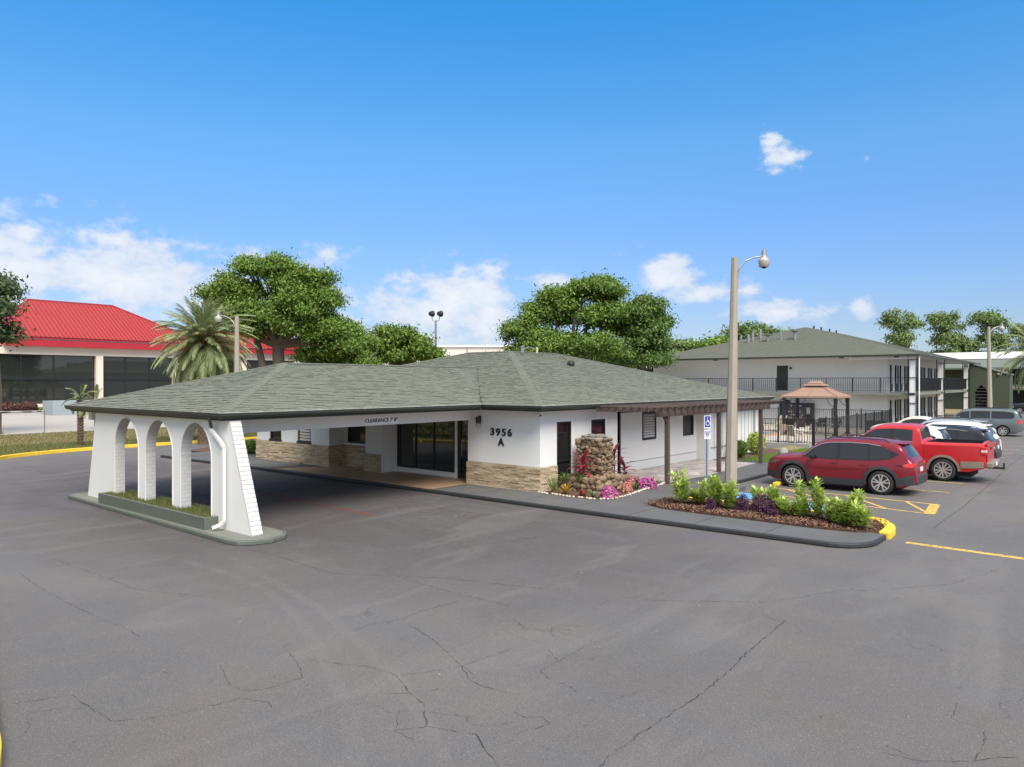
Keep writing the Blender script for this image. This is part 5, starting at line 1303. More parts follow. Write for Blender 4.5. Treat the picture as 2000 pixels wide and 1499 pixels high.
# railings with single balusters
bal = MB(); bal.box(-.011, .011, -.011, .011, 0, .98); balm = bal.mesh('baluster', M_iron)
pst = MB(); pst.box(-.03, .03, -.03, .03, 0, 1.06); pstm = pst.mesh('railing_post', M_iron)
q = MB(); q.box(XW, -.35, .29, .33, 3.80, 3.84); q.box(XW, -.35, .295, .325, 2.84, 2.87); MOo(q, 'railing', M_iron)
nb = 0
for x in np.arange(XW+.1, -.4, .155):
    mplace('baluster', balm, (float(x), .31, 2.84)); nb += 1
for x in np.arange(XW+.1, -.3, 1.9): mplace('railing_post', pstm, (float(x), .31, 2.75))
q = MB(); q.box(-.40, -.36, .34, YB, 3.80, 3.84); q.box(-.395, -.365, .34, YB, 2.84, 2.87); MOo(q, 'railing', M_iron)
sb = MB()
for y in np.arange(.5, YB, .13): sb.box(-.39, -.368, y, y+.022, 2.86, 3.80)
stuff(MOo(sb, 'balusters', M_iron))
# columns: white pier with black ladder-like iron trellis
for y in (.12, 12.0, 27.2):
    q = MB(); q.box(-.62, -.28, y-.12, y+.12, 0, 2.548); q.box(-.62, -.28, y-.12, y+.12, 2.742, 5.398); C_ = MOo(q, 'column', M_whitet)
    q = MB()
    for x in (-.70, -.12): q.box(x-.03, x+.03, y-.2, y-.14, 0, 5.395)
    for z in (.7, 2.0, 2.64, 3.83, 5.1): q.box(-.67, -.15, y-.19, y-.15, z-.025, z+.025)
    for x in (-.70, -.12): q.box(x-.02, x+.02, y-.138, y+.2, 3.8, 3.84)
    MOo(q, 'trellis', M_iron, C_)
q = MB(); q.tube([(.0, -.02, .2), (.0, -.02, 5.4)], .045, 6); MOo(q, 'downpipe', M_whitet)
q = MB(); q.box(-4.6, -.2, -.12, -.04, 5.18, 5.26); q.box(-4.65, -4.5, -.16, .0, 5.12, 5.34); MOo(q, 'drain_pipe', M_whitet)
# roof: hip with felt texture and shingle courses as raised strips on the front slope
RW, RH, ZE = 11.05, 3.05, 5.50
q = MB(); x0, x1, y0, y1 = -22.1, 0, -.45, 34
q.add([(x0,y0,ZE),(x1,y0,ZE),(x1,y1,ZE),(x0,y1,ZE),(-RW,y0+RW,ZE+RH),(-RW,y1-RW,ZE+RH)], [(0,1,4),(1,2,5,4),(2,3,5),(3,0,4,5),(0,3,2,1)])
RF = MOo(q, 'roof', mat('motel_shingle', (.105, .115, .088), .92, var=.55, vscale=1.6, col2=(.13, .13, .10), bump=.4, bscale=9, speck=.25))
cs = MB(); sl = math.hypot(RW, RH); n = int(sl/.3)
for k in range(n):
    f = k*.3/sl; a0 = f*RW; z = ZE+f*RH; yy = y0+f*RW
    cs.bar((x0+a0+.05, yy-.005, z+.012), (x1-a0-.05, yy-.005, z+.012), .02, .014)
    cs.bar((x1-a0+.005, y0+a0+.05, z+.012), (x1-a0+.005, y1-a0, z+.012), .02, .014)
stuff(MOo(cs, 'shingle_courses', MATS['motel_shingle'], RF))
q = MB(); q.box(x0-.02, x1+.1, y0-.10, y0-.002, ZE-.14, ZE+.01); q.box(x1+.002, x1+.1, y0, y1, ZE-.14, ZE+.01); q.box(x0-.1, x0-.022, y0-.1, y1, ZE-.14, ZE+.01); MOo(q, 'gutter', M_green)
q = MB(); q.box(x0-.2, x0+1.6, y0-.22, y0-.11, ZE-.30, ZE-.17); MOo(q, 'gutter_bracket', M_whitet)
def roofz(x, y): return ZE+min((y-y0)/RW, 1)*RH
for i, (x, y, h, r_, cap) in enumerate(((-14.2, 4.9, .75, .12, 0), (-14.0, 5.4, .85, .12, 0), (-13.6, 6.2, .9, .12, 0), (-12.6, 5.2, .5, .10, 1), (-11.6, 5.6, .75, .09, 0), (-10.4, 5.6, .65, .14, 2), (-15.6, 6.8, .3, .1, 0))):
    q = MB(); z = roofz(x, y); q.tube([(x, y, z-.1), (x, y, z+h)], r_, 8)
    if cap: q.lathe([(.13, 0), (.34, .10), (.36, .18), (0, .19)], 12, (x, y, z+h-.05))
    MOo(q, 'roof_vent', M_galv, RF)
for y in (12.5, 14.8, 17.6, 20): q = MB(); q.tube([(-RW+.2, y, ZE+RH-.2), (-RW+.2, y, ZE+RH+.22)], .08, 6); MOo(q, 'vent_pipe', M_iron, RF)
# vending machine
t = thing('vending_machine', 'black vending machine with rows of snacks against the motel wall behind the gazebo', 'vending machine', (-20.1, 59.75, 0), R(1.5))
q = MB(); q.box(-1.0, 1.0, -.42, .42, 0.05, 1.85); q.obj('cabinet', M_black, t, rel=True, bevel=.02)
vm_ = [mat('snack_%s' % n_, c, .6) for n_, c in (('red', (.16, .05, .045)), ('pale', (.22, .20, .19)), ('dim', (.05, .04, .04)), ('blue', (.05, .06, .10)))]
rr = random.Random(3)
for i in range(5):
    for j in range(7): q = MB(); q.box(-.85+j*.17, -.73+j*.17, -.445, -.421, .6+i*.24, .76+i*.24); q.obj('snack', rr.choice(vm_), t, rel=True)
q = MB(); q.box(.55, .85, -.44, -.421, 1.0, 1.5); q.obj('keypad', M_galv, t, rel=True)
# green stair wing sticking out at the far end
t = thing('stair_wing', 'dark green stair tower with a pointed arch opening at the far motel end', 'building', (-12.45, 87.4, 0))
q = MB()
def twall(q, xs, ztop):
    for (a, b, zlo) in xs: q.add([(a,0,zlo),(b,0,zlo),(b,0,ztop(b)),(a,0,ztop(a)),(a,.3,zlo),(b,.3,zlo),(b,.3,ztop(b)),(a,.3,ztop(a))], [(0,1,2,3),(5,4,7,6),(0,4,5,1),(1,5,6,2),(4,0,3,7),(3,2,6,7)])
zt_ = lambda x: 5.35-.33*x
ar = [(.35+.14*i, .35+.14*(i+1)) for i in range(8)]
def za(x): u = (x-.91)/.58; return 2.2+1.05*max(0, 1-abs(u))**.55
twall(q, [(-.1, .35, 0)]+[(a, b, za((a+b)/2)) for a, b in ar]+[(1.47, 3.15, 0)], zt_)
q.box(3.15, 3.3, 0, 2.5, 0, 4.2); q.obj('wall', M_greenwall, t, rel=True)
q = MB(); q.add([(-.2,-.1,5.5),(3.35,-.1,4.32),(3.35,3,4.32),(-.2,3,5.5),(-.2,-.1,5.4),(3.35,-.1,4.2),(3.35,3,4.2),(-.2,3,5.4)], [(0,1,2,3),(7,6,5,4),(0,4,5,1),(1,5,6,2)]); q.obj('roof', M_shingled, t, rel=True)
q = MB(); q.box(.2, 1.6, .9, 1.0, 0, 3.6); q.obj('stairwell_back', M_dark, t, rel=True)
for i in range(9): q = MB(); q.box(.3, 1.5, .4+.0*i, .5, .3+.32*i, .36+.32*i); q.obj('stair_tread', M_galv, t, rel=True)
q = MB(); q.bar((.35, .35, 2.2), (1.45, .35, .9), .06); 
for k in range(8): q.box(.4+.13*k, .42+.13*k, .34, .36, 1.9-.15*k-.7, 2.15-.15*k)
q.obj('stair_railing', M_iron, t, rel=True)
q = MB(); q.box(2.3, 2.5, -.2, 0, 4.25, 4.4); q.obj('wall_lamp', M_lampw, t, rel=True)
# far wing beyond, green roof under a long pale metal roof
t = thing('far_motel_wing', 'far white motel wing with dark windows and a green roof behind the stair tower', 'building', (-6, 112, 0))
q = MB(); wall_y(q, -7.0, 22, 0, .3, [(-5.2+5.2*i, -2.8+5.2*i, zz, zz+2.1) for i in range(5) for zz in ()], 0, 5.8); 
q = MB(); q.box(-7.0, 22, 0, 9, 0, 5.6); q.obj('wall', M_white, t, rel=True)
for i in range(6):
    for z in (.5, 3.2): f = MB(); f.box(-5.6+3.6*i, -3.2+3.6*i, -.06, .0-.001, z, z+2.0); fo = f.obj('window', M_black, t, rel=True); p_ = MB(); p_.box(-5.5+3.6*i, -3.3+3.6*i, -.08, -.062, z+.1, z+1.9); p_.obj('pane', M_glass, fo, rel=True)
q = MB(); q.box(-7.4, 22, -1.2, 0, 2.75, 2.95); q.obj('balcony_slab', M_conc, t, rel=True)
q = MB(); q.box(-7.4, 22, -1.2, -1.15, 3.85, 3.9)
for x in np.arange(-7.4, 22, .2): q.box(x, x+.03, -1.19, -1.16, 2.95, 3.86)
stuff(q.obj('railing', M_iron, t, rel=True))
q = MB(); q.add([(-24, -2, 5.35), (24, -2, 5.35), (24, 7, 6.6), (-24, 7, 6.6), (-24, 16, 5.35), (24, 16, 5.35)], [(0,1,2,3),(3,2,5,4),(0,3,4),(1,5,2)]); q.box(-24, 24, -2.06, -2.0, 5.15, 5.37); q.obj('roof', M_shingled, t, rel=True)
q = MB(); q.box(-24, -7.05, .5, 8, 0, 5.5); q.obj('side_wall', M_greenwall, t, rel=True)
t = thing('pale_roofed_hall', 'long low hall with a pale metal roof behind the green roofed wing', 'building', (-12, 128, 0))
q = MB(); q.box(-20, 60, 0, 20, 0, 6.94); q.obj('wall', M_warehouse, t, rel=True)
q = MB(); q.add([(-20.5, -.5, 6.95), (60, -.5, 6.95), (60, 10, 8.3), (-20.5, 10, 8.3), (-20.5, 21, 6.95), (60, 21, 6.95)], [(0,1,2,3),(3,2,5,4),(0,3,4),(1,5,2)]); q.obj('roof', mat('pale_metal_roof', (.66, .62, .58), .5, var=.2), t, rel=True)
# ------------------------------------------------------------------ pool court
q = MB(); q.prism([(-34, 40.3), (-13.0, 40.3), (-12.9, 58.9), (-34, 58.9)], -.02, .10); struct(q.obj('pool_deck', M_deck))
q = MB(); q.prism([(-27.5, 43.6), (-18.2, 43.6), (-17.6, 44.4), (-17.6, 48.2), (-18.2, 49.0), (-27.5, 49)], .102, .16); struct(q.obj('pool_coping', M_coping))
q = MB(); q.prism([(-27.2, 43.9), (-18.35, 43.9), (-17.9, 44.5), (-17.9, 48.1), (-18.35, 48.7), (-27.2, 48.7)], .161, .165); struct(q.obj('pool_water', M_water))
q = MB(); q.box(-34, -13.05, 40.12, 40.28, 0, .2); q.obj('fence_kerb', M_conc)['kind'] = 'structure'
bal = MB(); bal.box(-.011, .011, -.011, .011, 0, 1.28); fbal = bal.mesh('baluster', M_iron); pst = MB(); pst.box(-.035, .035, -.035, .035, 0, 1.5); fpst = pst.mesh('post', M_iron)
def iron_fence(a, b, label, z=.1, step=.14, single=True):
    t = thing('iron_fence', label, 'fence', (*a, z)); A = Vector(a); B = Vector(b); L_ = (B-A).length; d = (B-A)/L_; ang = math.atan2(d.y, d.x)
    q = MB(); q.bar((0, 0, 1.38), (*(B-A), 1.38), .035); q.bar((0, 0, .14), (*(B-A), .14), .03); q.obj('rail', M_iron, t, rel=True)
    n = int(L_/1.83)
    for i in range(n+1): p = d*(L_*i/n); place('post', fpst, t, (p.x, p.y, 0), (0, 0, ang))
    k = int(L_/step)
    if single:
        for i in range(1, k): p = d*(L_*i/k); place('baluster', fbal, t, (p.x, p.y, .12), (0, 0, ang))
    else:
        q = MB()
        for i in range(1, k): p = d*(L_*i/k); q.box(p.x-.011, p.x+.011, p.y-.011, p.y+.011, .12, 1.4)
        stuff(q.obj('balusters', M_iron, t, rel=True))
iron_fence((-13.0, 40.45), (-24, 40.45), 'black iron pool fence facing the lawn, nearest stretch', single=True)
iron_fence((-12.95, 40.55), (-12.95, 56.6), 'black iron pool fence running back beside the parked cars', single=True)
iron_fence((-27, 57.2), (-13.0, 57.4), 'black iron fence at the back of the pool court before the motel wall', z=.1, single=False)
def gazebo():
    t = thing('gazebo', 'salmon canopied gazebo with a small raised top on dark posts beside the pool', 'gazebo', (-15.9, 50.1, .1))
    w, d, h, ph = 3.6, 3.0, .82, 2.35
    for sx in (-1, 1):
        for sy in (-1, 1):
            q = MB(); x, y = sx*(w/2-.18), sy*(d/2-.18); q.box(x-.09, x+.09, y-.09, y+.09, 0, ph); q.box(x-.14, x+.14, y-.14, y+.14, 0, .12); po = q.obj('post', M_iron, t, rel=True)
            q = MB()
            for (ex, ey) in ((-sx, 0), (0, -sy)):
                P = [(x+ex*.5*math.sin(R(a)), y+ey*.5*math.sin(R(a)), ph-.5+.5*(1-math.cos(R(a)))) for a in range(0, 91, 15)]; q.tube(P, .02, 5)
            q.obj('scroll_bracket', M_iron, po, rel=True)
    q = MB(); 
    for y in (-d/2+.18, d/2-.18): q.box(-w/2+.1, w/2-.1, y-.05, y+.05, ph, ph+.1)
    for x in (-w/2+.18, w/2-.18): q.box(x-.05, x+.05, -d/2+.24, d/2-.24, ph+.002, ph+.098)
    q.obj('frame', M_iron, t, rel=True)
    def pyr(w0, d0, z0, w1, d1, z1, name, val=.12):
        q = MB(); a = [(-w0/2,-d0/2),(w0/2,-d0/2),(w0/2,d0/2),(-w0/2,d0/2)]; b = [(-w1/2,-d1/2),(w1/2,-d1/2),(w1/2,d1/2),(-w1/2,d1/2)]
        mid = [((p[0]+r_[0])/2, (p[1]+r_[1])/2) for p, r_ in zip(a, b)]
        vs = [(x, y, z0-val) for x, y in a]+[(x, y, z0) for x, y in a]+[(x, y, (z0+z1)/2-.05) for x, y in mid]+[(x, y, z1) for x, y in b]
        fs = []
        for k in range(3):
            for i in range(4): j = (i+1) % 4; fs.append((k*4+i, k*4+j, k*4+4+j, k*4+4+i))
        fs.append((12, 13, 14, 15)); q.add(vs, fs); return q.obj(name, M_canvas, t, rel=True)
    pyr(w, d, ph+.15, 1.15, .95, ph+.15+h*.72, 'canopy'); pyr(1.35, 1.15, ph+.15+h*.86, .5, .35, ph+.15+h*1.22, 'upper_canopy', .06)
    q = MB(); q.box(-.5, .5, -.42, .42, ph+.72, ph+.96); q.obj('vent_frame', M_iron, t, rel=True)
    q = MB()
    for sx in (-1, 1):
        for sy in (-1, 1): q.bar((sx*w/2, sy*d/2, ph+.165), (sx*.575, sy*.475, ph+.16+h*.73), .035, .02)
    for p0, p1 in (((0, -d/2, ph+.16), (0, -.475, ph+.16+h*.72)), ((w/2, 0, ph+.16), (.575, 0, ph+.16+h*.72))): q.bar(p0, p1, .02, .012)
    q.obj('seam', mat('dark_canvas_seam', (.30, .13, .08), .8), t, rel=True)
gazebo()
def patio_chair(loc, rz, label, m=M_sling):
    t = thing('patio_chair', label, 'chair', loc, rz, 'patio chairs in the pool court')
    q = MB(); q.box(-.27, .27, -.25, .27, .40, .43); q.obj('seat', m, t, rel=True)
    q = MB(); q.bar((0, .25, .42), (0, .42, 1.0), .54, .02, (0, 1, 0)); q.obj('backrest', m, t, rel=True)
    for sx in (-1, 1):
        for (y0, y1) in ((-.24, -.28), (.24, .30)): q = MB(); q.bar((sx*.27, y0, .42), (sx*.28, y1, 0), .035); q.obj('leg', M_chairf, t, rel=True)
        q = MB(); q.bar((sx*.29, -.26, .63), (sx*.29, .3, .66), .035); q.bar((sx*.29, -.24, .42), (sx*.29, -.24, .63), .03); q.obj('armrest', M_chairf, t, rel=True)
    return t
patio_chair((-15.1, 42.0, .1), R(35), 'brown backed patio chair turned away just behind the pool fence, nearest of the chairs', M_slingd)
patio_chair((-14.2, 42.9, .1), R(-50), 'tan patio chair facing left beside the brown backed one')
patio_chair((-14.3, 41.6, .1), R(150), 'tan patio chair closest to the fence corner')
patio_chair((-16.9, 50.2, .1), R(20), 'brown patio chair at the left under the gazebo', M_slingd)
patio_chair((-16.0, 51.2, .1), R(-10), 'brown patio chair at the back under the gazebo', M_slingd)
patio_chair((-14.9, 50.6, .1), R(-60), 'brown patio chair at the right under the gazebo', M_slingd)
def round_table(loc, label, m):
    t = thing('patio_table', label, 'table', loc); q = MB(); q.lathe([(0, .70), (.5, .70), (.5, .73), (0, .73)], 16); q.obj('tabletop', m, t, rel=True)
    for k in range(4): a = k*math.pi/2+.4; q = MB(); q.bar((.15*math.cos(a), .15*math.sin(a), .7), (.38*math.cos(a), .38*math.sin(a), 0), .035); q.obj('leg', M_chairf, t, rel=True)
round_table((-14.6, 42.4, .1), 'round cream patio table among the chairs by the fence corner', M_chairf); round_table((-15.9, 50.3, .1), 'round dark patio table under the gazebo', M_slingd)
def lounger(loc, rz, label):
    t = thing('sun_lounger', label, 'sun lounger', loc, rz, 'sun loungers beside the pool')
    q = MB(); q.box(-.33, .33, -.9, .25, .34, .37); q.obj('seat', M_sling, t, rel=True)
    q = MB(); q.bar((0, .26, .36), (0, .72, 1.05), .66, .03, (0, 1, 0)); q.obj('backrest', M_sling, t, rel=True)
    for sx in (-1, 1):
        for y in (-.75, .2): q = MB(); q.bar((sx*.32, y, .36), (sx*.32, y+.05, 0), .04); q.obj('leg', M_chairf, t, rel=True)
        q = MB(); q.bar((sx*.34, -.92, .36), (sx*.34, .26, .36), .04); q.bar((sx*.34, .26, .36), (sx*.34, .72, 1.05), .04); q.obj('frame', M_chairf, t, rel=True)
lounger((-20.9, 51.6, .1), R(-20), 'tan sun lounger with raised back just left of the gazebo, leftmost'); lounger((-19.2, 51.8, .1), R(-35), 'tan sun lounger turned right, under the left corner of the gazebo')
lounger((-18.0, 51.3, .1), R(-60), 'sun lounger seen side on, nearest the gazebo post')
# green hose box or bench near the back fence corner
t = thing('storage_bench', 'low dark green storage bench by the back corner of the pool court', 'bench', (-13.6, 56.4, .1)); q = MB(); q.box(-.8, .5, -.35, .3, .05, .62); q.obj('chest', mat('teal_green', (.03, .09, .07), .6), t, rel=True, bevel=.03); q = MB(); q.box(-.84, .54, -.39, .34, .622, .70); q.obj('lid', mat('teal_green_lid', (.04, .12, .09), .6), t, rel=True, bevel=.02)

# ------------------------------------------------------------------ red roofed building across the road
RBx = -104
t = thing('red_roofed_store', 'cream store building with a red standing seam metal roof and two tiers of dark glass', 'building', (RBx, 45, 0))
q = MB(); q.box(RBx-24, RBx-.6, 14, 70, .3, 8.6); q.box(RBx-.6, RBx, 14, 70, 6.95, 7.95); q.box(RBx-.6, RBx, 14, 70, .3, .8); q.obj('wall', M_cream, t)
for y in (27.2, 39.4, 49.6, 60, 69.3): q = MB(); q.box(RBx-.55, RBx+.25, y-.42, y+.42, 0, 6.949); q.obj('column', M_cream, t)
ym = [27.62, 30.6, 34.2, 38.98, 39.82, 42.9, 46.1, 49.18, 50.02, 53.2, 56.4, 59.58, 60.42, 63.4, 66.2, 68.88]
for a, b in zip(ym[:-1], ym[1:]):
    if b-a < 1: continue
    for z0, z1 in ((.8, 3.85), (4.0, 6.94)):
        f = MB(); f.box(RBx-.5, RBx-.36, a, a+.08, z0, z1); f.box(RBx-.5, RBx-.36, b-.08, b, z0, z1); f.box(RBx-.5, RBx-.36, a+.08, b-.08, z0, z0+.1); f.box(RBx-.5, RBx-.36, a+.08, b-.08, z1-.1, z1); fo = f.obj('window', M_black, t)
        p_ = MB(); p_.box(RBx-.46, RBx-.44, a+.08, b-.08, z0+.1, z1-.1); p_.obj('pane', M_glasst, fo)
    q = MB(); q.box(RBx-.52, RBx-.3, a, b, 3.851, 3.999); q.obj('transom', M_black, t)
q = MB(); q.box(RBx-2, RBx+.9, 28.6, 71, 7.951, 8.75); q.obj('fascia', M_redf, t)
q = MB(); q.box(RBx-2, RBx+1.0, 28.4, 53.2, 8.88, 9.12); q.obj('eave', M_redf, t); q = MB(); q.box(RBx-2, RBx+.7, 28.5, 53.1, 8.752, 8.878); q.obj('white_band', M_whitet, t)
q = MB(); ya, yb = 28.3, 53.4; xf = RBx+1.1; run = 9.0; hh = 5.3
q.add([(xf, ya, 9.12), (xf, yb, 9.12), (xf-run, yb-9.2, 9.12+hh), (xf-run, ya+5.2, 9.12+hh), (xf-20, ya, 9.12), (xf-20, yb, 9.12)], [(0,1,2,3),(1,5,2),(0,3,4),(3,2,5,4)])
RR = q.obj('roof', M_redroof, t)
rib = MB(); y = ya+.4
while y < yb:
    # rib climbs straight up the slope until it meets a hip
    fy = 1.0
    if y < ya+5.2: fy = (y-ya)/5.2
    if y > yb-9.2: fy = (yb-y)/9.2
    rib.bar((xf+.02, y, 9.16), (xf-run*fy, y, 9.16+hh*fy), .07, .12); y += .52
for k in range(1, 18):   # right hip end
    f = k/18; x = xf-20*f; fy = min(1, (xf-x)/run) if x > xf-run else min(1, (x-(xf-20))/11)
    rib.bar((x, yb, 9.16), (x, yb-9.2*fy, 9.16+hh*fy), .07, .1)
stuff(rib.obj('roof_ribs', M_redf, RR))
q = MB(); q.bar((xf, yb, 9.2), (xf-run, yb-9.2, 9.2+hh), .25, .12); q.bar((xf-run, yb-9.2, 9.2+hh), (xf-run, ya+5.2, 9.2+hh), .25, .12); q.bar((xf, ya, 9.2), (xf-run, ya+5.2, 9.2+hh), .25, .12); q.obj('ridge_cap', M_redf, RR)
q = MB(); q.add([(xf, 53.5, 8.76), (xf, 71, 8.76), (xf-7, 71, 11.6), (xf-7, 53.5, 11.6)], [(0,1,2,3)]); q.add([(xf, 71, 8.76), (xf-14, 71, 8.76), (xf-7, 71, 11.6)], [(0,1,2)]); LR = q.obj('lower_roof', M_redroof, t)
rib = MB()
for y in np.arange(53.7, 71, .52): rib.bar((xf+.02, y, 8.8), (xf-7, y, 11.64), .07, .12)
stuff(rib.obj('roof_ribs', M_redf, LR))
# hedge, rubble and blue grey box in front of the store
for i, (y, r_, l) in enumerate(((27.2, 1.1, 'dark red brown hedge bush by the store front, leftmost'), (29.4, 1.1, 'dark red brown hedge bush by the store front, next to the pale pile of earth'), (31.0, .6, 'low green ground shrub in front of the store glass'))):
    round_shrub((-98.5, y, .0), r_, 1.15 if i < 2 else .5, l, 70+i, mat('maroon_hedge_leaf', (.13, .04, .032), .7, isl=.9, isl2=(.05, .03, .02)) if i < 2 else M_leafB, 2500, size=.26)
q = MB(); q.blob((-96, 31.6, 0), (1.0, 1.5, .6), 5, 14, 8, .15); tag(q.obj('earth_pile', mat('pale_earth', (.42, .30, .2), .95, var=.5, vscale=2, bump=.8, bscale=4)), 'low heap of pale brown earth in front of the store', 'earth pile')
q = MB(); q.box(-90.0, -87, 28.4, 33.2, -.02, 1.5); tag(q.obj('utility_box', mat('pale_blue_grey', (.26, .30, .33), .6)), 'pale blue grey utility box beside the road', 'box')
# white warehouse
t = thing('warehouse', 'very long plain off-white warehouse behind the oaks', 'building', (-84, 74, 0))
q = MB(); a = Vector((-94.5, 66.3)); b = Vector((-66, 90)); n = Vector((-(b-a).y, (b-a).x)).normalized()*25
P = [a, b, b+n, a+n]; q.prism([tuple(p) for p in P], 0, 8.9); q.obj('wall', M_warehouse, t)
d = (b-a).normalized(); q = MB(); q.bar((*(a-n*.004), 8.95), (*(b-n*.004), 8.95), .3, .3); q.obj('parapet', M_whitet, t)
for k in range(5):
    p = a+d*(5+k*9); q = MB(); q.box(p.x-.1, p.x+.1, p.y-.1, p.y+.1, 0, 8.8, math.atan2(d.y, d.x)); q.obj('wall_joint', M_conc, t)
# chain-link fence across the grass
t = thing('chain_fence', 'thin grey chain fence with slim posts across the dry grass at the left', 'fence', (-45.14, 14.34, 0))
fl = [(-49, 2), (-47.0, 8.0), (-45.14, 14.34), (-44.9, 20.0), (-45, 26), (-45.5, 32)]
for p in fl: q = MB(); q.tube([(*p, 0), (*p, 2.0)], .03, 6); q.obj('post', M_galv, t)
for a, b in zip(fl[:-1], fl[1:]): q = MB(); q.tube([(*a, 1.95), (*b, 1.95)], .012, 5, cap=False); q.obj('wire', M_galv, t)
# grass on the verge
grass_tufts('verge_grass', [(-41.2, 8), (-41.3, 30), (-47, 30), (-47, 8)], 26000, .12, M_grass, -.02, 'patchy green grass growing along the yellow kerb', wid=.02)
grass_tufts('lawn_tufts', [(-42, 2), (-42, 32), (-57, 34), (-57, 4)], 26000, .12, mat('straw_grass', (.26, .20, .09), .9, isl=1, isl2=(.13, .14, .05), trans=.2), -.02, 'dry brown and green lawn beyond the yellow kerb', wid=.03)
grass_tufts('near_verge_grass', [(-10, 2.3), (-12, 1.5), (-9, .6), (-6, .0), (-6.6, 1.4), (-7.7, 1.85)], 1500, .1, M_grass, -.02, 'grass behind the yellow kerb at the lower left corner', wid=.008)

# ------------------------------------------------------------------ vehicles
def interp(tab, x):
    if x <= tab[0][0]: return tab[0][1]
    for (a, b), (c, d) in zip(tab[:-1], tab[1:]):
        if x <= c: return b+(d-b)*(x-a)/(c-a+1e-9)
    return tab[-1][1]
def monotone(tab, x):
    """smooth interpolation of the side view"""
    n = len(tab)
    if x <= tab[0][0]: return tab[0][1]
    if x >= tab[-1][0]: return tab[-1][1]
    for i in range(n-1):
        if x <= tab[i+1][0]: break
    h = tab[i+1][0]-tab[i][0]; 
    def sl(k):
        if k <= 0: return (tab[1][1]-tab[0][1])/(tab[1][0]-tab[0][0])
        if k >= n-1: return (tab[-1][1]-tab[-2][1])/(tab[-1][0]-tab[-2][0])
        d0 = (tab[k][1]-tab[k-1][1])/(tab[k][0]-tab[k-1][0]); d1 = (tab[k+1][1]-tab[k][1])/(tab[k+1][0]-tab[k][0])
        return 0 if d0*d1 <= 0 else 2*d0*d1/(d0+d1)
    t = (x-tab[i][0])/h; m0, m1 = sl(i)*h, sl(i+1)*h
    return (2*t**3-3*t*t+1)*tab[i][1]+(t**3-2*t*t+t)*m0+(-2*t**3+3*t*t)*tab[i+1][1]+(t**3-t*t)*m1
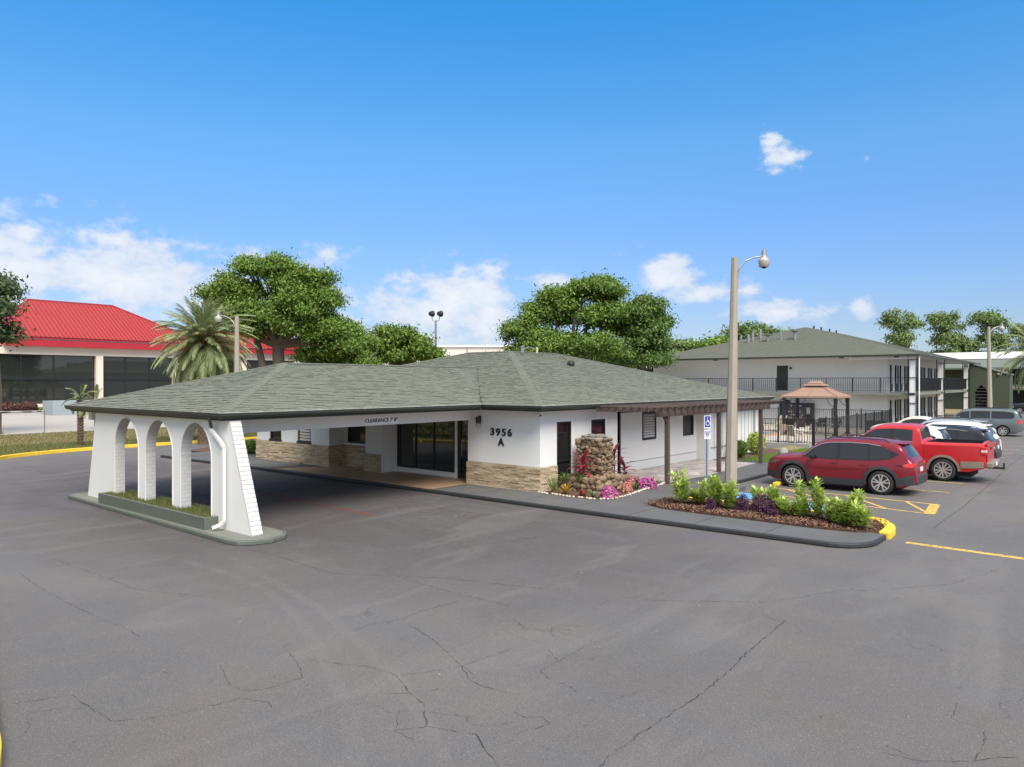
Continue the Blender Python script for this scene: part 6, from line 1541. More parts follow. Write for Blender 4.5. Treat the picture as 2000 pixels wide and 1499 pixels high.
class Car:
    def __init__(s, name, label, cat, spec, loc, rz, group=None):
        s.__dict__.update(spec); s.t = thing(name, label, cat, loc, rz, group)
    def ztop(s, x): return monotone(s.top, x)
    def zbot(s, x): return interp(s.bot, x)
    def W(s, x, z):
        f = 1.0
        if x < s.fr[0]: f -= s.fr[1]*((s.fr[0]-x)/s.fr[0])**2.2
        if x > s.L-s.rr[0]: f -= s.rr[1]*((x-s.L+s.rr[0])/s.rr[0])**2.2
        b = s.belt
        g = interp([(.15, .93), (.32, .965), (.55, .995), (.78, 1.0), (b-.02, .975), (s.H, s.tumble)], z)
        return s.w*f*g
    def hull(s, m, cavity=None):
        xs = set(np.linspace(0, s.L, 70).round(3)) | {round(p[0], 3) for p in s.top}; xs = sorted(xs)
        K = 9; rings = []
        for x in xs:
            zb, zt = s.zbot(x), s.ztop(x); zt = max(zt, zb+.1); ring = [(x, 0, zb)]; r = min(.09, (zt-zb)*.3)
            ring.append((x, -s.W(x, zb)+.08, zb))
            for k in range(K): z = zb+.03+(zt-r-zb-.03)*k/(K-1); ring.append((x, -s.W(x, z), z))
            wt = s.W(x, zt)
            ring += [(x, -wt+.028, zt-r*.35), (x, -wt+.09, zt-r*.06), (x, -wt*.72, zt+.018), (x, -wt*.38, zt+.034), (x, 0, zt+.04)]
            full = ring+[(p[0], -p[1], p[2]) for p in ring[-2:0:-1]]; rings.append(full)
        n = len(rings[0]); vs = [p for r in rings for p in r]
        fs = [(i*n+k, (i+1)*n+k, (i+1)*n+(k+1) % n, i*n+(k+1) % n) for i in range(len(rings)-1) for k in range(n)]
        fs += [tuple(range(n)), tuple(range(len(vs)-1, len(vs)-n-1, -1))]
        me = bpy.data.meshes.new('body'); me.from_pydata(vs, [], fs); me.update()
        bmm = bmesh.new(); bmm.from_mesh(me); bmesh.ops.recalc_face_normals(bmm, faces=bmm.faces); bmm.to_mesh(me); bmm.free()
        o = bpy.data.objects.new('tmp', me); COL.objects.link(o); tools = []
        q = MB()
        for wx in s.wheels:
            for sy in (-1, 1):
                q.lathe([(s.wr+.065, -.25), (s.wr+.065, .30)], 32, (wx, sy*(s.w), s.wr), 'y')
        if cavity: q.box(*cavity)
        tm = bpy.data.meshes.new('t'); tm.from_pydata(q.v, [], q.f); tm.update()
        bmm = bmesh.new(); bmm.from_mesh(tm); bmesh.ops.recalc_face_normals(bmm, faces=bmm.faces); bmm.to_mesh(tm); bmm.free()
        to = bpy.data.objects.new('tmp2', tm); COL.objects.link(to)
        md = o.modifiers.new('b', 'BOOLEAN'); md.operation = 'DIFFERENCE'; md.object = to; md.solver = 'EXACT'
        dg = bpy.context.evaluated_depsgraph_get(); em = bpy.data.meshes.new_from_object(o.evaluated_get(dg))
        bpy.data.objects.remove(o); bpy.data.objects.remove(to)
        em.name = 'body'; em.materials.clear(); em.materials.append(m)
        for p in em.polygons: p.use_smooth = True; p.material_index = 0
        try: em.set_sharp_from_angle(angle=R(32))
        except Exception: pass
        s.body = mk('body', em, s.t, rel=True); return s.body
    def side(s, cols, off, m, name, sides=(-1, 1), parent=None, thick=.02):
        """cols: list of (x, z0, z1[, x1]) columns laid on the flank"""
        out = []
        for sy in sides:
            vs = []
            for c in cols:
                xa = c[0]; xb = c[3] if len(c) > 3 else c[0]
                for k in range(4):
                    t = k/3; x = xa+(xb-xa)*t; z = c[1]+(c[2]-c[1])*t; vs.append((x, sy*(s.W(x, z)+off), z)); 
                for k in range(4):
                    t = k/3; x = xa+(xb-xa)*t; z = c[1]+(c[2]-c[1])*t; vs.append((x, sy*(s.W(x, z)+off-thick), z))
            fs = []; n = len(cols)
            for i in range(n-1):
                a, b = i*8, i*8+8
                for k in range(3): fs.append((a+k, b+k, b+k+1, a+k+1)); fs.append((a+4+k, a+5+k, b+5+k, b+4+k))
                fs.append((a, a+4, b+4, b)); fs.append((a+3, b+3, b+7, a+7))
            fs.append((0, 1, 2, 3, 7, 6, 5, 4)); e = (n-1)*8; fs.append((e, e+4, e+5, e+6, e+7, e+3, e+2, e+1))
            q = MB(); q.add(vs, fs); out.append(q.obj(name, m, parent or s.t, rel=True))
        return out
    def arch(s, wx, r0, r1, a0, a1, m, off=.018, name='arch_trim', sides=(-1, 1)):
        for sy in sides:
            vs = []; fs = []; n = 18
            for i in range(n+1):
                a = R(a0+(a1-a0)*i/n)
                for r, o in ((r0, off), (r1, off), (r1, -.01), (r0, -.03)):
                    x, z = wx-r*math.cos(a), s.wr+r*math.sin(a); vs.append((x, sy*(s.W(x, max(z, s.zbot(x)+.02))+o), z))
            for i in range(n):
                for k in range(4): fs.append((i*4+k, i*4+(k+1) % 4, i*4+4+(k+1) % 4, i*4+4+k))
            fs += [(0, 1, 2, 3), (n*4, n*4+3, n*4+2, n*4+1)]
            q = MB(); q.add(vs, fs); q.obj(name, m, s.t, rel=True)
    def topq(s, x0, x1, f0, f1, off, m, name, n=6, k=8, e=0.0):
        """panel lying on the upper surface (windscreen, rear window), between half width fractions"""
        vs = []; fs = []
        for i in range(n+1):
            x = x0+(x1-x0)*i/n; zt = s.ztop(x); ff = f0+(f1-f0)*i/n; d = (s.ztop(x+.02)-s.ztop(x-.02))/.04; L_ = math.hypot(1, d); nx, nz = -d/L_, 1/L_
            if e and i in (0, n): pass
            for j in range(k+1):
                u = -1+2*j/k; wt = s.W(x, zt); y = u*wt*ff; zz = zt+.04-(.022*abs(u)/.72 if abs(u) <= .72 else .022+(.03)*(abs(u)-.72)/.28); vs.append((x+nx*off, y, zz+nz*off))
        for i in range(n):
            for j in range(k): a = i*(k+1)+j; fs.append((a, a+1, a+k+2, a+k+1))
        q = MB(); q.add(vs, fs); return q.obj(name, m, s.t, rel=True, smooth=True)
    def wheel(s, wx, spokes=5, paired=True, rimm=None, dark=True):
        rimm = rimm or M_rim
        for sy in (-1, 1):
            y0 = sy*(s.w-.01); r = s.wr; rr_ = r*.69; w = .22
            q = MB(); P = [(rr_, 0), (rr_+.012, -.005), (r-.03, -.012), (r-.006, .02), (r, .06), (r, w-.04), (r-.02, w), (rr_, w)]
            prof = [(p, -sy*h if False else h) for p, h in P]
            q.lathe([(a, -sy*b) for a, b in P], 32, (wx, y0, r), 'y'); T = q.obj('wheel', M_tyre, s.t, rel=True, smooth=True)
            q = MB(); q.lathe([(0, -sy*.07), (rr_*.9, -sy*.07), (rr_*.93, -sy*.02)], 28, (wx, y0, r), 'y'); q.obj('brake_disc', M_clad if dark else M_galv, T, rel=True)
            q = MB(); q.lathe([(rr_*.90, -sy*.03), (rr_*.93, sy*.004), (rr_+.008, sy*.006), (rr_+.01, -sy*.03)], 32, (wx, y0, r), 'y'); q.lathe([(0, sy*.004), (rr_*.2, sy*.0), (rr_*.22, -sy*.04)], 12, (wx, y0, r), 'y')
            for k in range(spokes):
                a0 = 2*math.pi*k/spokes+.3
                for da in ((-.17, .17) if paired else (0,)):
                    a = a0+da*.6; b = a0+da*1.35
                    p = Vector((wx+rr_*.16*math.cos(a), y0-sy*.012, r+rr_*.16*math.sin(a))); e = Vector((wx+rr_*.94*math.cos(b), y0-sy*.004, r+rr_*.94*math.sin(b)))
                    q.bar(p, e, rr_*(.15 if paired else .24), .035, (0, 1, 0))
            q.obj('rim', rimm, T, rel=True)
    def under(s):
        q = MB(); q.box(.5, s.L-.45, -s.w*.8, s.w*.8, .19, .42)
        q.obj('underbody', M_dark, s.t, rel=True)
        q = MB()
        for wx in s.wheels: q.box(wx-.4, wx+.4, -s.w+.27, s.w-.27, .28, .75)
        q.obj('wheel_housing', M_dark, s.t, rel=True)
M_hlamp = mat('smoked_headlamp', (.10, .10, .11), .1, spec=.8)
def seam(c, x, z0, z1, x1=None): c.side([(x, z0, z1, x1 if x1 is not None else x), (x+.012, z0, z1, (x1 if x1 is not None else x)+.012)], .0025, M_dark, 'door_seam', thick=.006)

SUVT = [(0, .62), (.04, .82), (.14, .93), (.35, 1.00), (.8, 1.05), (1.05, 1.08), (1.18, 1.12), (1.52, 1.40), (1.82, 1.58), (2.1, 1.64), (2.6, 1.67), (3.2, 1.67), (3.7, 1.63), (4.02, 1.58), (4.13, 1.53), (4.42, 1.13), (4.50, 1.05), (4.57, .82), (4.60, .55)]
RAV = dict(L=4.6, w=.925, H=1.67, belt=1.00, tumble=.79, top=SUVT, bot=[(0, .30), (.25, .22), (4.2, .24), (4.6, .42)], fr=(.75, .20), rr=(.6, .14), wheels=(.93, 3.62), wr=.375)
def build_suv(name, label, loc, rz, paint, clad=M_clad, spec=RAV, detail=True, group='parked cars in the row beside the pool fence', rimm=None, light=True):
    c = Car(name, label, 'car', spec, loc, rz, group); sc = spec['L']/4.6
    c.hull(paint); c.under()
    for wx in c.wheels:
        c.wheel(wx, rimm=rimm)
        if clad: c.arch(wx, c.wr+.055, c.wr+.155, -8, 188, clad)
    x = lambda v: v*sc
    b = c.belt; zr = c.H
    # side glass on a black band
    band = [(x(1.24), b+.055, b+.08), (x(1.55), b+.03, b+.335), (x(1.82), b+.02, b+.485), (x(2.1), b+.02, b+.54), (x(2.6), b+.025, b+.565), (x(3.2), b+.04, b+.555), (x(3.6), b+.07, b+.50), (x(3.85), b+.12, b+.40), (x(4.10), b+.25, b+.30)]
    c.side(band, .004, M_black, 'window_surround', thick=.01)
    def cut(a, e, ins=.02):
        out = []; 
        for t in np.linspace(a, e, 6): lo = interp([(p[0], p[1]) for p in band], t)+ins; hi = interp([(p[0], p[2]) for p in band], t)-ins; out.append((t, lo, max(hi, lo+.004)))
        return out
    for a, e in ((1.42, 2.30), (2.40, 3.22), (3.29, 3.88)): c.side(cut(x(a), x(e)), .009, M_cglass, 'side_window', thick=.008)
    c.side([(x(1.27), b+.085, b+.095), (x(1.55), b+.335, b+.35), (x(1.82), b+.485, b+.50), (x(2.1), b+.545, b+.56), (x(2.6), b+.57, b+.585), (x(3.2), b+.56, b+.575), (x(3.6), b+.505, b+.52)], .008, M_chrome if detail else M_black, 'window_trim', thick=.012)
    c.topq(x(1.26), x(1.86), .90, .88, .006, M_cglass, 'windscreen')
    c.topq(x(4.12), x(4.40), .78, .86, .008, M_cglass, 'rear_window')
    q = MB(); q.box(x(3.93), x(4.24), -.62, .62, 1.56*c.H/1.66, 1.60*c.H/1.66); q.obj('spoiler', paint, c.t, rel=True, bevel=.015)
    if detail:
        for sy in (-1, 1): q = MB(); q.tube([(x(1.95), sy*.62, c.H-.03), (x(2.1), sy*.62, c.H+.045), (x(2.9), sy*.62, c.H+.055), (x(3.7), sy*.60, c.H+.02), (x(3.85), sy*.60, c.H-.07)], .018, 6); q.obj('roof_rail', M_black, c.t, rel=True)
    if clad:
        c.side([(x(.93)+.5, .22, .44), (x(2.3), .22, .42), (x(3.62)-.5, .22, .44)], .014, clad, 'sill_cladding')
        c.side([(x(3.62)+.49, .30, .56), (x(4.3), .34, .62), (x(4.52), .40, .66)], .016, clad, 'bumper_cladding')
        q = MB(); q.prism([(x(4.40), -.86), (x(4.54), -.82), (x(4.62), -.6), (x(4.64), 0), (x(4.62), .6), (x(4.54), .82), (x(4.40), .86)], .36, .64); q.obj('rear_bumper', clad, c.t, rel=True, bevel=.03)
        c.side([(x(.06), .34, .52), (x(.3), .28, .50), (x(.93)-.49, .26, .50)], .012, clad, 'front_bumper_cladding')
    seam(c, x(1.42), .45, b+.02, x(1.36)); seam(c, x(2.34), .45, b+.02); seam(c, x(3.20), .72, b+.02, x(3.30))
    c.side([(x(.95)+.45, .70, .712), (x(3.0), .74, .752)], .003, M_dark, 'crease', thick=.006)
    for xx in (2.14, 3.02): c.side([(x(xx), .90, .93), (x(xx+.17), .905, .935)], .03, paint, 'door_handle', thick=.03)
    for sy in (-1, 1):
        q = MB(); q.box(x(1.52), x(1.66), sy*(c.w-.02), sy*(c.w+.17), b+.02, b+.15); q.obj('wing_mirror', M_black if detail else paint, c.t, rel=True, bevel=.035)
        q = MB(); 
    # lamps
    c.side([(x(4.24), .92, .965), (x(4.34), .90, 1.01), (x(4.46), .90, 1.03), (x(4.53), .92, 1.02)], .014, M_redlight, 'tail_lamp', thick=.02)
    c.side([(x(4.05), .93, .945), (x(4.24), .91, .97)], .012, M_black, 'lamp_wedge', thick=.02)
    q = MB(); q.box(x(4.50), x(4.545), -.76, -.46, .90, 1.0); q.box(x(4.50), x(4.545), .46, .76, .90, 1.0); q.obj('tail_lamp', M_redlight, c.t, rel=True, bevel=.01)
    q = MB(); q.box(x(4.56), x(4.585), -.16, .16, .74, .87); q.obj('licence_plate', M_wsign, c.t, rel=True)
    q = MB(); q.box(x(4.53), x(4.56), -.40, .40, .93, .965); q.obj('tailgate_trim', M_chrome if detail else M_black, c.t, rel=True)
    c.side([(x(.08), .74, .80), (x(.25), .78, .87), (x(.5), .86, .90)], .010, M_hlamp, 'headlamp', thick=.02)
    q = MB(); q.box(-.01, x(.06), -.62, .62, .42, .76); q.obj('grille', M_black, c.t, rel=True, bevel=.02)
    return c
build_suv('parked_car', 'ruby red compact crossover with black wheel arches, parked nearest behind the mulch bed', (-9.56, 25.78, 0), 0, P_red)
# pickup
TT = [(0, .60), (.05, .98), (.15, 1.10), (.5, 1.17), (1.1, 1.21), (1.38, 1.24), (1.52, 1.30), (1.95, 1.68), (2.2, 1.84), (2.5, 1.90), (3.2, 1.92), (3.55, 1.88), (3.64, 1.82), (3.74, 1.40), (3.80, 1.36), (4.4, 1.36), (5.5, 1.38), (5.62, 1.38), (5.66, 1.30), (5.7, .62)]
PK = dict(L=5.7, w=.99, H=1.92, belt=1.30, tumble=.80, top=TT, bot=[(0, .40), (.3, .34), (5.2, .36), (5.7, .55)], fr=(.6, .12), rr=(.3, .04), wheels=(.93, 4.42), wr=.40)
c = Car('pickup_truck', 'bright red pickup with tan lower trim and an empty black bed behind the ruby car', 'pickup', PK, (-9.5, 30.72, 0), 0, 'parked cars in the row beside the pool fence')
c.hull(P_red2, cavity=(3.88, 5.58, -.80, .80, .80, 2.2)); c.under()
q = MB(); q.box(3.885, 5.575, -.795, .795, .80, .83); q.box(3.885, 3.91, -.795, .795, .832, 1.37); q.box(5.55, 5.575, -.795, .795, .832, 1.37); q.box(3.912, 5.548, -.795, -.77, .832, 1.39); q.box(3.912, 5.548, .77, .795, .832, 1.39); q.obj('bed_liner', M_black, c.t, rel=True)
for wx in c.wheels: c.wheel(wx, spokes=6); c.arch(wx, c.wr+.055, c.wr+.135, -2, 182, P_tan)
c.side([(1.50, .36, .60), (2.6, .36, .60), (3.86, .36, .60)], .012, P_tan, 'lower_trim'); c.side([(4.96, .50, .74), (5.3, .52, .75), (5.64, .56, .76)], .012, P_tan, 'lower_trim')
c.side([(1.62, 1.325, 1.35), (1.98, 1.325, 1.64), (2.2, 1.33, 1.75), (2.70, 1.33, 1.79)], .006, M_cglass, 'side_window', thick=.01); c.side([(2.80, 1.33, 1.79), (3.1, 1.33, 1.79), (3.44, 1.34, 1.77)], .006, M_cglass, 'side_window', thick=.01)
c.side([(2.70, 1.33, 1.79), (2.80, 1.33, 1.79)], .004, M_black, 'pillar_trim', thick=.01)
c.topq(1.56, 2.14, .88, .86, .006, M_cglass, 'windscreen'); c.topq(3.64, 3.73, .80, .84, .012, M_cglass, 'rear_window', n=3)
seam(c, 1.56, .62, 1.32); seam(c, 2.76, .62, 1.32); seam(c, 3.82, .55, 1.34)
for xx in (2.52,): c.side([(xx, 1.08, 1.12), (xx+.18, 1.08, 1.12)], .03, P_red2, 'door_handle', thick=.03)
for sy in (-1, 1): q = MB(); q.box(1.72, 1.86, sy*1.0, sy*1.24, 1.30, 1.52); q.obj('wing_mirror', M_black, c.t, rel=True, bevel=.03)
for sy in (-1, 1):
    q = MB(); q.box(5.56, 5.72, sy*.80, sy*.99, 1.00, 1.27); TL = q.obj('tail_lamp', M_redlight, c.t, rel=True, bevel=.015)
    q = MB(); q.box(5.57, 5.735, sy*.79, sy*1.0, 1.09, 1.16); q.obj('reverse_lamp', M_clearlight, TL, rel=True)
q = MB(); q.box(5.70, 5.735, -.78, .78, .72, 1.37); TG = q.obj('tailgate', P_red2, c.t, rel=True, bevel=.012); q = MB(); q.box(5.736, 5.75, -.12, .12, 1.14, 1.22); q.obj('handle', M_black, TG, rel=True)
q = MB(); q.box(5.70, 5.90, -.93, .93, .56, .74); BU = q.obj('rear_bumper', P_tan, c.t, rel=True, bevel=.03); q = MB(); q.box(5.901, 5.91, -.16, .16, .60, .72); q.obj('licence_plate', M_wsign, BU, rel=True)
q = MB(); q.box(5.6, 6.15, -.035, .035, .46, .53); q.lathe([(.03, 0), (.03, .1), (.035, .14), (0, .17)], 8, (6.12, 0, .53)); q.obj('tow_hitch', M_iron, c.t, rel=True)
# other cars of the row: shorter specs from the same body family
def var(spec, **k): d = dict(spec); d.update(k); return d
def scaled(spec, sx, sz, **k):
    d = dict(spec); d['top'] = [(x*sx, z*sz) for x, z in spec['top']]; d['bot'] = [(x*sx, z) for x, z in spec['bot']]; d['L'] = spec['L']*sx; d['H'] = spec['H']*sz; d['belt'] = spec['belt']*sz; d['wheels'] = tuple(w*sx for w in spec['wheels']); d.update(k); return d
build_suv('parked_car', 'white compact crossover almost hidden behind the cab of the red pickup', (-9.85, 33.75, 0), 0, P_white, spec=scaled(RAV, .97, 1.04), detail=False, clad=None)
build_suv('parked_car', 'black crossover with chrome window line, rear bumper showing past the pickup bed', (-8.98, 36.6, 0), 0, P_black, spec=scaled(RAV, 1.04, .94), detail=True, clad=M_clad)
build_suv('parked_car', 'white crossover with a rear spoiler just beyond the black one', (-9.0, 39.35, 0), 0, P_white, spec=scaled(RAV, .98, .98), detail=False, clad=None)
build_suv('parked_car', 'silver white crossover, fourth roof behind the black one, mostly hidden', (-9.6, 42.1, 0), 0, P_silver, spec=scaled(RAV, 1.0, 1.0), detail=True, clad=None)
# sedan
SD = [(0, .55), (.06, .72), (.3, .84), (.9, .95), (1.25, .99), (1.45, 1.05), (1.95, 1.32), (2.3, 1.42), (2.9, 1.43), (3.4, 1.33), (3.9, 1.10), (4.1, 1.06), (4.55, 1.04), (4.68, .95), (4.72, .6)]
SED = dict(L=4.72, w=.90, H=1.43, belt=.98, tumble=.76, top=SD, bot=[(0, .25), (.3, .18), (4.3, .2), (4.72, .35)], fr=(.7, .2), rr=(.6, .14), wheels=(.92, 3.70), wr=.33)
def build_sedan(label, loc, rz, paint, group='parked cars in the row beside the pool fence', spec=SED):
    c = Car('parked_car', label, 'car', spec, loc, rz, group); c.hull(paint); c.under()
    for wx in c.wheels: c.wheel(wx)
    b = c.belt
    c.side([(1.62, b+.03, b+.06), (2.0, b+.03, b+.27), (2.35, b+.03, b+.35), (2.85, b+.03, b+.36), (3.3, b+.04, b+.28), (3.66, b+.07, b+.12)], .005, M_cglass, 'side_window', thick=.01)
    c.topq(1.5, 2.2, .88, .86, .006, M_cglass, 'windscreen'); c.topq(3.05, 3.8, .84, .88, .006, M_cglass, 'rear_window')
    seam(c, 1.5, .3, b); seam(c, 2.62, .3, b)
    c.side([(4.35, .78, .90), (4.6, .78, .92)], .01, M_redlight, 'tail_lamp', thick=.02); c.side([(.1, .62, .70), (.45, .68, .78)], .01, M_clearlight, 'headlamp', thick=.02)
    for sy in (-1, 1): q = MB(); q.box(1.72, 1.84, sy*.88, sy*1.04, b, b+.13); q.obj('wing_mirror', paint, c.t, rel=True, bevel=.03)
    for xx in (2.36, 3.25): c.side([(xx, .83, .86), (xx+.16, .83, .86)], .025, paint, 'door_handle', thick=.025)
    return c
build_sedan('beige sedan far down the row below the first motel column', (-12.3, 49.6, 0), 0, M_beigec)
build_sedan('white sedan far down the row whose pale roof shows before the minivan', (-10.2, 46.2, 0), 0, P_white)
build_sedan('black sedan partly cut off by the right edge, beyond the minivan', (-10.6, 100.5, 0), R(8), P_black, group=None, spec=scaled(SED, 1.05, 1.15))
# minivan
MV = [(0, .6), (.05, .82), (.3, .96), (.75, 1.05), (1.0, 1.12), (1.5, 1.46), (1.85, 1.66), (2.2, 1.72), (3.0, 1.76), (4.0, 1.74), (4.6, 1.68), (4.75, 1.60), (4.98, 1.10), (5.06, .95), (5.1, .55)]
MVS = dict(L=5.1, w=.98, H=1.76, belt=1.10, tumble=.82, top=MV, bot=[(0, .28), (.3, .2), (4.7, .22), (5.1, .4)], fr=(.9, .2), rr=(.5, .12), wheels=(.98, 4.0), wr=.34)
c = Car('parked_car', 'silver grey minivan parked behind the second lamp post', 'car', MVS, (-10.35, 57.6, 0), R(2), 'parked cars in the row beside the pool fence')
c.hull(P_grey); c.under()
for wx in c.wheels: c.wheel(wx, spokes=7, paired=False)
b = c.belt
for cc in ([(1.42, b+.04, b+.24), (1.7, b+.04, b+.42), (2.15, b+.04, b+.50)], [(2.22, b+.04, b+.50), (2.8, b+.04, b+.52), (3.3, b+.04, b+.52)], [(3.38, b+.04, b+.52), (4.1, b+.04, b+.51), (4.5, b+.06, b+.46), (4.62, b+.12, b+.36)]): c.side(cc, .005, M_cglass, 'side_window', thick=.01)
c.topq(1.05, 1.75, .9, .88, .006, M_cglass, 'windscreen'); c.topq(4.77, 4.95, .8, .88, .008, M_cglass, 'rear_window')
seam(c, 1.3, .35, b); seam(c, 2.18, .35, b); seam(c, 3.34, .35, b)
c.side([(3.3, .98, 1.0), (4.9, .98, 1.0)], .004, M_dark, 'sliding_door_rail', thick=.008); c.side([(.95+.5, .45, .47), (3.5, .45, .47)], .004, M_dark, 'crease', thick=.008)
c.side([(4.82, .84, 1.12), (5.0, .84, 1.06)], .014, M_redlight, 'tail_lamp', thick=.02); c.side([(.1, .7, .8), (.5, .78, .92)], .01, M_clearlight, 'headlamp', thick=.02)
for sy in (-1, 1):
    q = MB(); q.box(1.5, 1.62, sy*.96, sy*1.14, b, b+.15); q.obj('wing_mirror', P_grey, c.t, rel=True, bevel=.03)
    q = MB(); q.tube([(2.1, sy*.68, 1.72), (2.3, sy*.68, 1.80), (4.2, sy*.68, 1.80), (4.4, sy*.68, 1.70)], .02, 6); q.obj('roof_rail', M_black, c.t, rel=True)
for xx in (2.0, 2.3): c.side([(xx, .95, .98), (xx+.15, .95, .98)], .025, P_grey, 'door_handle', thick=.025)

# ------------------------------------------------------------------ palms
def frond_mesh(L, droop, seed, m, n=30, w=.035, leaf=.44):
    g = np.random.default_rng(seed); V = []; rach = []
    for i in range(n+1):
        t = i/n; ang = droop*t*t*1.25; rach.append((L*(t-.18*droop*t*t*t), 0, -L*.42*droop*t**2.2+.05*math.sin(3*t)))
    rach = np.array(rach)
    for i in range(2, n):
        t = i/n; d = rach[i]-rach[i-1]; d /= np.linalg.norm(d); ll = leaf*(math.sin(math.pi*(.12+.86*t))**.7)*L/2.6
        for s in (-1, 1):
            for q in (0,):
                b = rach[i]+d*q*L/n; dr = np.array([d[0]*1.1, s*.62, d[2]*1.1-.22+g.uniform(-.25, .3)]); dr /= np.linalg.norm(dr); e = b+dr*ll*g.uniform(.85, 1.1); e[2] -= ll*.22
                mid = (b+e)/2+np.array([0, 0, ll*.07]); sd_ = np.cross(dr, [0, 0, 1.]); sd_ /= np.linalg.norm(sd_)+1e-9; sd_ *= w*.5
                V.append([b-sd_*.6, b+sd_*.6, mid+sd_, mid-sd_]); V.append([mid-sd_, mid+sd_, e+sd_*.15, e-sd_*.15])
    for i in range(n):
        a, b = rach[i], rach[i+1]; r = .03*(1-.8*i/n); V.append([a+[0, -r, 0], a+[0, r, 0], b+[0, r, 0], b+[0, -r, 0]]); V.append([a+[0, 0, -r], a+[0, 0, r], b+[0, 0, r], b+[0, 0, -r]])
    return quads_mesh('frond', np.array(V), m)
def palm(loc, h, L, n, label, seed, yellow=9, tr=.26, leaf=.55, cat='palm tree', orange=True, w=.037):
    t = thing('palm_tree', label, cat, loc); r = random.Random(seed)
    pts = [(0, 0, h*i/14) for i in range(15)]; q = MB(); q.tube(pts, [tr*(1.15 if i == 0 else 1+.06*(i % 2)+(.35 if i > 11 else 0)) for i in range(15)], 12); T = q.obj('trunk', M_palmt, t, rel=True)
    q = MB()
    for k in range(int(h/.16)):
        for j in range(9):
            a = 2*math.pi*(j+.5*(k % 2))/9; z = .15+k*.16; rr_ = tr*(1.02 if z < h*.8 else 1.3); q.bar((rr_*math.cos(a), rr_*math.sin(a), z), ((rr_+.06)*math.cos(a), (rr_+.06)*math.sin(a), z+.16), .11, .04)
    stuff(q.obj('frond_scars', M_palmt, T, rel=True))
    fm_ = [frond_mesh(L*s, d, 10+i, M_palm, leaf=leaf, w=w) for i, (s, d) in enumerate(((1, .8), (.95, 1.1), (1.08, 1.35), (.95, .5)))]
    fy = [frond_mesh(L*.8, 1.2, 30, M_palmy, leaf=leaf, w=w), frond_mesh(L*.9, .8, 31, M_palmy, leaf=leaf, w=w)]
    for i in range(n):
        f = (i+.5)/n; el = 84-125*f**.95; fmm = fm_[3] if f < .12 else r.choice(fm_[:3])
        place('frond', fmm, t, (.08*math.cos(i*2.4), .08*math.sin(i*2.4), h+.25-.5*f), (r.uniform(-.3, .3), -R(el+r.uniform(-7, 7)), i*2.39996+r.uniform(-.15, .15)), (r.uniform(.9, 1.08),)*3)
    for i in range(yellow): place('frond', r.choice(fy), t, (0, 0, h-.2), (r.uniform(-.2, .2), R(r.uniform(42, 68)), i*6.283/yellow+r.uniform(-.3, .3)), (1, 1, 1), label='yellowed drooping frond')
    if orange:
        for i in range(7):
            a = i*.9; q = MB(); g = np.random.default_rng(i); P = np.array([.55*math.cos(a), .55*math.sin(a), h+.35])+g.normal(size=(120, 3))*[.14, .14, .26]
            mk('fruit_bunch', quads_mesh('fruit_bunch', leaves(g, P, .16, None, .3), M_orange), t, rel=True)['kind'] = 'stuff'
    return t
palm((-40.09, 20.73, 0), 5.6, 2.8, 170, 'stout feathery palm with yellow lower fronds and orange fruit stalks behind the porch roof', 3, yellow=13, tr=.30)
palm((-5.75, 71.5, 0), 5.7, 3.0, 60, 'yellowing palm cut off by the right edge of the view', 5, yellow=14, tr=.25, orange=False, w=.05, leaf=.5)
t_ = palm((-43.65, 15.59, 0), 2.55, .85, 14, 'small ragged young palm on a thin trunk beside the yellow kerb', 7, yellow=7, tr=.09, leaf=.8, orange=False)
palm((-60, 22.5, 0), 1.9, 1.4, 12, 'little bright palm sprout at the edge of the far lawn', 8, yellow=2, tr=.05, orange=False, leaf=.6)
# ------------------------------------------------------------------ broadleaf trees
# main oak: lobes in metres from the trunk foot; local x runs across the view
def L_(pts, s=1.0): return [(x*s, y*s, z*s, a*s, b*s, c*s) for x, y, z, a, b, c in pts]
YW = R(40)
tree('oak_tree', 'largest spreading green oak with a forked trunk, right behind the feathery palm', L_([(-.2,-1.2,8.7,2.0,1.8,.9),(-5.2,.5,10.2,1.6,1.7,1.0),(-3.0,0,10.8,1.6,2.0,1.5),(-2.0,0,12.6,1.5,1.7,1.1),(.2,0,12.2,1.9,2.2,1.4),(2.4,0,11.6,1.8,2.1,1.4),(3.7,.2,10.0,1.5,2,1.3),(.8,-1.0,10.2,2.2,2.2,1.6),(2.6,-.9,8.6,2.0,2,1.3),(-2.4,-.9,8.9,1.8,1.8,1.1),(4.2,-.6,7.4,1.5,1.6,1.0),(4.9,.2,6.2,1.4,1.6,.9),(-4.2,0,8.7,1.2,1.4,.8),(-2.0,-.4,7.6,1.2,1.3,.8),(1.8,-.6,7.6,1.6,1.6,1.1)]),
     (-53.3, 33.8, 0), 84000, .25, M_leafA, .62, .42, 1, 'broadleaf trees round the lot', rz=YW, clump=.75, inner=.5, lean=True)
tree('oak_tree', 'lower round oak right of the largest one, before the white warehouse', L_([(-2.9,0,6.9,1.7,2,1.4),(-1.1,.3,7.9,1.7,2,1.3),(-2.6,-.3,5.6,1.7,2,1.1),(-.6,0,5.9,1.9,2.1,1.4),(-1.6,0,4.6,1.8,2,1.0),(.9,.2,6.4,1.5,1.8,1.3),(.8,0,5.0,1.5,1.8,1.0)]),
     (-50.6, 39.2, 0), 38000, .24, M_leafB, .3, .1, 2, 'broadleaf trees round the lot', rz=YW, clump=.65)
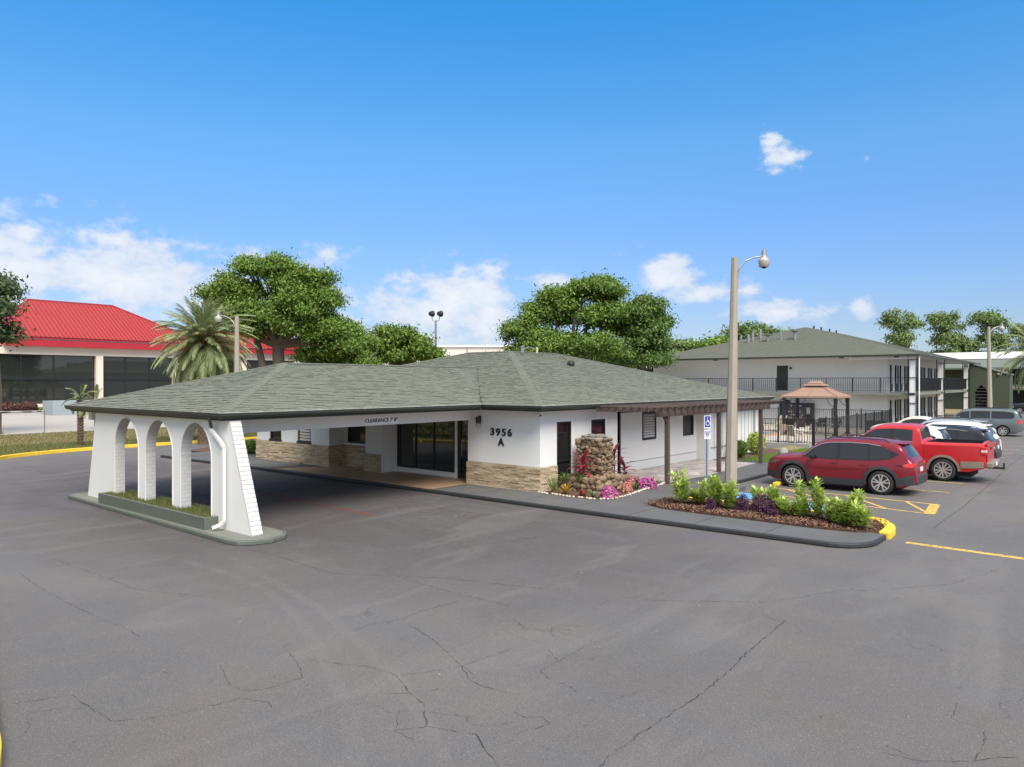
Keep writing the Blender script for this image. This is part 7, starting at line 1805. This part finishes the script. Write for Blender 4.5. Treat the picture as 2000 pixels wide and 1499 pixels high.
tree('oak_tree', 'smaller darker oak at the right end of the left hand group, beside the floodlight mast', L_([(-.8, 0, 7.0, 1.7, 1.8, 1.6), (1.0, 0, 6.6, 1.9, 1.9, 1.5), (2.2, 0, 5.6, 1.3, 1.5, .9), (0, .3, 5.4, 2.1, 2, 1.2)]),
     (-49.2, 43.4, 0), 26000, .28, M_leafA, .26, .1, 3, 'broadleaf trees round the lot', rz=YW, clump=.6)
tree('oak_tree', 'tall broad tree rising over the middle of the office roof ridge', L_([(-4.7,0,7.4,1.3,1.6,1.0),(-3.1,0,8.7,1.3,1.6,1.1),(-1.5,0,9.7,1.4,1.8,1.2),(.6,0,10.6,1.5,2,1.3),(2.4,0,10.6,1.4,2,1.2),(.4,0,8.6,2.2,2.2,1.6),(-2.6,-.5,6.7,2.3,2.2,1.5),(2.6,0,8.4,1.7,2,1.5),(1.2,-.5,6.0,2.5,2.2,1.5),(-4.3,0,5.8,1.6,1.8,1.0)]),
     (-34.6, 49.2, 0), 66000, .24, M_leafA, .4, .1, 4, 'broadleaf trees round the lot', rz=YW, clump=.7, inner=.5)
tree('oak_tree', 'darker dense tree pressed against the right side of the tall one over the office roof', L_([(-.5,0,8.7,1.5,1.8,1.3),(.9,0,9.6,1.25,1.7,1.2),(1.4,0,8.2,1.1,1.6,1.2),(.2,0,6.9,1.9,2.0,1.6),(0,0,5.2,2.1,2.2,1.3)]),
     (-31.0, 53.2, 0), 48000, .23, mat('dark_oak_leaf', (.135, .22, .035), .6, isl=.95, isl2=(.04, .085, .018), trans=.22), .34, .1, 5, 'broadleaf trees round the lot', rz=YW, clump=.6, inner=.5)
tree('oak_tree', 'dark leafy tree cut off by the left edge in front of the red roof', L_([(-1.5, 0, 9.2, 2.2, 2.2, 2.2), (-.6, 0, 7.9, 2.3, 2, 1.5), (-.1, 0, 6.6, 1.5, 1.6, 1.0), (-2, 0, 6.6, 2.2, 2, 1.3)]),
     (-58.9, 15.7, 0), 15000, .30, mat('grey_green_leaf', (.10, .14, .05), .7, isl=.95, isl2=(.04, .07, .025), trans=.2), .4, .1, 6, 'broadleaf trees round the lot', rz=YW, clump=.75, inner=.4)
# hedge across the drive
t = thing('hedge', 'long green hedge across the drive, mirrored in the entrance glass above the yellow kerb', 'hedge', (-28, 3.4, 0)); g = np.random.default_rng(5)
hp = [(-43, 4.5), (-36, 4.6), (-30, 3.6), (-20, .8), (-12, -1.2), (-7, -3.2)]; V = []
for a, b in zip(hp[:-1], hp[1:]):
    n = int(math.dist(a, b)*330); tt = g.random((n, 1)); P = np.array([[*a, 0]])*(1-tt)+np.array([[*b, 0]])*tt; d = g.normal(size=(n, 3)); d /= np.linalg.norm(d, axis=1)[:, None]; V.append(leaves(g, P+d*[.75, .75, 1.0]+[0, 0, 1.0], .2, d, .5))
mk('foliage', quads_mesh('foliage', np.concatenate(V), M_leafB), t)
q = MB()
for a, b in zip(hp[:-1], hp[1:]): q.tube([(*a, .1), (*b, .1)], .06, 5)
q.obj('stems', M_bark, t)
# trees across the drive behind the viewer's left, mirrored in the entrance glass
for i, (x, y, l) in enumerate(((-33, -9, 'green tree across the drive mirrored in the left pane of the entrance'), (-26, -14, 'green tree across the drive mirrored in the middle of the entrance glass'), (-41, -4, 'green tree across the drive mirrored at the edge of the entrance glass'))):
    tree('leafy_tree', l, L_([(-1.5, 0, 5.2, 2.4, 2.2, 1.8), (1.6, 0, 5.0, 2.3, 2.2, 1.7), (0, 0, 6.6, 2.2, 2.2, 1.6), (0, .4, 3.6, 3.2, 2.2, 1.6)]), (x, y, 0), 9000, .34, M_leafB, .25, .1, 80+i, 'trees across the drive', clump=.8)
# slimmer airy trees far right, and lower trees behind the motel roof
for i, (x, y, h, w, l) in enumerate(((-23.9, 110.4, 12.9, 2.9, 'airy pale tree over the far end of the motel roof, leftmost of three'), (-19.4, 114.2, 12.9, 2.7, 'airy pale tree over the far end of the motel roof, middle of three'), (-14.6, 118.0, 13.0, 2.8, 'airy pale tree over the far end of the motel roof, rightmost of three'), (-17.2, 116.6, 9.8, 1.9, 'low airy tree filling the gap left of the rightmost of three'), (-10.2, 121.5, 11.2, 3.2, 'broad pale tree behind the second lamp post'))):
    tree('airy_tree', l, L_([(-.3*w, 0, h-2.2, w*.62, w*.7, 2.0), (.35*w, 0, h-2.6, w*.56, w*.6, 1.9), (0, 0, h-4.8, w*.7, w*.8, 1.7), (.1*w, 0, h-6.8, w*.45, w, 1.4)], 1.28), (x*1.32, y*1.32, 0), 6500, .46, M_leafD, .22, .05, 20+i, 'airy trees beyond the motel', rz=YW, clump=.9, inner=.3)
for i, (x, y, h, w, l) in enumerate(((-46, 83, 9.3, 6.2, 'bright green tree low behind the left end of the motel roof'), (-40.5, 88, 8.9, 5.2, 'yellow green tree crown just left of the tall lamp post over the motel roof'), (-37, 93, 11.0, 5.0, 'rounded tree crown over the motel roof just right of the tall lamp post'), (-52, 78, 8.9, 6, 'green tree filling the gap between the dark tree and the motel roof'), (-35, 96, 10.3, 4.4, 'small tree crown beside the rooftop vents'))):
    tree('leafy_tree', l, L_([(-.5*w*.7, 0, h-2.0, w*.5, w*.5, 1.9), (.5*w*.7, 0, h-2.1, w*.5, w*.5, 1.8), (0, 0, h-1.5, w*.45, w*.5, 1.6), (0, 0, h-4.2, w*.85, w*.6, 2.0)]), (x, y, 0), 8000, .42, M_leafB if i % 2 else M_leafD, .25, .1, 40+i, 'low trees behind the motel', rz=YW, clump=.8)
# far woods that close the horizon
g = np.random.default_rng(77); A = np.concatenate([g.uniform(-95, 20, 420), g.uniform(20, 260, 260)]); D = g.uniform(240, 420, len(A)); V = []
for a, d in zip(A, D):
    x, y = d*math.sin(R(a)), d*math.cos(R(a)); h = g.uniform(5.0, 8.5)*(d/300)**.3; w = g.uniform(5, 9); n = 170
    dr = g.normal(size=(n, 3)); dr /= np.linalg.norm(dr, axis=1)[:, None]; P = np.array([x, y, h*.5])+dr*[w, w, h*.52]; V.append(leaves(g, P, 2.0, dr, .7))
stuff(mk('distant_woods', quads_mesh('distant_woods', np.concatenate(V), M_leafD)), 'low line of distant woods along the horizon')
# fallen leaves and grit on the drive
P = scatter_xy([(-14, 3), (-3, 2.5), (4, 9), (-2, 15), (-14, 12)], 45)
stuff(mk('fallen_leaves', quads_mesh('fallen_leaves', flat_bits(P, .012, .035, .55, .25, .004), mat('straw_leaf', (.30, .22, .12), .8, isl=1, isl2=(.36, .33, .26)))), 'scattered dry leaves and grit on the asphalt')
